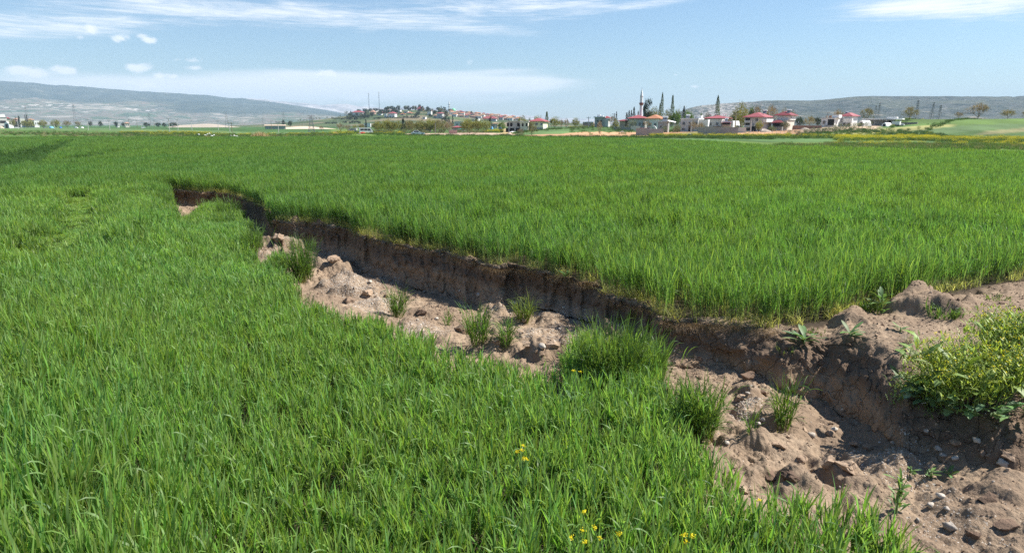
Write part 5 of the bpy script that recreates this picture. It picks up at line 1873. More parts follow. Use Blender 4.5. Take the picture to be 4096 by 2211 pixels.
    pole('leaning steel pole behind the hill right of the yellow house', 2130, 490, 462, 330, 'metal', False, .18)
    pole('pole with three crossarm insulators left of the brick block', 2354, 500, 464, 300, 'metal')
    pole('twin headed pole right of the grey concrete block', 2456, 505, 450, 290, 'metal')
    pole('pale pole before the pale grey box house', 2765, 519, 484, 240, 'white', False)
    pole('dark thin pole between the willows by the farm hut', 1741, 520, 489, 255, 'metal', False, 0, .1)
    pole('street lamp pole left of the modern white house roof', 3307, 500, 445, 275, 'metal')
    # pylons
    def pylon(label, px, base, top, D, arms=3, lean=0.0, wide=2.6, t=.12):
        x = (px - CX) / F * CP * D
        z = land1(x, D)
        Hh = float(at_depth(px, top, D)[2]) - z
        root = tag(empty('pylon', (x, D, z - .3), .35), label, 'pylon')
        m = MB()
        w = lambda q: wide / 2 * (1 - q * .78)
        L = lambda q, sx, sy: (sx * w(q) + lean * Hh * q, sy * w(q), Hh * q)
        for sx in (-1, 1):
            for sy in (-1, 1):
                m.bar(L(0, sx, sy), L(1, sx, sy), t, t * .8, 4)
        N = 9
        for i in range(N):
            q0, q1 = 1 - (1 - i / N) ** 1.0, 1 - (1 - (i + 1) / N) ** 1.0
            for (a, b) in (((-1, -1), (1, -1)), ((1, -1), (1, 1)), ((1, 1), (-1, 1)), ((-1, 1), (-1, -1))):
                m.bar(L(q0, *a), L(q1, *b), t * .55, n=3)
                m.bar(L(q0, *b), L(q1, *a), t * .55, n=3)
        m.build('lattice', MAT['metal'], root)
        for k in range(arms):
            q = 1 - .02 - k * .13
            a = MB(); c = (lean * Hh * q, 0, Hh * q)
            A = wide * (.62 + .08 * (k % 2))
            a.bar((c[0] - A, 0, c[2]), (c[0] + A, 0, c[2]), t * .9, n=4); a.bar((c[0] - A, 0, c[2]), (c[0], 0, c[2] + Hh * .035), t * .6, n=3); a.bar((c[0] + A, 0, c[2]), (c[0], 0, c[2] + Hh * .035), t * .6, n=3)
            for s in (-1, 1):
                a.bar((c[0] + s * A * .95, 0, c[2]), (c[0] + s * A * .95, 0, c[2] - Hh * .03), t * .7, n=4)
            a.build('crossarm', MAT['metal'], root)
    pylon('big dark lattice pylon left of the sand bank', 908, 506, 446, 640, 3, 0, 3.2, .07)
    pylon('slim lattice pylon over the right part of the sand bank', 1136, 506, 446, 760, 3, 0, 3.2, .08)
    pylon('pale lattice pylon nearest the left slope of the hill town', 1245, 522, 460, 300, 2, 0, 2.6, .09)
    pylon('faint lattice pylon at the far left above the twin cypresses', 112, 502, 421, 1150, 3, 0, 5, .09)
    pylon('faint tall lattice pylon in the left plain', 303, 502, 417, 1050, 3, 0, 4.5, .09)
    pylon('thin lattice pylon between the sand bank and the big dark pylon', 1053, 503, 468, 900, 2, 0, 2.6, .08)
    pylon('faint lattice pylon left of the white quarry scar', 600, 503, 452, 1150, 2, 0, 3.4, .09)
    pylon('leaning lattice pylon behind the first round tree on the right rise', 3660, 477, 399, 320, 2, .03, 1.5, .06)
    pylon('lattice pylon in the middle of the three on the right rise', 3720, 475, 407, 330, 2, .11, 1.4, .06)
    pylon('rightmost of the three lattice pylons on the right rise', 3752, 474, 418, 340, 2, .06, 1.4, .06)
    pylon('lattice pylon behind the canopy building by the round willow', 3508, 470, 409, 340, 2, .06, 1.3, .055)
    pylon('darker shorter pylon just left of the one behind the canopy building', 3497, 470, 420, 352, 2, 0, 1.4, .06)


small_works()


# ------------------------------------------------------------------ vehicles
def wheel(root, x, y, r=.32):
    m = MB(); m.bar((x, y - .1, r), (x, y + .1, r), r, n=12); w = m.build('wheel', MAT['rubber'], root)
    m = MB(); m.bar((x, y - .115, r), (x, y + .115, r), r * .55, n=10); m.build('rim', MAT['lgrey'], w)


def car(label, px, py, yaw, kind='saloon', mat='carwhite', D=None, cat='car'):
    if D is None:
        x, y, z = ground_at(px, py)
    else:
        x, y = (px - CX) / F * CP * D, D
        z = land1(x, y)
    van = kind != 'saloon'
    root = tag(empty('minibus' if kind == 'minibus' else ('van' if van else 'parked_car'), (x, y, z), -math.atan2(x, y) + yaw), label, cat)
    if not van:
        L, w = 4.3, 1.7
        low = [(-L / 2, .35), (-L / 2 + .05, .75), (-L / 2 + .5, .92), (L / 2 - 1.2, .92), (L / 2 - .15, .72), (L / 2, .5), (L / 2 - .05, .28), (-L / 2 + .1, .28)]
        m = MB(); m.prism(low, -w / 2, w / 2)
        cab = [(-L / 2 + .45, .91), (-L / 2 + 1.0, 1.40), (-L / 2 + 2.1, 1.45), (L / 2 - 1.25, .91)]
        m.prism(cab, -w / 2 + .12, w / 2 - .12); m.build('body', MAT[mat], root)
        win = [(-L / 2 + .75, .97), (-L / 2 + 1.12, 1.34), (-L / 2 + 2.05, 1.37), (L / 2 - 1.6, .97)]
        m = MB(); m.prism(win, -w / 2 + .09, w / 2 - .09); m.build('window', MAT['glass'], root)
        for sx in (-L / 2 + .8, L / 2 - .8):
            for sy in (-w / 2, w / 2):
                wheel(root, sx, sy, .3)
        for s in (-.5, .5):
            m = MB(); m.box(L / 2 - .16, s - .14, .52, L / 2 + .01, s + .14, .66); m.build('headlight', MAT['tank'], root)
    else:
        L, w, Hh = 4.9, 1.9, 2.15
        body = [(-L / 2, .4), (-L / 2, 1.95), (-L / 2 + .2, Hh), (L / 2 - 1.15, Hh), (L / 2 - .75, 2.0), (L / 2 - .12, 1.15), (L / 2, .9), (L / 2, .4)]
        m = MB(); m.prism(body, -w / 2, w / 2); m.build('body', MAT[mat], root)
        for a, b in ((-L / 2 + .4, -L / 2 + 1.6), (-L / 2 + 1.75, -L / 2 + 2.9)):
            m = MB(); m.box(a, -w / 2 - .02, 1.2, b, w / 2 + .02, 1.85); m.build('window', MAT['glass'], root)
        m = MB(); m.prism([(L / 2 - 1.85, 1.15), (L / 2 - 1.85, 1.85), (L / 2 - 1.2, 1.85), (L / 2 - .5, 1.15)], -w / 2 - .02, w / 2 + .02); m.build('cab_window', MAT['glass'], root)
        m = MB(); m.add([(L / 2 - .13, -w / 2 + .15, 1.2), (L / 2 - .13, w / 2 - .15, 1.2), (L / 2 - .72, w / 2 - .15, 1.97), (L / 2 - .72, -w / 2 + .15, 1.97), (L / 2 - .08, -w / 2 + .15, 1.22), (L / 2 - .08, w / 2 - .15, 1.22), (L / 2 - .67, w / 2 - .15, 2.0), (L / 2 - .67, -w / 2 + .15, 2.0)],
                        [(0, 3, 2, 1), (4, 5, 6, 7), (0, 1, 5, 4), (1, 2, 6, 5), (2, 3, 7, 6), (3, 0, 4, 7)]); m.build('windscreen', MAT['glass'], root)
        for sx in (-L / 2 + .9, L / 2 - .9):
            for sy in (-w / 2, w / 2):
                wheel(root, sx, sy, .34)
        if kind == 'minibus':
            m = MB(); m.box(-L / 2 - 1.5, -w / 2 + .05, 2.02, -L / 2 - .02, w / 2 - .05, 2.12); m.build('rear_hatch', MAT[mat], root)
            m = MB(); m.box(-L / 2 - .02, -w / 2 + .1, .6, -L / 2 + .02, w / 2 - .1, 1.9); m.build('load_opening', MAT['dark'], root)
    return root


car('white minibus parked in the verge with its rear hatch raised', 1464, 535.5, 0.1, 'minibus', 'carwhite', None, 'minibus')
car('white car standing on the pale dirt road beyond the wheat', 1672, 541, 0.05, 'saloon')
car('white van parked by the canvas shelter right of the white flat house', 2936, 508, 0.5, 'van', 'carwhite', 254, 'van')
car('white car close to the lorry right of the arched tent', 3592, 502, -.1, 'saloon', 'carwhite', 262)
car('silver car under the bare trees left of the minibus', 1411, 527, 0.1, 'saloon', 'cargrey', None)
car('small white car far off in the left plain right of the lone cream house', 572, 503, 0, 'saloon', 'carwhite', 700)
car('small grey car far off beside the wide light blue tent', 180, 502, 0, 'saloon', 'cargrey', 700)
car('white car far off left of the twin cypresses', 67, 501, 0, 'saloon', 'carwhite', 690)
x_, y_ = (3582 - CX) / F * CP * 260, 260
rt = tag(empty('box_lorry', (x_, y_, land1(x_, y_)), -math.atan2(x_, y_) - .2), 'white box trailer at the right end of the canopy building', 'trailer')
mm = MB(); mm.box(-1.3, 0, .5, 1.3, 2, 1.75); mm.build('box', MAT['white'], rt)
mm = MB(); mm.box(-1.4, .1, .38, 1.6, 1.9, .5); mm.build('chassis', MAT['metal'], rt)
for sx in (-.6, .6):
    for sy in (.05, 1.95):
        wheel(rt, sx, sy, .28)
# red load and dark figure of the minibus stop
gx, gy, gz = ground_at(1454, 536)
mm = MB()
mm.lathe([(.8, 0), (.9, .25), (.7, .55), (.25, .7)], 10)
ob = mm.build('bundle', MAT['red'], None, (gx, gy - 1.2, gz), True)
ob.scale = (1.3, .7, 1)
tag(ob, 'red cloth bundle lying against the side of the white minibus', 'bundle')


# ------------------------------------------------------------------ trees
M_TWIG = leaf_material('twigs_and_leaves', (1, 1, 1), 0.25, 0.7, 0.1, 0.0, 0.25)
M_LEAF = leaf_material('tree_leaves', (1, 1, 1), 0.3, 0.6, 0.15, 0.0, 0.2, (1.3, 1.3, .7))


def quads(cen, size, col, rg, up=0.0):
    """randomly turned little leaf quads"""
    n = len(cen)
    a = rg.normal(0, 1, (n, 3))
    a[:, 2] *= (1 - up)
    a /= np.linalg.norm(a, axis=1, keepdims=True) + 1e-9
    b = rg.normal(0, 1, (n, 3))
    b -= a * (a * b).sum(1, keepdims=True)
    b /= np.linalg.norm(b, axis=1, keepdims=True) + 1e-9
    s = np.broadcast_to(size, (n,))[:, None]
    p = np.stack([cen - a * s * .5, cen + b * s * .35, cen + a * s * .5, cen - b * s * .35], 1).reshape(-1, 3)
    f = np.arange(4 * n).reshape(n, 4)
    return p, f, np.repeat(col, 4, 0)


def tubes(segs, n=5):
    """(a, b, ra, rb) tapered limbs"""
    vs, fs, o = [], [], 0
    for a, b, ra, rb in segs:
        a, b = Vector(a), Vector(b)
        d = (b - a).normalized()
        u = d.orthogonal().normalized()
        w = d.cross(u)
        for p, r in ((a, ra), (b, rb)):
            for i in range(n):
                t = 2 * math.pi * i / n
                vs.append(p + (u * math.cos(t) + w * math.sin(t)) * r)
        fs += [(o + i, o + (i + 1) % n, o + n + (i + 1) % n, o + n + i) for i in range(n)]
        o += 2 * n
    return np.array([tuple(v) for v in vs]), np.array(fs)


def skeleton(rg, kind):
    """branching limbs of a unit tree (height 1, spread about 1)"""
    segs, tips = [], []
    if kind in ('poplar', 'cypress'):
        segs.append(((0, 0, -.03), (0.01, 0, .95), .022, .004))
        for i in range(16):
            z = rg.uniform(.12, .8)
            a = rg.uniform(0, 6.28)
            e = (math.cos(a) * .26, math.sin(a) * .26, z + .22)
            segs.append(((0, 0, z), e, .006, .002))
            tips.append(e)
        return segs, tips
    if kind in ('pine',):
        segs.append(((0, 0, -.03), (0, 0, .97), .026, .005))
        for i in range(26):
            z = rg.uniform(.22, .92)
            a = rg.uniform(0, 6.28)
            r = .48 * (1.05 - z) ** .7 * rg.uniform(.6, 1.1)
            e = (math.cos(a) * r, math.sin(a) * r, z + .05)
            segs.append(((0, 0, z), e, .008, .003))
            tips.append(e)
        return segs, tips
    fork = {'bare': .11, 'willow': .1, 'round': .14, 'olive': .12, 'bush': .02, 'vase': .18}[kind]
    segs.append(((0, 0, -.04), (.01, 0, fork), .020, .015))

    def grow(p, d, ln, r, lev):
        d = d.normalized()
        q = p + d * ln
        segs.append((p, q, r, r * .6))
        if lev == 0:
            tips.append(q)
            return
        for k in range(3 if lev > 1 else 3):
            nd = d + Vector(rg.normal(0, .42, 3)) + Vector((0, 0, .10 if kind != 'willow' else .02))
            grow(q, nd, ln * rg.uniform(.62, .86), r * .58, lev - 1)
    n0 = 6
    for i in range(n0):
        a = 6.28 * i / n0 + rg.uniform(-.4, .4)
        t = rg.uniform(.35, 1.5 if kind != 'bare' else 1.1)
        d = Vector((math.cos(a) * t, math.sin(a) * t, 1.0))
        grow(Vector((.01, 0, fork)), d, .27, .010, 2)
    return segs, tips


def tree_meshes(kind, seed, leaf=(.1, .15, .05), twig=(.2, .16, .12), n_leaf=500, n_twig=500, lsize=.03, dens=1.0, bark='bark'):
    rg = np.random.default_rng(seed)
    segs, tips = skeleton(rg, kind)
    v, f = tubes(segs)
    # fit into a unit box
    tp = np.array(tips)
    zmax = max(tp[:, 2].max(), .9)
    trunk = np_mesh('trunk', v / zmax, f, [MAT[bark]])
    tp = tp / zmax
    if kind not in ('poplar', 'cypress', 'pine'):
        # fill the crown: inner joints of the limbs and an uneven body
        joints = np.array([tuple(b) for a, b, ra, rb in segs[1:]]) / zmax
        joints = joints[joints[:, 2] > .16]
        k = {'bare': 110, 'vase': 90, 'bush': 160}.get(kind, 150)
        e = rg.normal(0, 1, (k, 3))
        e /= np.linalg.norm(e, axis=1, keepdims=True) + 1e-9
        e *= (rg.uniform(.25, 1, (k, 1)) ** .5) * (1 + .35 * vnoise(e[:, 0] * 2, e[:, 1] * 2, e[:, 2] * 2, seed)[:, None])
        R = np.abs(tp[:, :2]).max() * .85
        body = np.stack([e[:, 0] * R, e[:, 1] * R, (.50 if kind == 'bush' else .58) + e[:, 2] * (.46 if kind == 'bush' else .38)], -1)
        tp = np.concatenate([tp, joints, body])
    parts = []

    def cl(c, n, sp):
        return np.clip(np.array(c)[None] * rg.uniform(1 - sp, 1 + sp, (n, 1)) * rg.uniform(.85, 1.15, (n, 3)), .005, .9)
    if n_twig:
        i = rg.integers(0, len(tp), n_twig)
        b = tp[i] + rg.normal(0, .035, (n_twig, 3))
        out = b - np.array((0, 0, .35))
        a = np.arctan2(out[:, 1], out[:, 0]) + rg.normal(0, .6, n_twig)
        th = np.arctan2(np.hypot(out[:, 0], out[:, 1]), np.maximum(out[:, 2], .05)) + rg.normal(0, .3, n_twig)
        c = cl(twig, n_twig, .3)
        drop = .9 if kind == 'willow' else .15
        parts.append(blades(b, a, rg.uniform(.06, .17, n_twig), rg.uniform(.011, .020, n_twig), th, th + drop, 2, c, c, .3))
    if n_leaf:
        if kind in ('poplar', 'cypress'):
            z = rg.uniform(.10, 1.0, n_leaf) ** (.9 if kind == 'poplar' else 1.1)
            prof = np.clip(.35 + z * 2, 0, 1) * np.clip(1 - z ** 4, 0, 1) ** .8 * .30 + .03
            if kind == 'cypress':
                prof = .40 * (1.02 - z) ** .75 * np.clip(z * 8, 0, 1) + .02
            lump = 1 + .35 * vnoise(z * 9, rg.uniform(0, 1, n_leaf) * 0, seed, 5)
            a = rg.uniform(0, 6.28, n_leaf)
            lump = lump * (1 + .3 * vnoise(np.cos(a) * 1.7, np.sin(a) * 1.7, z * 7, seed))
            r = prof * np.sqrt(rg.uniform(.15, 1, n_leaf)) * lump
            cen = np.stack([r * np.cos(a), r * np.sin(a), z], -1)
        else:
            i = rg.integers(0, len(tp), n_leaf)
            cen = tp[i] + rg.normal(0, .06 * dens, (n_leaf, 3)) * np.array((1, 1, .8))
        clump = 1 + .30 * vnoise(cen[:, 0] * 6, cen[:, 1] * 6, cen[:, 2] * 6, seed + 3)
        c = cl(leaf, n_leaf, .3) * clump[:, None]
        parts.append(quads(cen, lsize * rg.uniform(.6, 1.3, n_leaf), c, rg))
    cv, cf, cc = merge(parts)
    crown = np_mesh('crown', cv, cf, [M_TWIG if kind in ('bare', 'willow', 'vase') else M_LEAF], None, cc)
    w = np.percentile(np.abs(cv[:, :2]).max(1), 97) * 2
    return trunk, crown, w, np.percentile(cv[:, 2], 99.5)


KINDS = {
    'willow': [tree_meshes('willow', 10 + i, (.22, .225, .060), (.27, .24, .11), 1500, 700, .060, 1.25) for i in range(3)],
    'fresh': [tree_meshes('round', 20 + i, (.125, .205, .040), (.2, .2, .08), 1600, 200, .065, 1.2) for i in range(2)],
    'bare': [tree_meshes('bare', 30 + i, (.26, .22, .15), (.25, .20, .155), 260, 1300, .035, 1.2) for i in range(3)],
    'round': [tree_meshes('vase', 40 + i, (.235, .210, .085), (.22, .18, .11), 1200, 1000, .045, 1.2) for i in range(3)],
    'poplar': [tree_meshes('poplar', 50 + i, (.115, .150, .055), (.2, .2, .1), 2400, 0, .040) for i in range(3)],
    'cypress': [tree_meshes('cypress', 60 + i, (.022, .036, .024), (.1, .1, .05), 1500, 0, .045) for i in range(2)],
    'pine': [tree_meshes('pine', 70 + i, (.026, .046, .030), (.1, .1, .05), 1500, 0, .055, 1.1) for i in range(3)],
    'evergreen': [tree_meshes('round', 80 + i, (.040, .062, .038), (.1, .1, .05), 1100, 0, .075, 1.35) for i in range(3)],
    'olive': [tree_meshes('olive', 90 + i, (.150, .175, .120), (.2, .2, .12), 900, 150, .045, 1.2) for i in range(3)],
    'bush': [tree_meshes('bush', 100 + i, (.13, .165, .070), (.2, .18, .1), 800, 250, .055, 1.5) for i in range(3)],
    'blossom': [tree_meshes('round', 110, (.36, .27, .27), (.25, .2, .17), 500, 700, .03, 1.2)],
}
_tcount = {}


def tree(label, kind, px, base, top, width, D=None, group=None, name=None, hill=False):
    if D is None:
        x, y, z = ground_at(px, base, *((700, 1495) if hill else (50, 1600)))
    else:
        x, y = (px - CX) / F * CP * D, D
        z = land1(x, y)
    H = float(at_depth(px, top, y)[2]) - z
    i = _tcount.get(kind, 0)
    _tcount[kind] = i + 1
    tm, cm, w, h = KINDS[kind][i % len(KINDS[kind])]
    root = empty(name or {'cypress': 'cypress_tree', 'poplar': 'poplar_tree', 'pine': 'pine_tree', 'olive': 'olive_tree', 'bush': 'bush', 'evergreen': 'evergreen_tree', 'willow': 'willow_tree'}.get(kind, 'tree'), (x, y, z - .05), i * 2.39)
    sw = width * mpp(y) / w
    root.scale = (sw, sw, max(H, .4) / h)
    tag(root, label, 'bush' if kind == 'bush' else 'tree', group)
    put('trunk', tm, root)
    put('crown', cm, root)
    return root


for lab, kind, px, b, t, w, D in [
    # right village
    ('tall slim poplar rising right of the dark pine beside the minaret', 'poplar', 2645, 500, 369, 15, 300),
    ('shorter poplar shoot leaning on the tall slim poplar right of the minaret', 'poplar', 2637, 500, 412, 10, 302),
    ('slim poplar standing second right of the minaret, left of the pink tree', 'poplar', 2686, 500, 381, 18, 296),
    ('tall poplar standing alone behind the broad red roof before the hill', 'poplar', 2866, 505, 381, 20, 296),
    ('small slim poplar right of the yellow house with red roof', 'poplar', 2187, 510, 446, 14, 300),
    ('dark columnar cypress between the pink tree and the bright green tree', 'cypress', 2733, 500, 424, 24, 296),
    ('broad dark pine with ragged top just right of the minaret', 'pine', 2592, 500, 394, 44, 302),
    ('thin dark pine bough standing left against the broad dark pine', 'pine', 2578, 500, 402, 20, 305),
    ('tallest dark fir left of the minaret', 'cypress', 2534, 500, 427, 18, 296),
    ('dark fir left of the tallest fir by the minaret', 'cypress', 2524, 500, 440, 15, 298),
    ('dark fir with broken top in the row left of the minaret', 'cypress', 2515, 500, 441, 16, 294),
    ('leftmost and lowest dark fir of the row left of the minaret', 'cypress', 2506, 500, 449, 18, 292),
    ('small dark fir close against the foot of the minaret', 'cypress', 2551, 500, 443, 13, 297),
    ('lone dark fir behind the twin headed pole', 'cypress', 2465, 505, 446, 12, 300),
    ('pinkish blossoming tree left of the dark columnar cypress', 'blossom', 2712, 495, 425, 28, 300),
    ('bright green round tree right of the dark columnar cypress', 'fresh', 2752, 505, 441, 44, 282),
    ('bright green tree below the second poplar', 'fresh', 2704, 505, 441, 38, 284),
    ('yellow green willow behind the orange roofed hall', 'willow', 2618, 500, 429, 56, 300),
    ('yellow green willow between the two slim poplars', 'willow', 2668, 500, 438, 48, 296),
    ('olive brown willow behind the prayer hall right side', 'willow', 2590, 500, 436, 36, 304),
    ('green young tree behind the pale grey box house', 'fresh', 2803, 500, 452, 16, 290),
    ('bare tree behind the white wing of the pale grey box house', 'bare', 2829, 505, 448, 40, 296),
    ('huge pale willow behind the wooden pole and white vans', 'willow', 2962, 505, 409, 72, 284),
    ('lower brownish willow in front of the huge pale willow', 'willow', 2966, 505, 440, 64, 268),
    ('fresh green tree right of the huge pale willow', 'fresh', 3002, 505, 424, 22, 286),
    ('bare spreading tree behind the three storey house roof', 'bare', 3026, 505, 416, 50, 284),
    ('bare tree behind the gap between the two red roofed houses', 'bare', 3082, 505, 418, 56, 284),
    ('bare tree reaching behind the upper dark red roof', 'bare', 3133, 505, 432, 50, 286),
    ('grey bare tree left of the huge pale willow', 'bare', 2925, 505, 455, 44, 292),
    ('brownish bare tree right of the two dark red roofs', 'bare', 3165, 505, 440, 36, 280),
    ('tan half bare tree right of the dark red roofs', 'round', 3238, 508, 464, 46, 264),
    ('dark grey green tree behind the brown cut bank', 'evergreen', 3197, 505, 466, 38, 276),
    ('dark tree left of the modern white house', 'evergreen', 3270, 505, 468, 34, 276),
    ('tan bare tree behind the modern white house roof', 'bare', 3350, 495, 437, 62, 300),
    ('round tan willow behind the canopy building', 'round', 3464, 476, 430, 54, 312),
    ('round olive tan tree at the left end of the right rise', 'round', 3634, 482, 427, 64, 300),
    ('largest bare spreading tree on the crest of the right rise', 'bare', 3908, 480, 411, 92, 302),
    ('round tan tree on the right rise near the right edge', 'round', 4027, 489, 438, 62, 286),
    ('faint small bare tree left of the largest tree on the right rise', 'bare', 3831, 474, 447, 38, 330),
    ('tan tree cut by the right edge on the rise', 'round', 4100, 486, 444, 44, 300),
    ('grey olive tree below the dark red roofed house terrace', 'olive', 3138, 516, 480, 34, 240),
    ('pale leafless shrub tree before the pale grey box house', 'bare', 2772, 520, 482, 40, 240),
    ('grey leafless tree left of the long grey garden wall', 'bare', 2802, 522, 488, 42, 236),
    ('grey green shrub left of the pale grey box house', 'olive', 2713, 515, 494, 34, 244),
    ('small tree in leaf before the three storey house', 'willow', 3036, 521, 482, 32, 238),
    ('bare bush tree before the lower dark red roof', 'bare', 3150, 513, 489, 26, 242),
    ('broad grey olive tree below the prayer hall', 'olive', 2530, 513, 478, 56, 262),
    ('brown leafed tree right of the prayer hall', 'bare', 2588, 513, 478, 40, 262),
    ('brownish tree right of the tall grey concrete block', 'bare', 2450, 508, 459, 36, 276),
    ('yellow green willow below the brownish tree by the concrete block', 'willow', 2464, 512, 478, 30, 268),
    ('thin brown leaning tree standing in the orange soil', 'bare', 2398, 543, 482, 24, None),
    ('olive bush left of the low brick block', 'bush', 2330, 520, 498, 44, 264),
    ('grey olive bush before the brick block', 'bush', 2295, 519, 503, 46, 262),
    ('yellow green bush right of the brick block', 'bush', 2371, 512, 485, 20, 268),
    ('tan willow tree in the row left of the brick block', 'willow', 2303, 508, 470, 32, 284),
    ('bare grey tree in the row left of the tan willow', 'bare', 2266, 508, 474, 28, 290),
    ('tan willow at the left of the row beside the small poplar', 'willow', 2218, 512, 466, 42, 284),
    ('bare bush behind the row of trees left of the brick block', 'bare', 2245, 508, 476, 26, 296),
    ('small bare fruit tree standing in front of the unfinished concrete house', 'bare', 2084, 553, 512, 30, None),
    ('larger budding fruit tree on the field edge before the yellow house', 'round', 2127, 554, 487, 42, None),
    ('tan tree behind the unfinished concrete house', 'willow', 2092, 508, 462, 36, 292),
    ('grey bare tree left behind the unfinished concrete house', 'willow', 2080, 508, 466, 30, 300),
    ('green grey small tree left of the red hip roof of the yellow house', 'olive', 2119, 505, 464, 16, 300),
    ('tan tree behind the yellow house', 'willow', 2150, 508, 461, 36, 300),
    ('small bare tree at the right end of the mustard strip', 'bare', 3192, 551, 524, 26, None),
    # willow grove left of centre
    ('grey brown bare tree left of the minibus', 'bare', 1362, 527, 492, 42, None),
    ('small tan bare tree right of the grey brown bare tree', 'bare', 1392, 526, 500, 30, None),
    ('small yellow green tree behind the silver car', 'willow', 1420, 524, 499, 22, None),
    ('tan brushy tree behind the minibus', 'round', 1448, 524, 495, 34, None),
    ('dark slim fir behind the white house by the minibus', 'cypress', 1464, 522, 476, 11, 290),
    ('wide olive willow right of the minibus', 'willow', 1512, 526, 484, 60, 285),
    ('tall olive willow second right of the minibus', 'willow', 1554, 526, 476, 62, 300),
    ('tan willow left of the palm like dark tree', 'willow', 1594, 526, 482, 56, 300),
    ('palm like dark tree standing in the willow grove', 'pine', 1613, 526, 474, 16, 285),
    ('grey tan willow right of the palm like dark tree', 'round', 1636, 526, 480, 52, 300),
    ('pale willow above the old farm hut', 'willow', 1680, 526, 478, 58, 310),
    ('green yellow willow right of the old farm hut', 'willow', 1722, 526, 480, 50, 310),
    ('tan bare willow right of the thin dark pole', 'round', 1756, 526, 478, 46, 300),
    ('golden willow left of the small white flat house', 'willow', 1778, 526, 481, 40, 310),
    ('bare grey tree before the small white flat house', 'bare', 1796, 530, 482, 52, 268),
    ('large golden olive willow at the right of the grove', 'willow', 1870, 526, 474, 62, 290),
    ('wide olive willow next to the blue tents', 'willow', 1908, 526, 478, 56, 285),
    ('golden willow behind the pale blue tent', 'willow', 1944, 522, 476, 46, 300),
    ('green willow between the blue tents and the unfinished house', 'fresh', 2006, 518, 486, 34, 285),
    ('dark fir above the golden willow right of the white flat house', 'pine', 1907, 520, 466, 18, 330),
    ('dark small pine behind the golden willow by the tents', 'pine', 1962, 520, 462, 14, 340),
    ('low green bush in the verge right of the minibus', 'bush', 1570, 529, 513, 40, None),
    ('dark low bush right of the green verge bush', 'bush', 1536, 529, 517, 34, None),
    ('low dark bush before the old farm hut', 'bush', 1700, 530, 520, 40, None),
    ('dark low bush right of the old farm hut', 'bush', 1738, 530, 520, 26, None),
    ('green bush at the foot of the large golden olive willow', 'bush', 1888, 530, 518, 40, None),
    ('dark bush at the right end of the dirt road', 'bush', 1918, 532, 522, 36, None),
    ('dark bush in the yellow weeds by the deep blue tent', 'bush', 1960, 532, 523, 28, None),
    # far left
    ('left cypress of the distant pair in the left plain', 'cypress', 104, 500, 458, 6, 720), ('right taller cypress of the distant pair in the left plain', 'cypress', 111, 500, 457, 7, 725),
    ('distant dark conifer left of the twin cypresses', 'cypress', 65, 500, 464, 6, 760), ('distant dark pine left of the twin cypresses beside a pole', 'pine', 79, 500, 463, 8, 760),
    ('yellow green tree right of the cream house at the far left', 'willow', 50, 502, 474, 26, 640),
    ('yellow green tree below the twin cypresses', 'willow', 96, 502, 476, 24, 640), ('grey tan tree right of the twin cypresses', 'willow', 122, 502, 477, 30, 640),
    ('golden tree left of the wide light blue tent', 'willow', 172, 502, 479, 36, 660), ('golden grey tree right of the wide light blue tent', 'willow', 224, 502, 478, 40, 660),
    ('grey tree in the left plain before the white shelters', 'round', 268, 502, 482, 36, 680), ('small tan tree behind the white shelters in the left plain', 'round', 312, 502, 485, 26, 700),
    ('dark tree right of the white shelters in the left plain', 'evergreen', 362, 502, 484, 16, 800), ('dark round tree between the pale poles in the left plain', 'evergreen', 402, 502, 484, 18, 800),
    ('dark tree left of the small lone cream house', 'evergreen', 464, 502, 486, 16, 800), ('dark tree close behind the small lone cream house', 'evergreen', 492, 502, 489, 12, 800),
    ('dark grove tree right of the second dark pole in the left plain', 'evergreen', 585, 503, 489, 24, 800), ('dark grove tree left of the tallest pale pole', 'evergreen', 632, 503, 490, 22, 800),
    ('wide dark grove tree at the left end of the bare mound', 'evergreen', 690, 505, 490, 40, 760), ('small dark tree in the left plain under the quarry scar', 'evergreen', 657, 504, 491, 18, 780),
    ('green tree right of the slim lattice pylon', 'evergreen', 1134, 500, 478, 12, 800),
    ('dark shrub tree on the lower left slope of the hill town', 'evergreen', 1160, 497, 483, 16, 800), ('bare little tree before the left foot of the hill', 'bare', 1286, 524, 503, 22, None),
]:
    tree(lab, kind, px, b, t, w, D)


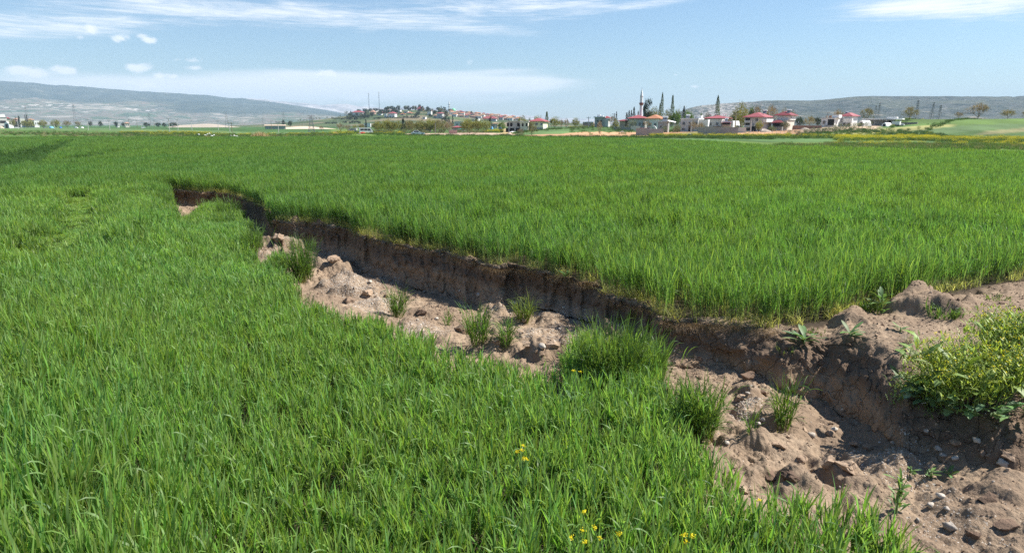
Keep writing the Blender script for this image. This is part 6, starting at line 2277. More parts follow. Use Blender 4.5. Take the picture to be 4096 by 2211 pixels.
def groves():
    rg = random.Random(3)
    # olive orchard below the modern white house
    n = 0
    for row, (p0, b0, p1, b1, cnt) in enumerate([(3225, 533, 3330, 530, 8), (3300, 528, 3470, 513, 10), (3340, 519, 3500, 503, 9), (3160, 533, 3220, 534, 4)]):
        for i in range(cnt):
            f = i / (cnt - 1)
            px, b = p0 + (p1 - p0) * f + rg.uniform(-4, 4), b0 + (b1 - b0) * f + rg.uniform(-1, 1)
            hgt = rg.uniform(17, 25) * (1 if row < 3 else .6)
            tree('young grey green olive tree in the orchard below the modern white house', 'olive', px, b, b - hgt, rg.uniform(18, 24), None, 'olive trees in rows below the modern white house')
    # hill town trees
    for i in range(135):
        px = rg.uniform(1385, 1800)
        cy = float(np.interp(px, HILL_Q, HILL_Y))
        b = cy + abs(rg.gauss(0, 1)) * 15 + 4
        k = rg.choice(['evergreen', 'evergreen', 'pine', 'cypress', 'olive'])
        h = rg.uniform(9, 21)
        lab = {'evergreen': 'dark round evergreen tree among the houses of the hill town', 'pine': 'dark pine among the houses of the hill town',
               'cypress': 'dark pointed cypress among the houses of the hill town', 'olive': 'grey green tree among the houses of the hill town'}[k]
        tree(lab, k, px, min(b, 482), min(b, 482) - h, h * (.45 if k == 'cypress' else rg.uniform(.8, 1.2)), None, 'trees among the houses of the hill town', None, True)
    for px, t, w in ((1496, 432, 10), (1503, 433, 12), (1509, 434, 9), (1543, 428, 10), (1562, 427, 9), (1567, 430, 8), (1594, 421, 16), (1586, 428, 9), (1643, 429, 8), (1651, 430, 7), (1664, 430, 10), (1712, 434, 12), (1720, 433, 10), (1728, 436, 9), (1756, 437, 10), (1766, 440, 14)):
        cy = float(np.interp(px, HILL_Q, HILL_Y))
        tree('dark evergreen tree standing on the skyline of the hill town', 'evergreen', px, cy + 6, t, w, None, 'dark trees on the skyline of the hill town', None, True)
    tree('big dark pine before the tile roofed rows of the hill town', 'pine', 1785, 478, 440, 36, 900)
    tree('dark cypress right of the big dark pine below the tile roofed rows', 'cypress', 1811, 478, 460, 9, 900)
    tree('dark twin tree on the skyline in the middle of the tile roofed rows', 'evergreen', 1885, 462, 444, 12, None, None, None, True)
    # dark belts on the open left slope of the hill
    for k, (p0, p1, b, h) in enumerate(((1390, 1460, 476, 16), (1460, 1482, 474, 18), (1330, 1400, 478, 8), (1399, 1443, 495, 11), (1376, 1390, 494, 10), (1305, 1325, 496, 7), (1329, 1347, 496, 8), (1498, 1522, 478, 10), (1530, 1600, 474, 7), (1600, 1680, 474, 9))):
        px = p0
        while px < p1:
            w = rg.uniform(7, 12)
            tree('dark tree of the belts on the lower open slope of the hill', 'evergreen', px, b + rg.uniform(-1.5, 1.5), b - h * rg.uniform(.7, 1.15), w * 1.25, None, 'dark tree belts on the lower slope of the hill', None, True)
            px += w * .8
    for i in range(26):
        px = rg.uniform(1070, 1400)
        cy = float(np.interp(px, HILL_Q, HILL_Y))
        b = cy + rg.uniform(1, 9)
        tree('grey green scrub tree on the low left end of the hill', 'olive', px, b, b - rg.uniform(4, 8), rg.uniform(7, 12), None, 'scrub trees on the low left end of the hill', None, True)
    for i in range(60):
        px = rg.uniform(1815, 2080)
        cy = float(np.interp(px, HILL_Q, HILL_Y))
        b = cy + rg.uniform(4, 20)
        tree('dark small tree between the tile roofed rows of the hill town', 'evergreen', px, b, b - rg.uniform(5, 9), rg.uniform(6, 10), None, 'trees between the tile roofed rows', None, True)

    # low shrub belts at the foot of the village
    for i in range(26):
        px = rg.uniform(1480, 1990)
        tree('low green shrub in the belt at the foot of the willow grove', 'bush', px, 528, 528 - rg.uniform(9, 20), rg.uniform(20, 38), rg.uniform(262, 290), 'shrubs at the foot of the willow grove')
    for i in range(16):
        px = rg.uniform(1500, 1960)
        tree('leafy yellow green tree filling the willow grove behind', 'willow', px, 520, rg.uniform(474, 490), rg.uniform(34, 56), rg.uniform(310, 350), 'willow trees filling the back of the grove')
    for i in range(22):
        px = rg.choice([rg.uniform(2440, 2550), rg.uniform(2650, 2730), rg.uniform(2780, 2830), rg.uniform(2930, 2985), rg.uniform(3060, 3120), rg.uniform(3160, 3290)])
        tree('low grey green shrub among the houses of the right village', 'bush', px, 516, 516 - rg.uniform(9, 19), rg.uniform(18, 34), rg.uniform(238, 275), 'shrubs among the houses of the right village')


groves()


# ------------------------------------------------------------------ verges: weeds and mustard beyond the wheat
def weed_clump(rg, n, h, green, flower=None, spread=.5, fl=0.3, w=.035):
    base = np.stack([rg.uniform(-spread, spread, n), rg.uniform(-spread, spread, n), np.full(n, -.03)], -1)
    c = np.array(green)[None] * rg.uniform(.6, 1.4, (n, 1)) * rg.uniform(.85, 1.2, (n, 3))
    L = h * rg.uniform(.4, 1.1, n)
    parts = [blades(base, rg.uniform(0, 6.28, n), L, w * rg.uniform(.6, 1.4, n), rg.uniform(0, .5, n), rg.uniform(.3, 1.5, n), 2, c, c, .3)]
    m = n
    cen = base[rg.integers(0, n, m)] + np.stack([rg.normal(0, .06, m), rg.normal(0, .06, m), rg.uniform(.25, .95, m) * h], -1)
    parts.append(quads(cen, w * 2.2, np.array(green)[None] * rg.uniform(.6, 1.3, (m, 1)), rg))
    if flower is not None:
        m = int(n * fl * 3)
        cen = base[rg.integers(0, n, m)] + np.stack([rg.normal(0, .08, m), rg.normal(0, .08, m), rg.uniform(.75, 1.1, m) * h], -1)
        parts.append(quads(cen, w * 1.6, np.array(flower)[None] * rg.uniform(.8, 1.15, (m, 1)), rg, .5))
    return merge(parts)


M_WEED = leaf_material('weed_leaves', (1, 1, 1), 0.35, 0.6, 0.15, 0.0, 0.5, (1.25, 1.25, .8))


def verges():
    rg = np.random.default_rng(77)

    def mk(**kw):
        v, f, c = weed_clump(rg, **kw)
        return proto('weed_source', np_mesh('weed', v, f, [M_WEED], None, c))
    G1 = [mk(n=60, h=.55, green=(.095, .165, .036)) for _ in range(3)]
    G2 = [mk(n=60, h=.7, green=(.055, .105, .030)) for _ in range(2)]
    Y = [mk(n=60, h=.75, green=(.13, .19, .04), flower=(.60, .50, .03), fl=f_) for f_ in (.25, .5, .9)]
    T = [mk(n=50, h=.5, green=(.26, .21, .12)) for _ in range(2)]
    protos = G1 + G2 + Y + T
    idx = {'g': [0, 1, 2], 'd': [3, 4], 'y': [5, 6, 7], 't': [8, 9]}
    P, I = [], []

    def band(pts, kinds, n, jit=1.2):
        """strip along a line of photo pixels: (px, py), placed where that line meets the land"""
        pts = np.array(pts, float)
        q = rg.uniform(pts[0, 0], pts[-1, 0], n)
        y = np.interp(q, pts[:, 0], pts[:, 1]) + rg.normal(0, jit, n)
        x, yy = on_plane(q, y, 0.0)
        D0 = yy
        for k in range(4):                                  # settle on the rising land
            z = land(x, D0)
            x, D0 = on_plane(q, y, z)
        ok = (D0 > 40) & (D0 < 420)
        P.append(np.stack([x, D0, land(x, D0)], -1)[ok])
        I.append(np.array([idx[c][rg.integers(0, len(idx[c]))] for c in rg.choice(list(kinds), n)])[ok])
    band([(2600, 548), (2760, 547), (3160, 549)], 'yyggd', 900, 2.2)
    band([(3080, 549), (3260, 550), (3400, 552)], 'yggd', 420, 2.2)
    band([(3340, 556), (3560, 557), (3740, 557)], 'yyyg', 900, 3.6)
    band([(3720, 560), (3860, 562), (4300, 566)], 'yygd', 900, 4.0)
    band([(2000, 552), (2600, 550), (3100, 556)], 'gd', 700, 1.4)
    band([(3200, 545), (3420, 541), (3700, 545), (3900, 560)], 'gdd', 700, 1.8)
    band([(3560, 536), (3720, 520), (3870, 503)], 'ggdy', 420, 1.2)
    band([(3700, 542), (3960, 522), (4200, 510)], 'gd', 420, 1.5)
    band([(3600, 496), (3800, 492), (4300, 490)], 'ggyd', 700, 5)
    band([(3600, 484), (3800, 482), (4300, 480)], 'gggyd', 700, 4)
    band([(3100, 590), (3600, 588), (4300, 592)], 'gggt', 900, 5)
    band([(3300, 580), (3700, 583), (4300, 588)], 'gggyt', 500, 3)
    band([(1340, 536), (1420, 533), (1520, 535), (1620, 536)], 'gygd', 500, 3)
    band([(1560, 541), (1900, 545), (2100, 545)], 'ggd', 300, 1)
    band([(480, 532), (640, 532), (850, 536)], 'yygg', 420, 1.3)
    band([(0, 533), (500, 540), (1000, 546), (1400, 545)], 'ggttd', 1500, 5)
    band([(600, 542), (840, 543), (1100, 545)], 'gyg', 300, 2)
    band([(1150, 541), (1320, 538), (1400, 533)], 'gygd', 240, 3)
    band([(1930, 529), (2010, 525)], 'yyg', 200, 2.2)
    band([(2280, 527), (2330, 524), (2420, 522)], 'ygg', 160, 1.6)
    band([(2040, 536), (2250, 534)], 'gd', 160, 1.2)
    band([(2660, 526), (2790, 520), (2800, 524)], 'ddg', 300, 2.5)
    band([(2260, 516), (2450, 518), (2560, 524)], 'ggd', 350, 4)
    band([(0, 503), (700, 507), (1300, 512)], 'gd', 500, 2)
    pts, ii = np.concatenate(P), np.concatenate(I)
    n = len(pts)
    s = rg.uniform(.6, 1.25, n)
    o = scatter('weeds', pts, np.stack([rg.normal(0, .1, n), rg.normal(0, .1, n), rg.uniform(0, 6.28, n)], -1), s, ii, protos)
    tag(o, 'green weeds and yellow flowering mustard in strips along the far field edges', 'weeds', kind='stuff')


verges()


def reeds(label, px, base, top, w, seed):
    rg = np.random.default_rng(seed)
    x, y, z = ground_at(px, base)
    W, H = w * mpp(y) / 2, float(at_depth(px, top, y)[2]) - z
    n = 900
    bx = rg.normal(0, .45, n) * W
    b = np.stack([bx, rg.normal(0, .5, n), np.full(n, -.1)], -1)
    L = H * rg.uniform(.35, 1.05, n) * np.exp(-(bx / W) ** 2 * .8)
    c = np.array((.45, .34, .20))[None] * rg.uniform(.7, 1.25, (n, 1))
    v, f, cc = blades(b, rg.uniform(0, 6.28, n), L, .04, rg.uniform(0, .15, n), rg.uniform(.1, .6, n), 3, c, c, .3)
    o = put('reed_clump', np_mesh('reed_clump', v, f, [M_TWIG], None, cc), None, (x, y, z))
    tag(o, label, 'reeds')


reeds('big dry straw coloured reed clump beyond the left wheat', 1040, 551, 521, 92, 4)
reeds('smaller dry reed clump by the end of the verge left of the minibus', 1343, 540, 523, 24, 5)
reeds('low dry reed tuft right of the big reed clump', 1145, 549, 540, 24, 6)


def sacks():
    rg = np.random.default_rng(9)
    spec = [(795, 543, 10, 7, 'white plastic sack standing tilted left of the white sack heap'), (820, 545, 12, 6, 'leftmost white sack of the heap in the left weeds'),
            (830, 543, 9, 8, 'tall white sack at the back of the sack heap'), (838, 541, 8, 9, 'highest white sack of the heap in the left weeds'), (847, 548, 12, 6, 'front white sack of the heap in the left weeds'),
            (856, 545, 9, 6, 'rightmost white sack of the heap in the left weeds'), (903, 544, 10, 5, 'lone white sack right of the sack heap'),
            (923, 546, 6, 5, 'small grey white sack left of the last white sacks'), (936, 547, 10, 6, 'crumpled white sack near the big reed clump'), (948, 548, 9, 4, 'flat white sack nearest the big reed clump')]
    for px, py, w, h, lab in spec:
        x, y, z = ground_at(px, py)
        W, H = w * mpp(y) / 2, h * mpp(y)
        th, ph = np.meshgrid(np.linspace(.02, np.pi - .02, 10), np.linspace(0, 2 * np.pi, 14, endpoint=False), indexing='ij')
        r = 1 + .28 * vnoise(np.sin(th) * np.cos(ph) * 2, np.sin(th) * np.sin(ph) * 2, np.cos(th) * 2, int(px))
        V = np.stack([r * np.sin(th) * np.cos(ph) * W, r * np.sin(th) * np.sin(ph) * W * .7, (r * np.cos(th) * .5 + .42) * H], -1).reshape(-1, 3)
        fs = [(i * 14 + j, i * 14 + (j + 1) % 14, (i + 1) * 14 + (j + 1) % 14, (i + 1) * 14 + j) for i in range(9) for j in range(14)]
        o = put('white_sack', np_mesh('white_sack', V, np.array(fs), [MAT['canvas']], None, None, True), None, (x, y, z + .05))
        tag(o, lab, 'sack', 'white sacks lying in the left weeds')


sacks()


# ------------------------------------------------------------------ loose soil, gravel and stones in the break
def stone_mesh(seed, mat, flat=.65, n=7, rough=.35):
    rg = np.random.default_rng(seed)
    th, ph = np.meshgrid(np.linspace(.03, np.pi - .03, n), np.linspace(0, 2 * np.pi, n + 3, endpoint=False), indexing='ij')
    d = np.stack([np.sin(th) * np.cos(ph), np.sin(th) * np.sin(ph), np.cos(th)], -1).reshape(-1, 3)
    r = 1 + rough * vnoise(d[:, 0] * 1.4 + seed, d[:, 1] * 1.4, d[:, 2] * 1.4, seed) + rough * .6 * vnoise(d[:, 0] * 3.5, d[:, 1] * 3.5, d[:, 2] * 3.5 + seed, seed)
    V = d * r[:, None] * np.array((1, rg.uniform(.65, .95), flat)) * .5
    m = n + 3
    f = [(i * m + j, i * m + (j + 1) % m, (i + 1) * m + (j + 1) % m, (i + 1) * m + j) for i in range(n - 1) for j in range(m)]
    return np_mesh('stone', V, np.array(f)[:, ::-1], [mat], None, None, rough < .3)


def clod_mesh(seed, mat):
    """angular broken lump of dried soil"""
    import bmesh
    rg = np.random.default_rng(seed)
    bm = bmesh.new()
    for _ in range(16):
        v = rg.normal(0, 1, 3)
        v /= np.linalg.norm(v)
        bm.verts.new(Vector(v * np.array((.5, .42, .34)) * rg.uniform(.75, 1.1)))
    bmesh.ops.convex_hull(bm, input=bm.verts[:])
    bmesh.ops.triangulate(bm, faces=bm.faces[:])
    bmesh.ops.subdivide_edges(bm, edges=bm.edges[:], cuts=2, use_grid_fill=True)
    for v in bm.verts:
        c = v.co
        v.co = c * (1 + .22 * float(vnoise(c.x * 6, c.y * 6, c.z * 6, seed)) + .14 * float(vnoise(c.x * 15, c.y * 15, c.z * 15, seed)))
    bmesh.ops.triangulate(bm, faces=bm.faces[:])
    me = bpy.data.meshes.new('clod')
    bm.to_mesh(me)
    bm.free()
    me.materials.append(mat)
    return me


def rock_material(name, a, b, bump=.02, scale=9.0):
    m = bpy.data.materials.new(name)
    m.use_nodes = True
    k = NT(m.node_tree)
    p = m.node_tree.nodes['Principled BSDF']
    p.inputs['Roughness'].default_value = .92
    p.inputs['Specular IOR Level'].default_value = .15
    P = k.n('ShaderNodeNewGeometry').outputs['Position']
    oi = k.n('ShaderNodeObjectInfo').outputs['Random']
    n1 = k.noise(P, scale, 5, .65)
    n2 = k.noise(P, scale * 6, 4, .65)
    f = k.m('ADD', k.m('MULTIPLY', n1, .6), k.m('MULTIPLY', oi, .45))
    c = k.mix(k.smooth(f, .25, .85), a, b)
    k.link(c, p.inputs['Base Color'])
    h = k.m('ADD', k.m('MULTIPLY', n1, bump), k.m('MULTIPLY', n2, bump * .5))
    k.link(k.n('ShaderNodeBump', ins={'Strength': .9, 'Distance': 1.0, 'Height': h}).outputs[0], p.inputs['Normal'])
    return m


M_CLOD = rock_material('dried_soil', (.39, .285, .20), (.21, .145, .10), .03, 7)
M_DARKCLOD = rock_material('dark_top_soil', (.20, .135, .095), (.115, .078, .056), .03, 7)
M_PEBBLE = rock_material('pale_pebble', (.56, .49, .41), (.27, .24, .21), .006, 25)

n1, n2, n3, n4 = G['n']


def break_points(n, wfun, rg):
    """random spots on the broken ground, weighted; returns positions"""
    X, Y, Z, K = G['X'][n1:n1 + n2 + n3 + n4], G['Y'][n1:n1 + n2 + n3 + n4], G['Z'][n1:n1 + n2 + n3 + n4], G['K'][n1:n1 + n2 + n3 + n4]
    a = np.broadcast_to(az[None], X.shape)
    dr = np.gradient(np.hypot(X, Y), axis=0)
    dz = np.gradient(Z, axis=0)
    area = np.hypot(dr, dz) * np.hypot(X, Y) * (np.abs(a) < 44) * G['E'][None]
    w = area * wfun(X, Y, Z, a)
    w[0] = 0
    c = np.cumsum(w.ravel())
    i = np.searchsorted(c, rg.uniform(0, c[-1], n))
    i = np.clip(i, 0, w.size - 1)
    row, colm = np.unravel_index(i, w.shape)
    u = rg.uniform(-.5, .5, n)
    c2 = np.clip(colm + np.where(u > 0, 1, -1), 0, X.shape[1] - 1)
    u = np.abs(u)
    f = lambda A: A[row, colm] * (1 - u) + A[row, c2] * u
    return np.stack([f(X), f(Y), f(Z)], -1), row, colm


def loose():
    rg = np.random.default_rng(21)
    clods = [proto('clod_source', clod_mesh(i, M_CLOD)) for i in range(6)] + [proto('clod_source', clod_mesh(20 + i, M_DARKCLOD)) for i in range(3)]
    grv = G['G'][n1:n1 + n2 + n3 + n4]
    rowi = np.arange(n2 + n3 + n4)[:, None]
    floor = (rowi < n2) * 1.0
    N = 34000
    dens = lambda X, Y, Z, a: (floor * (.25 + 1.4 * np.clip(vnoise(X * .8, Y * .8, 0, 401) + .35 * vnoise(X * 3, Y * 3, 0, 402) + .15, 0, 1)) + (1 - floor) * np.where(a > 15, .4, .12) + 5.0 * ((rowi > n2 + n3 * .86) & (rowi < n2 + n3 + 3) & (a < 16)))
    P, row, cm = break_points(N, dens, rg)
    s = .016 + .035 * rg.random(N) ** 3 + .09 * (rg.random(N) > .975) * rg.random(N)
    top = (row > n2 + n3 * .3) & (rg.random(N) < .8)
    idx = np.where(top, 6 + rg.integers(0, 3, N), rg.integers(0, 6, N))
    idx = np.where((~top) & (rg.random(N) < .15), 6 + rg.integers(0, 3, N), idx)
    o = scatter('soil_crumbs', P, rg.uniform(0, 6.28, (N, 3)), s[:, None] * rg.uniform(.7, 1.3, (N, 3)), idx, clods)
    tag(o, 'crumbled brown soil lumps strewn over the floor of the break', 'soil', kind='stuff')
    peb = [proto('pebble_source', stone_mesh(40 + i, M_PEBBLE, .5 + .07 * i, 6, .22)) for i in range(5)]
    N = 16000
    P, row, cm = break_points(N, lambda X, Y, Z, a: np.clip(grv, 0, 1.2) ** 1.3 * (1 - .75 * (a > 21)) + .008 * (floor + .3), rg)
    s = .010 + .020 * rg.random(N) ** 2 + .035 * (rg.random(N) > .97) * rg.random(N)
    o = scatter('gravel', P, rg.uniform(0, 6.28, (N, 3)), s[:, None] * rg.uniform(.75, 1.25, (N, 3)), rg.integers(0, 5, N), peb)
    tag(o, 'whitish river gravel spilling from the foot of the broken edge', 'gravel', kind='stuff')


loose()

STONES = [  # px, py, size (m), label
    (3335, 1722, .13, 'smooth upright tan stone on the right slump below the dark soil face'), (3320, 1745, .20, 'grey brown stone lump among clods at the centre of the right slump'),
    (3245, 1745, .17, 'pale pointed stone left of the grey lump on the right slump'), (3570, 1775, .11, 'white flat stone on the tip of the right slump in the sun'),
    (3745, 1822, .15, 'white flat stone lying in the shadowed gully, left of its pair'), (3770, 1835, .13, 'round tan stone right beside the flat white one in the gully'), (3818, 1838, .13, 'round tan stone standing alone in the gully right of the pair'),
    (3765, 1992, .13, 'round white stone on the flat soil below the gully'), (3722, 2024, .12, 'white oval stone left below the round white one on flat soil'), (3800, 2118, .19, 'largest flat white stone on the soil by the lower right corner'),
    (3785, 2040, .10, 'small grey white stone above the largest flat white stone'), (4012, 1862, .22, 'tan stone block under the bank at the right edge'), (3905, 1790, .15, 'pale buried stone in the lower bank left of the tan block'),
    (3815, 1790, .18, 'brown stone bulging out of the lower bank'), (3700, 1734, .12, 'white stone stuck in the bank foot under the leafy bush'), (3780, 1430, .16, 'smooth tan stone lying on the mound left of the leafy bush'),
    (2060, 1222, .24, 'large tan stone at the foot of the pillar in the middle scarp'), (1916, 1183, .20, 'pale grey oval stone set in the foot of the middle scarp'), (1850, 1232, .14, 'white stone pair member on the shaded gravel, left'),
    (1860, 1236, .12, 'white stone pair member on the shaded gravel, right'), (1696, 1170, .13, 'cream stone on the shaded gravel below the dark wall'), (1838, 1165, .11, 'cream oval stone near the top of the shaded gravel'),
    (1748, 1282, .16, 'upright cream stone on the soil left of the thin grass tufts'), (1482, 1132, .16, 'grey stone in the bright gravel patch by the left slump'), (1455, 1078, .12, 'pale stone high in the shaded gravel near the left slump'),
    (1372, 1018, .13, 'pale stone under the left part of the dark wall'), (1006, 925, .2, 'pale boulder pile stone behind the far left slump'), (1583, 1115, .10, 'small white stone in the middle of the shaded gravel'),
    (2255, 1235, .13, 'tan stone at the right foot of the middle scarp'), (2168, 1392, .2, 'cream stone beside the small soil arch'), (2240, 1320, .13, 'pale stone on the bright rubble left of the big grass clump'),
    (2990, 1575, .11, 'white stone on the ridge behind the slim wheat tuft'), (3050, 1690, .12, 'pale stone below the slim wheat tuft'), (3030, 1705, .1, 'small pale stone left below the slim wheat tuft'),
    (2905, 1780, .11, 'flat pale stone at the right foot of the dense wheat tuft'), (3130, 1660, .10, 'cream stone on the right slump above the grey lump'),
]
for n_, (px, py, s, lab) in enumerate(STONES):
    p = hit(px, py)
    o = put('stone', stone_mesh(200 + n_, M_PEBBLE if n_ not in (1, 13) else M_CLOD, .62, 9, .42), None, p + Vector((0, 0, s * .12)))
    s *= .66
    o.scale = (s, s * .9, s)
    o.rotation_euler = (random.Random(n_).uniform(-.3, .3), random.Random(n_ + 99).uniform(-.3, .3), n_ * 1.7)
    tag(o, lab, 'stone', 'stones lying in the break')

CLODS = [
    (3000, 1520, .36, 1, 'round dark clod standing on the ridge of the right slump'), (2975, 1600, .26, 0, 'pale pitted clod right of the dense wheat tuft'), (3060, 1580, .34, 0, 'broad pale clod at the foot of the slim wheat tuft'),
    (3165, 1620, .34, 0, 'tall pale clod right of the slim wheat tuft'), (3110, 1795, .36, 0, 'rounded clod before the right slump'), (3210, 1850, .30, 0, 'split clod with a dark crack at the lower slump'),
    (3320, 1870, .38, 0, 'wide angular clod at the sunny centre of the slump'), (3390, 1880, .36, 0, 'sharp edged clod right of the wide angular clod'), (3480, 1800, .30, 0, 'clod below the flat white stone on the slump tip'),
    (3430, 1790, .25, 0, 'pale tan clod with pebbles in the slump middle'), (3170, 1930, .32, 1, 'dark moist clod near the lower grass edge'), (3090, 1925, .30, 1, 'dark broken clod by the lower left grass edge'),
    (3960, 2010, .30, 1, 'dark clod ridge at the right edge below the gully'), (4040, 2120, .36, 1, 'largest dark clod in the lower right corner'), (3900, 2160, .24, 1, 'dark clod left of the largest one in the corner'),
    (4050, 1860, .26, 0, 'crumbling tan clod under the bank at the right edge'), (1110, 960, .8, 0, 'big flat slumped block at the far left slump'), (1335, 1050, .62, 0, 'split tan block below the dark grass tuft'),
    (1470, 1180, .50, 0, 'tan block in the bright gravel of the left slump'), (1395, 1210, .50, 0, 'broad tan block against the near grass of the left slump'), (1555, 1190, .34, 0, 'ragged clod at the end of the left slump'),
    (1690, 1262, .40, 1, 'dark clod on the brown soil left of the thin tufts'), (1850, 1330, .55, 1, 'dark mound clod between the thin tufts and the grass'), (2195, 1225, .34, 0, 'pointed clod at the foot of the scarp left of the grass clump'),
    (2120, 1385, .40, 0, 'arched clod with a dark hollow below it'), (2090, 1290, .36, 0, 'rough clod in the middle of the bright rubble'), (1985, 1375, .36, 0, 'clod between the two thin grass tufts'), (2215, 1390, .42, 0, 'clod right of the arched one by the grass'),
]
for n_, (px, py, s, dk, lab) in enumerate(CLODS):
    p = hit(px, py)
    o = put('soil_clod', clod_mesh(300 + n_, M_DARKCLOD if dk else M_CLOD), None, p + Vector((0, 0.05, s * .04)))
    s *= .72
    o.scale = (s, s, s * .85)
    o.rotation_euler = (0.2 * math.sin(n_), 0.2 * math.cos(n_ * 2), n_ * 2.1)
    tag(o, lab, 'soil clod', 'broken soil clods on the floor of the break')


# ------------------------------------------------------------------ tufts and weeds in the break
M_TUFT = leaf_material('tuft_leaf', (1.0, 1.0, 1.0), 0.5, 0.48, 0.25)


def tuft(label, px, py, top, w, stalks, seed, lean=0.12, green=(.105, .190, .042), straw=.5, name='wheat_tuft', leafw=1.0):
    rg = np.random.default_rng(seed)
    p = hit(px, py)
    _, _, zt = at_depth(px, top, p.y + .1)
    H = max(float(zt) - p.z, .15)
    R = w / 2 * p.length / F * 1.0
    R = (w / 2) * math.hypot(p.x, p.y) / F
    a, q = rg.uniform(0, 6.28, stalks), np.sqrt(rg.uniform(0, 1, stalks)) * R * .62
    b = np.stack([q * np.cos(a), q * np.sin(a) * .8, np.full(stalks, -.06)], -1)
    sa = a + rg.normal(0, .7, stalks)
    ln = np.abs(rg.normal(lean, .16, stalks)) * (q / (R + 1e-6) + .4)
    hs = H * rg.uniform(.40, 1.08, stalks) ** 1.0
    g = lambda n: np.array(green)[None] * rg.uniform(.6, 1.35, (n, 1)) * np.stack([rg.uniform(.85, 1.25, n), np.ones(n), rg.uniform(.7, 1.4, n)], -1)
    sc = np.tile(np.array((.40, .30, .12)), (stalks, 1)) * rg.uniform(.6, 1.2, (stalks, 1))
    sc = sc * straw + g(stalks) * (1 - straw)
    stalk = blades(b, sa, hs, .006, ln, ln + .15, 4, sc, g(stalks), .4, wide0=1.0, taper=.2)
    parts = []
    for k in range(5):
        f = rg.uniform(.05, .75, stalks)
        bb = b + np.stack([np.cos(sa) * np.sin(ln) * hs * f, np.sin(sa) * np.sin(ln) * hs * f, hs * f], -1)
        L = np.minimum(H * rg.uniform(.35, .6, stalks), .34)
        c = g(stalks)
        th1 = np.where(rg.random(stalks) < .4, rg.uniform(1.3, 2.5, stalks), rg.uniform(.3, .9, stalks))
        parts.append(blades(bb, sa + rg.normal(0, 1.2, stalks), L, rg.uniform(.011, .018, stalks) * leafw, rg.uniform(.15, .55, stalks), th1, 5, c, c, .3, rg.uniform(-1.2, 1.2, stalks)))
    root = tag(empty(name, p), label, 'grass tuft', 'tufts of wheat left standing in the break')
    put('stalks', np_mesh('stalks', *stalk[:2], [M_TUFT], None, stalk[2]), root)
    v, f, c = merge(parts)
    put('leaves', np_mesh('leaves', v, f, [M_TUFT], None, c), root)
    return root


tuft('dense dark green tuft standing alone under the scarp left of centre', 1214, 1122, 912, 125, 170, 1, .16)
tuft('tall dark clump hiding the scarp between the two far left soil patches', 915, 900, 766, 100, 130, 33, .14, name='wheat_clump')
tuft('lower clump joining the tall dark clump at the far left of the break', 850, 872, 786, 120, 120, 34, .16, name='wheat_clump')
tuft('dark bushy clump at the left end of the break', 640, 850, 742, 110, 110, 35, .3, name='wheat_clump')
tuft('clump on the grass corner right of the far left soil', 1010, 1010, 880, 110, 110, 36, .2, name='wheat_clump')
tuft('tall narrow clump at the left of the dense dark tuft, at the grass corner', 1118, 1120, 1000, 90, 70, 2, .15)
tuft('small bright tuft at the end of the left slump', 1590, 1266, 1130, 80, 48, 3, .2)
tuft('sparse tall tuft on the middle soil, leftmost of the thin ones', 1915, 1380, 1190, 100, 54, 4, .22)
tuft('thin tuft of few stems right below the sparse tall one', 2018, 1396, 1248, 70, 30, 5, .16)
tuft('small yellowish green tuft against the foot of the scarp pillar', 2095, 1288, 1160, 80, 46, 6, .3, (.14, .20, .05))
tuft('faint tuft of small leaves on shaded gravel', 1790, 1300, 1215, 40, 9, 7, .3)
tuft('big dense wheat clump standing against the scarp at the edge of the near field', 2440, 1590, 1245, 330, 380, 30, .12, name='wheat_clump')
tuft('right shoulder of the big wheat clump, facing the soil', 2600, 1560, 1300, 130, 120, 32, .15, name='wheat_clump')
tuft('dense upright wheat tuft on the soil left of the right slump', 2790, 1752, 1478, 190, 150, 8, .12)
tuft('looser leafy tuft joining the dense upright one to the big grass clump', 2690, 1690, 1500, 130, 80, 9, .18)
tuft('slim tall wheat tuft standing on the ridge of the right slump', 3128, 1716, 1470, 90, 34, 10, .14)
tuft('single thin wheat stem left of the slim tall tuft', 3000, 1742, 1570, 44, 5, 11, .2)
tuft('drooping grass tuft hanging from the edge left of the broad leaved weed', 3140, 1400, 1368, 70, 16, 12, .9, (.13, .18, .06), .6)
tuft('dark grass tuft on the far left slump beside the scarp', 905, 930, 800, 90, 60, 13, .2)
tuft('yellow footed tuft at the corner of the far left slump', 1090, 905, 790, 40, 22, 14, .1, (.13, .2, .05), .9)
tuft('grass tuft in the hollow on the right mound', 3770, 1268, 1195, 150, 60, 15, .6, (.085, .155, .040), .1)
tuft('thin pale grass tuft on the upper right mound', 3985, 1195, 1160, 110, 22, 16, .9, (.14, .21, .06), .1)
tuft('grass tuft at the wheat edge beside the leafy weed on the mound', 3480, 1250, 1170, 110, 36, 17, .5)
tuft('trailing grass tuft above the broad leaved weed', 3250, 1335, 1290, 110, 26, 18, .8, (.13, .2, .055), .2)


def leaf_blade(pts_w, L, W, seed, lob=0.0):
    return None


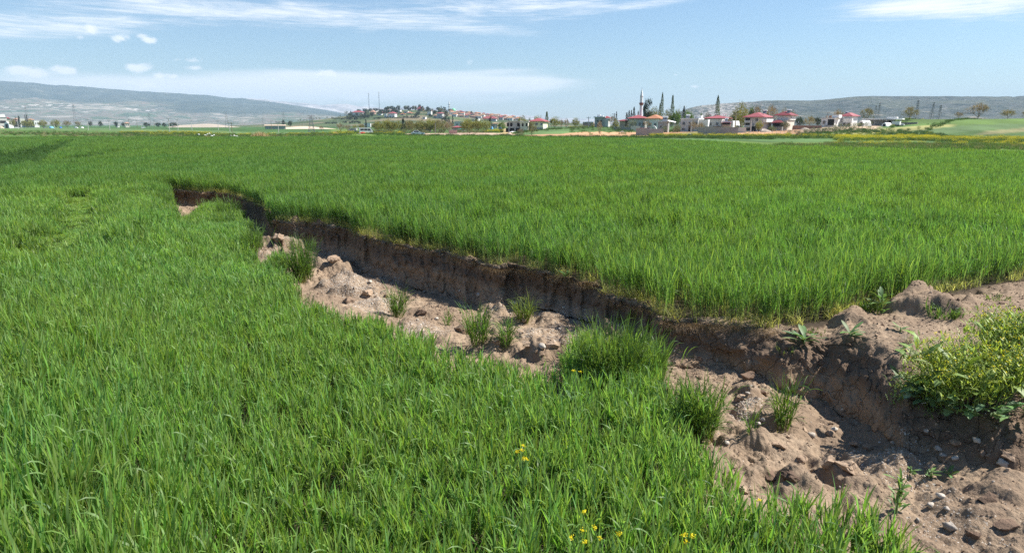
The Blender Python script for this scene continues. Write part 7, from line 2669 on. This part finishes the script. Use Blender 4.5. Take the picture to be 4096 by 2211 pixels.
def broadleaf(rg, n, base, L, W, th0, th1, green, seg=7, az0=None, spread=6.28, lobes=.0):
    """broad leaves with a fold along the midrib and wavy edges"""
    vs, fs, cs, o = [], [], [], 0
    t = np.linspace(0, 1, seg + 1)
    for i in range(n):
        a = rg.uniform(0, spread) if az0 is None else az0 + rg.uniform(-spread / 2, spread / 2)
        l, w = L * rg.uniform(.6, 1.15), W * rg.uniform(.7, 1.2)
        th = rg.uniform(*th0) + (rg.uniform(*th1)) * t ** 1.2
        hx = np.concatenate([[0], np.cumsum(np.sin(th[1:]) * l / seg)])
        hz = np.concatenate([[0], np.cumsum(np.cos(th[1:]) * l / seg)])
        prof = np.sin(np.pi * np.clip(t * .92 + .05, 0, 1)) ** .8 * (.45 + .75 * t) * (1 + lobes * np.sin(t * 22 + i))
        prof[0] = .12
        prof[-1] = .02
        b = base[i % len(base)]
        ca, sa = math.cos(a), math.sin(a)
        c = np.array(green) * rg.uniform(.65, 1.35) * np.array((rg.uniform(.85, 1.2), 1, rg.uniform(.7, 1.3)))
        for k in range(seg + 1):
            for s, up in ((-1, .22), (0, 0), (1, .22)):
                off = s * prof[k] * w / 2
                vs.append((b[0] + hx[k] * ca - off * sa, b[1] + hx[k] * sa + off * ca, b[2] + hz[k] + up * abs(off) + .03 * w * math.sin(k * 2.1 + s)))
                cs.append(c * (1.25 if s == 0 else 1.0))
        for k in range(seg):
            for q in (0, 1):
                fs.append((o + 3 * k + q, o + 3 * k + q + 1, o + 3 * k + q + 4, o + 3 * k + q + 3))
        o += 3 * (seg + 1)
    return np.array(vs), np.array(fs), np.array(cs)


M_BROAD = leaf_material('broad_leaf', (1, 1, 1), 0.35, 0.5, 0.3, 0, 0.1, (1.4, 1.35, .7))


def rosette(label, px, py, n, L, W, seed, green=(.125, .215, .080), th0=(.7, 1.3), th1=(.2, .7), stem=0.0):
    rg = np.random.default_rng(seed)
    p = hit(px, py)
    root = tag(empty('broad_leaved_weed', p), label, 'weed')
    base = [(rg.uniform(-.03, .03), rg.uniform(-.03, .03), rg.uniform(0, .06 + stem)) for _ in range(n)]
    v, f, c = broadleaf(rg, n, base, L, W, th0, th1, green)
    put('leaves', np_mesh('leaves', v, f, [M_BROAD], None, c, True), root)
    m = MB(); m.bar((0, 0, -.06), (0, .01, .08 + stem), .012, .006, 6); m.build('stem', MAT['green_stem'], root)
    return root


MAT['green_stem'] = principled('green_stem', (.16, .24, .08), .7, .2, .15, 8)
rosette('large pale green broad leaved weed hanging on the soil edge', 3218, 1372, 16, .34, .085, 1, (.150, .250, .110))
rosette('smaller broad leaved weed right of the large one on the edge', 3402, 1345, 11, .26, .075, 2, (.125, .220, .085))
rosette('leafy weed at the foot of the standing wheat above the mound', 3525, 1252, 18, .30, .07, 3, (.120, .215, .075), (.3, 1.2), (.2, .9), .25)
rosette('low weed seedling patch on the sunlit mound', 3600, 1330, 9, .13, .05, 4)
rosette('small weed seedlings left of the leafy bush on the mound', 3612, 1405, 12, .12, .05, 5)
rosette('small green seedling in the right gully', 3640, 1893, 8, .10, .05, 6)
rosette('tiny green seedlings on the flat soil below the gully', 3725, 1910, 9, .11, .05, 7)
rosette('small seedling right of the tiny ones on flat soil', 3795, 1905, 8, .12, .05, 8)
rosette('feathery green weed by the lower right grass edge', 3585, 2050, 40, .14, .035, 9, (.12, .21, .06), (.1, 1.2), (.2, .9), .3)
rosette('weed sprig among leaves right of the shaded gravel', 2262, 1108, 8, .18, .08, 10, (.08, .16, .05))

# grey dead plant on the mound
rg_ = np.random.default_rng(5)
p_ = hit(3635, 1370)
b_ = np.stack([rg_.normal(0, .03, 60), rg_.normal(0, .03, 60), np.full(60, -.02)], -1)
c_ = np.array((.30, .27, .25))[None] * rg_.uniform(.5, 1.3, (60, 1))
v_, f_, cc_ = blades(b_, rg_.uniform(0, 6.28, 60), rg_.uniform(.12, .3, 60), .007, rg_.uniform(.1, 1.2, 60), rg_.uniform(.5, 2, 60), 4, c_, c_, .3)
tag(put('dead_plant', np_mesh('dead_plant', v_, f_, [M_TUFT], None, cc_), None, p_), 'grey withered plant clinging to the sunlit mound', 'dead plant')
# white stick
p_ = hit(3716, 1628)
m_ = MB(); m_.bar((-.09, 0, .02), (.0, .01, .035), .008, .008, 6); m_.bar((0, .01, .035), (.09, -.01, .03), .008, .005, 6)
tag(m_.build('stick', MAT['white'], None, p_), 'bleached white stick lying under the leafy bush', 'stick')
m_ = MB(); m_.bar((0, 0, 0), (.10, .03, .09), .007, .005, 5); m_.bar((.10, .03, .09), (.13, .03, .17), .005, .003, 5)
tag(m_.build('twig', MAT['palebark'], None, hit(3325, 1530)), 'thin pale twig sticking from the dark soil face', 'twig')


def mustard_bush(label, px, py, top, w, seed, nstem=60, leaves=110, skirt=46, green=(.235, .330, .080)):
    """leafy mustard: big lobed leaves at the foot, branching stems with seed pods and small yellow flowers"""
    rg = np.random.default_rng(seed)
    p = hit(px, py)
    d = math.hypot(p.x, p.y)
    _, _, zt = at_depth(px, top, p.y + .3)
    H = float(zt) - p.z
    R = w / 2 * d / F
    root = tag(empty('mustard_bush', p), label, 'bush')
    segs, tips, pods = [], [], []
    for i in range(nstem):
        a, q = rg.uniform(0, 6.28), math.sqrt(rg.random()) * R * .45
        b = Vector((q * math.cos(a), q * math.sin(a), -.05))
        out = Vector((math.cos(a), math.sin(a), 0)) * R * rg.uniform(.1, .55)
        h = H * rg.uniform(.55, 1.0) * (1 - .35 * (q / R))
        mid = b + out * .4 + Vector((0, 0, h * .55))
        e = b + out + Vector((rg.normal(0, .04), rg.normal(0, .04), h))
        segs += [(b, mid, .008, .006), (mid, e, .006, .003)]
        tips.append(e)
        for k in range(7):
            t = rg.uniform(.25, .95)
            s0 = mid.lerp(e, t)
            e2 = s0 + Vector((rg.normal(0, .10), rg.normal(0, .10), rg.uniform(.05, .18)))
            segs.append((s0, e2, .0035, .002))
            tips.append(e2)
    v, f = tubes(segs, 4)
    put('stems', np_mesh('stems', v, f, [MAT['green_stem']]), root)
    tp = np.array([tuple(t) for t in tips])
    # small upper leaves and pods
    NL = 5200 if nstem > 30 else 1200
    i = rg.integers(0, len(tp), NL)
    b = tp[i] - np.stack([rg.normal(0, .06, NL), rg.normal(0, .06, NL), rg.uniform(0, .34, NL)], -1)
    c = np.array(green)[None] * rg.uniform(.7, 1.5, (NL, 1)) * np.array((1.15, 1.05, .75))
    up = blades(b, rg.uniform(0, 6.28, NL), rg.uniform(.04, .11, NL), rg.uniform(.010, .026, NL), rg.uniform(.2, 1.2, NL), rg.uniform(.5, 1.6, NL), 2, c, c, .3)
    big = broadleaf(rg, leaves, [(rg.normal(0, R * .42), rg.normal(0, R * .42), rg.uniform(.05, H * .55)) for _ in range(leaves)], .26, .10, (.3, 1.1), (.3, 1.1), np.array(green) * .8, 7, None, 6.28, .25)
    v, f, c = merge([up, big])
    put('foliage', np_mesh('foliage', v, f, [M_BROAD], None, c), root)
    # skirt of large leaves hanging over the bank towards the camera
    aw = math.atan2(-p.y, -p.x)
    base = [(R * .75 * math.cos(aw + t), R * .75 * math.sin(aw + t), rg.uniform(.0, .18)) for t in rg.uniform(-1.3, 1.3, skirt)]
    v, f, c = broadleaf(rg, skirt, base, .25, .105, (.7, 1.3), (.5, 1.2), (.150, .240, .110), 8, aw, 2.4, .3)
    put('lower_leaves', np_mesh('lower_leaves', v, f, [M_BROAD], None, c, True), root)
    # flowers
    k = 1100 if nstem > 30 else 160
    i = rg.integers(0, len(tp), k)
    cen = tp[i] + rg.normal(0, .012, (k, 3))
    c = np.array((.70, .60, .04))[None] * rg.uniform(.8, 1.2, (k, 1))
    v, f, c = quads(cen, .022, c, rg, .5)
    put('flowers', np_mesh('flowers', v, f, [M_BROAD], None, c), root)
    return root


mustard_bush('big yellow green flowering mustard bush spilling over the bank at the right edge', 3880, 1610, 1285, 440, 31)
mustard_bush('taller darker mustard bush behind the big one, cut by the right edge', 4060, 1480, 1180, 300, 32, 50, 110, 10, (.190, .285, .065))
mustard_bush('small leafy mustard plant at the left foot of the big bush', 3700, 1590, 1480, 150, 33, 14, 44, 18, (.150, .24, .09))


def mustard_plant(label, px, py, D_off, heads, seed):
    """single stem in the wheat with a few yellow heads; px, py is the highest head"""
    rg = np.random.default_rng(seed)
    x, y = on_plane(px, py, .22)
    a = math.degrees(math.atan2(float(x), float(y)))
    z = float(z_lower(np.array([a]), np.array([math.hypot(x, y)]))[0])
    root = tag(empty('mustard_plant', (float(x), float(y), z)), label, 'flower')
    H = .22 - z
    m = MB()
    m.bar((0, 0, -.03), (.01, 0, H * .7), .006, .004, 5)
    tops = []
    for i in range(heads):
        e = Vector((rg.normal(0, .055), rg.normal(0, .03), H - rg.uniform(0, .16) * (i > 0)))
        m.bar((.01, 0, H * rg.uniform(.55, .7)), e, .003, .002, 4)
        tops.append(e)
    m.build('stem', MAT['green_stem'], root)
    v, f, c = broadleaf(rg, 6, [(0, 0, H * q) for q in (.2, .35, .5)], .16, .05, (.5, 1.1), (.3, .9), (.12, .21, .06))
    put('leaves', np_mesh('leaves', v, f, [M_BROAD], None, c), root)
    for e in tops:
        k = 26
        cen = np.array(tuple(e))[None] + rg.normal(0, .010, (k, 3)) * np.array((1, 1, .7))
        c = np.array((.85, .72, .03))[None] * rg.uniform(.85, 1.15, (k, 1))
        v, f, c = quads(cen, .014, c, rg, .4)
        put('flower_head', np_mesh('flower_head', v, f, [M_BROAD], None, c), root)


mustard_plant('mustard plant with a cluster of four yellow heads in the near wheat', 2085, 1785, 0, 5, 1)
mustard_plant('yellow mustard head at the edge of the big grass clump', 2290, 1480, 0, 2, 2)
mustard_plant('mustard plant with two yellow heads near the bottom edge, rightmost of three', 2412, 2110, 0, 3, 3)
mustard_plant('mustard plant near the bottom edge, middle of three', 2350, 2120, 0, 1, 4)
mustard_plant('mustard plant near the bottom edge, leftmost of three', 2308, 2135, 0, 2, 5)
mustard_plant('small lone yellow head above the three bottom mustard plants', 2312, 2058, 0, 1, 6)
mustard_plant('tiny yellow flower by the lower right soil edge', 3040, 2000, 0, 1, 7)
mustard_plant('tiny yellow flowers near the bottom right grass', 2815, 2130, 0, 2, 8)
mustard_plant('pale yellow flower sprig in the bottom right grass', 2760, 2140, 0, 1, 9)

# roots and straw hanging from the broken edge
rg_ = np.random.default_rng(8)
P_, I_ = [], []
rootm = []
for i in range(4):
    n = 22
    b = rg_.normal(0, .05, (n, 3)) * np.array((1, 1, .3))
    c = np.array((.34, .24, .14))[None] * rg_.uniform(.5, 1.3, (n, 1))
    v, f, c = blades(b, rg_.uniform(0, 6.28, n), rg_.uniform(.08, .30, n), .004, rg_.uniform(.8, 1.6, n), rg_.uniform(2.2, 3.2, n), 4, c, c, .3, power=.6)
    rootm.append(proto('root_source', np_mesh('hanging_roots', v, f, [M_TUFT], None, c)))
na_ = 420
a_ = rg_.uniform(A_L + .3, 22, na_)
r_ = r_top(a_) - .03
x_, y_ = r_ * np.sin(np.radians(a_)), r_ * np.cos(np.radians(a_))
o_ = scatter('hanging_roots', np.stack([x_, y_, land(x_, y_) - .03], -1), np.stack([np.zeros(na_), np.zeros(na_), rg_.uniform(0, 6.28, na_)], -1), rg_.uniform(.6, 1.2, na_), rg_.integers(0, 4, na_), rootm)
tag(o_, 'fine dry roots hanging from the lip of the broken edge', 'roots', kind='stuff')
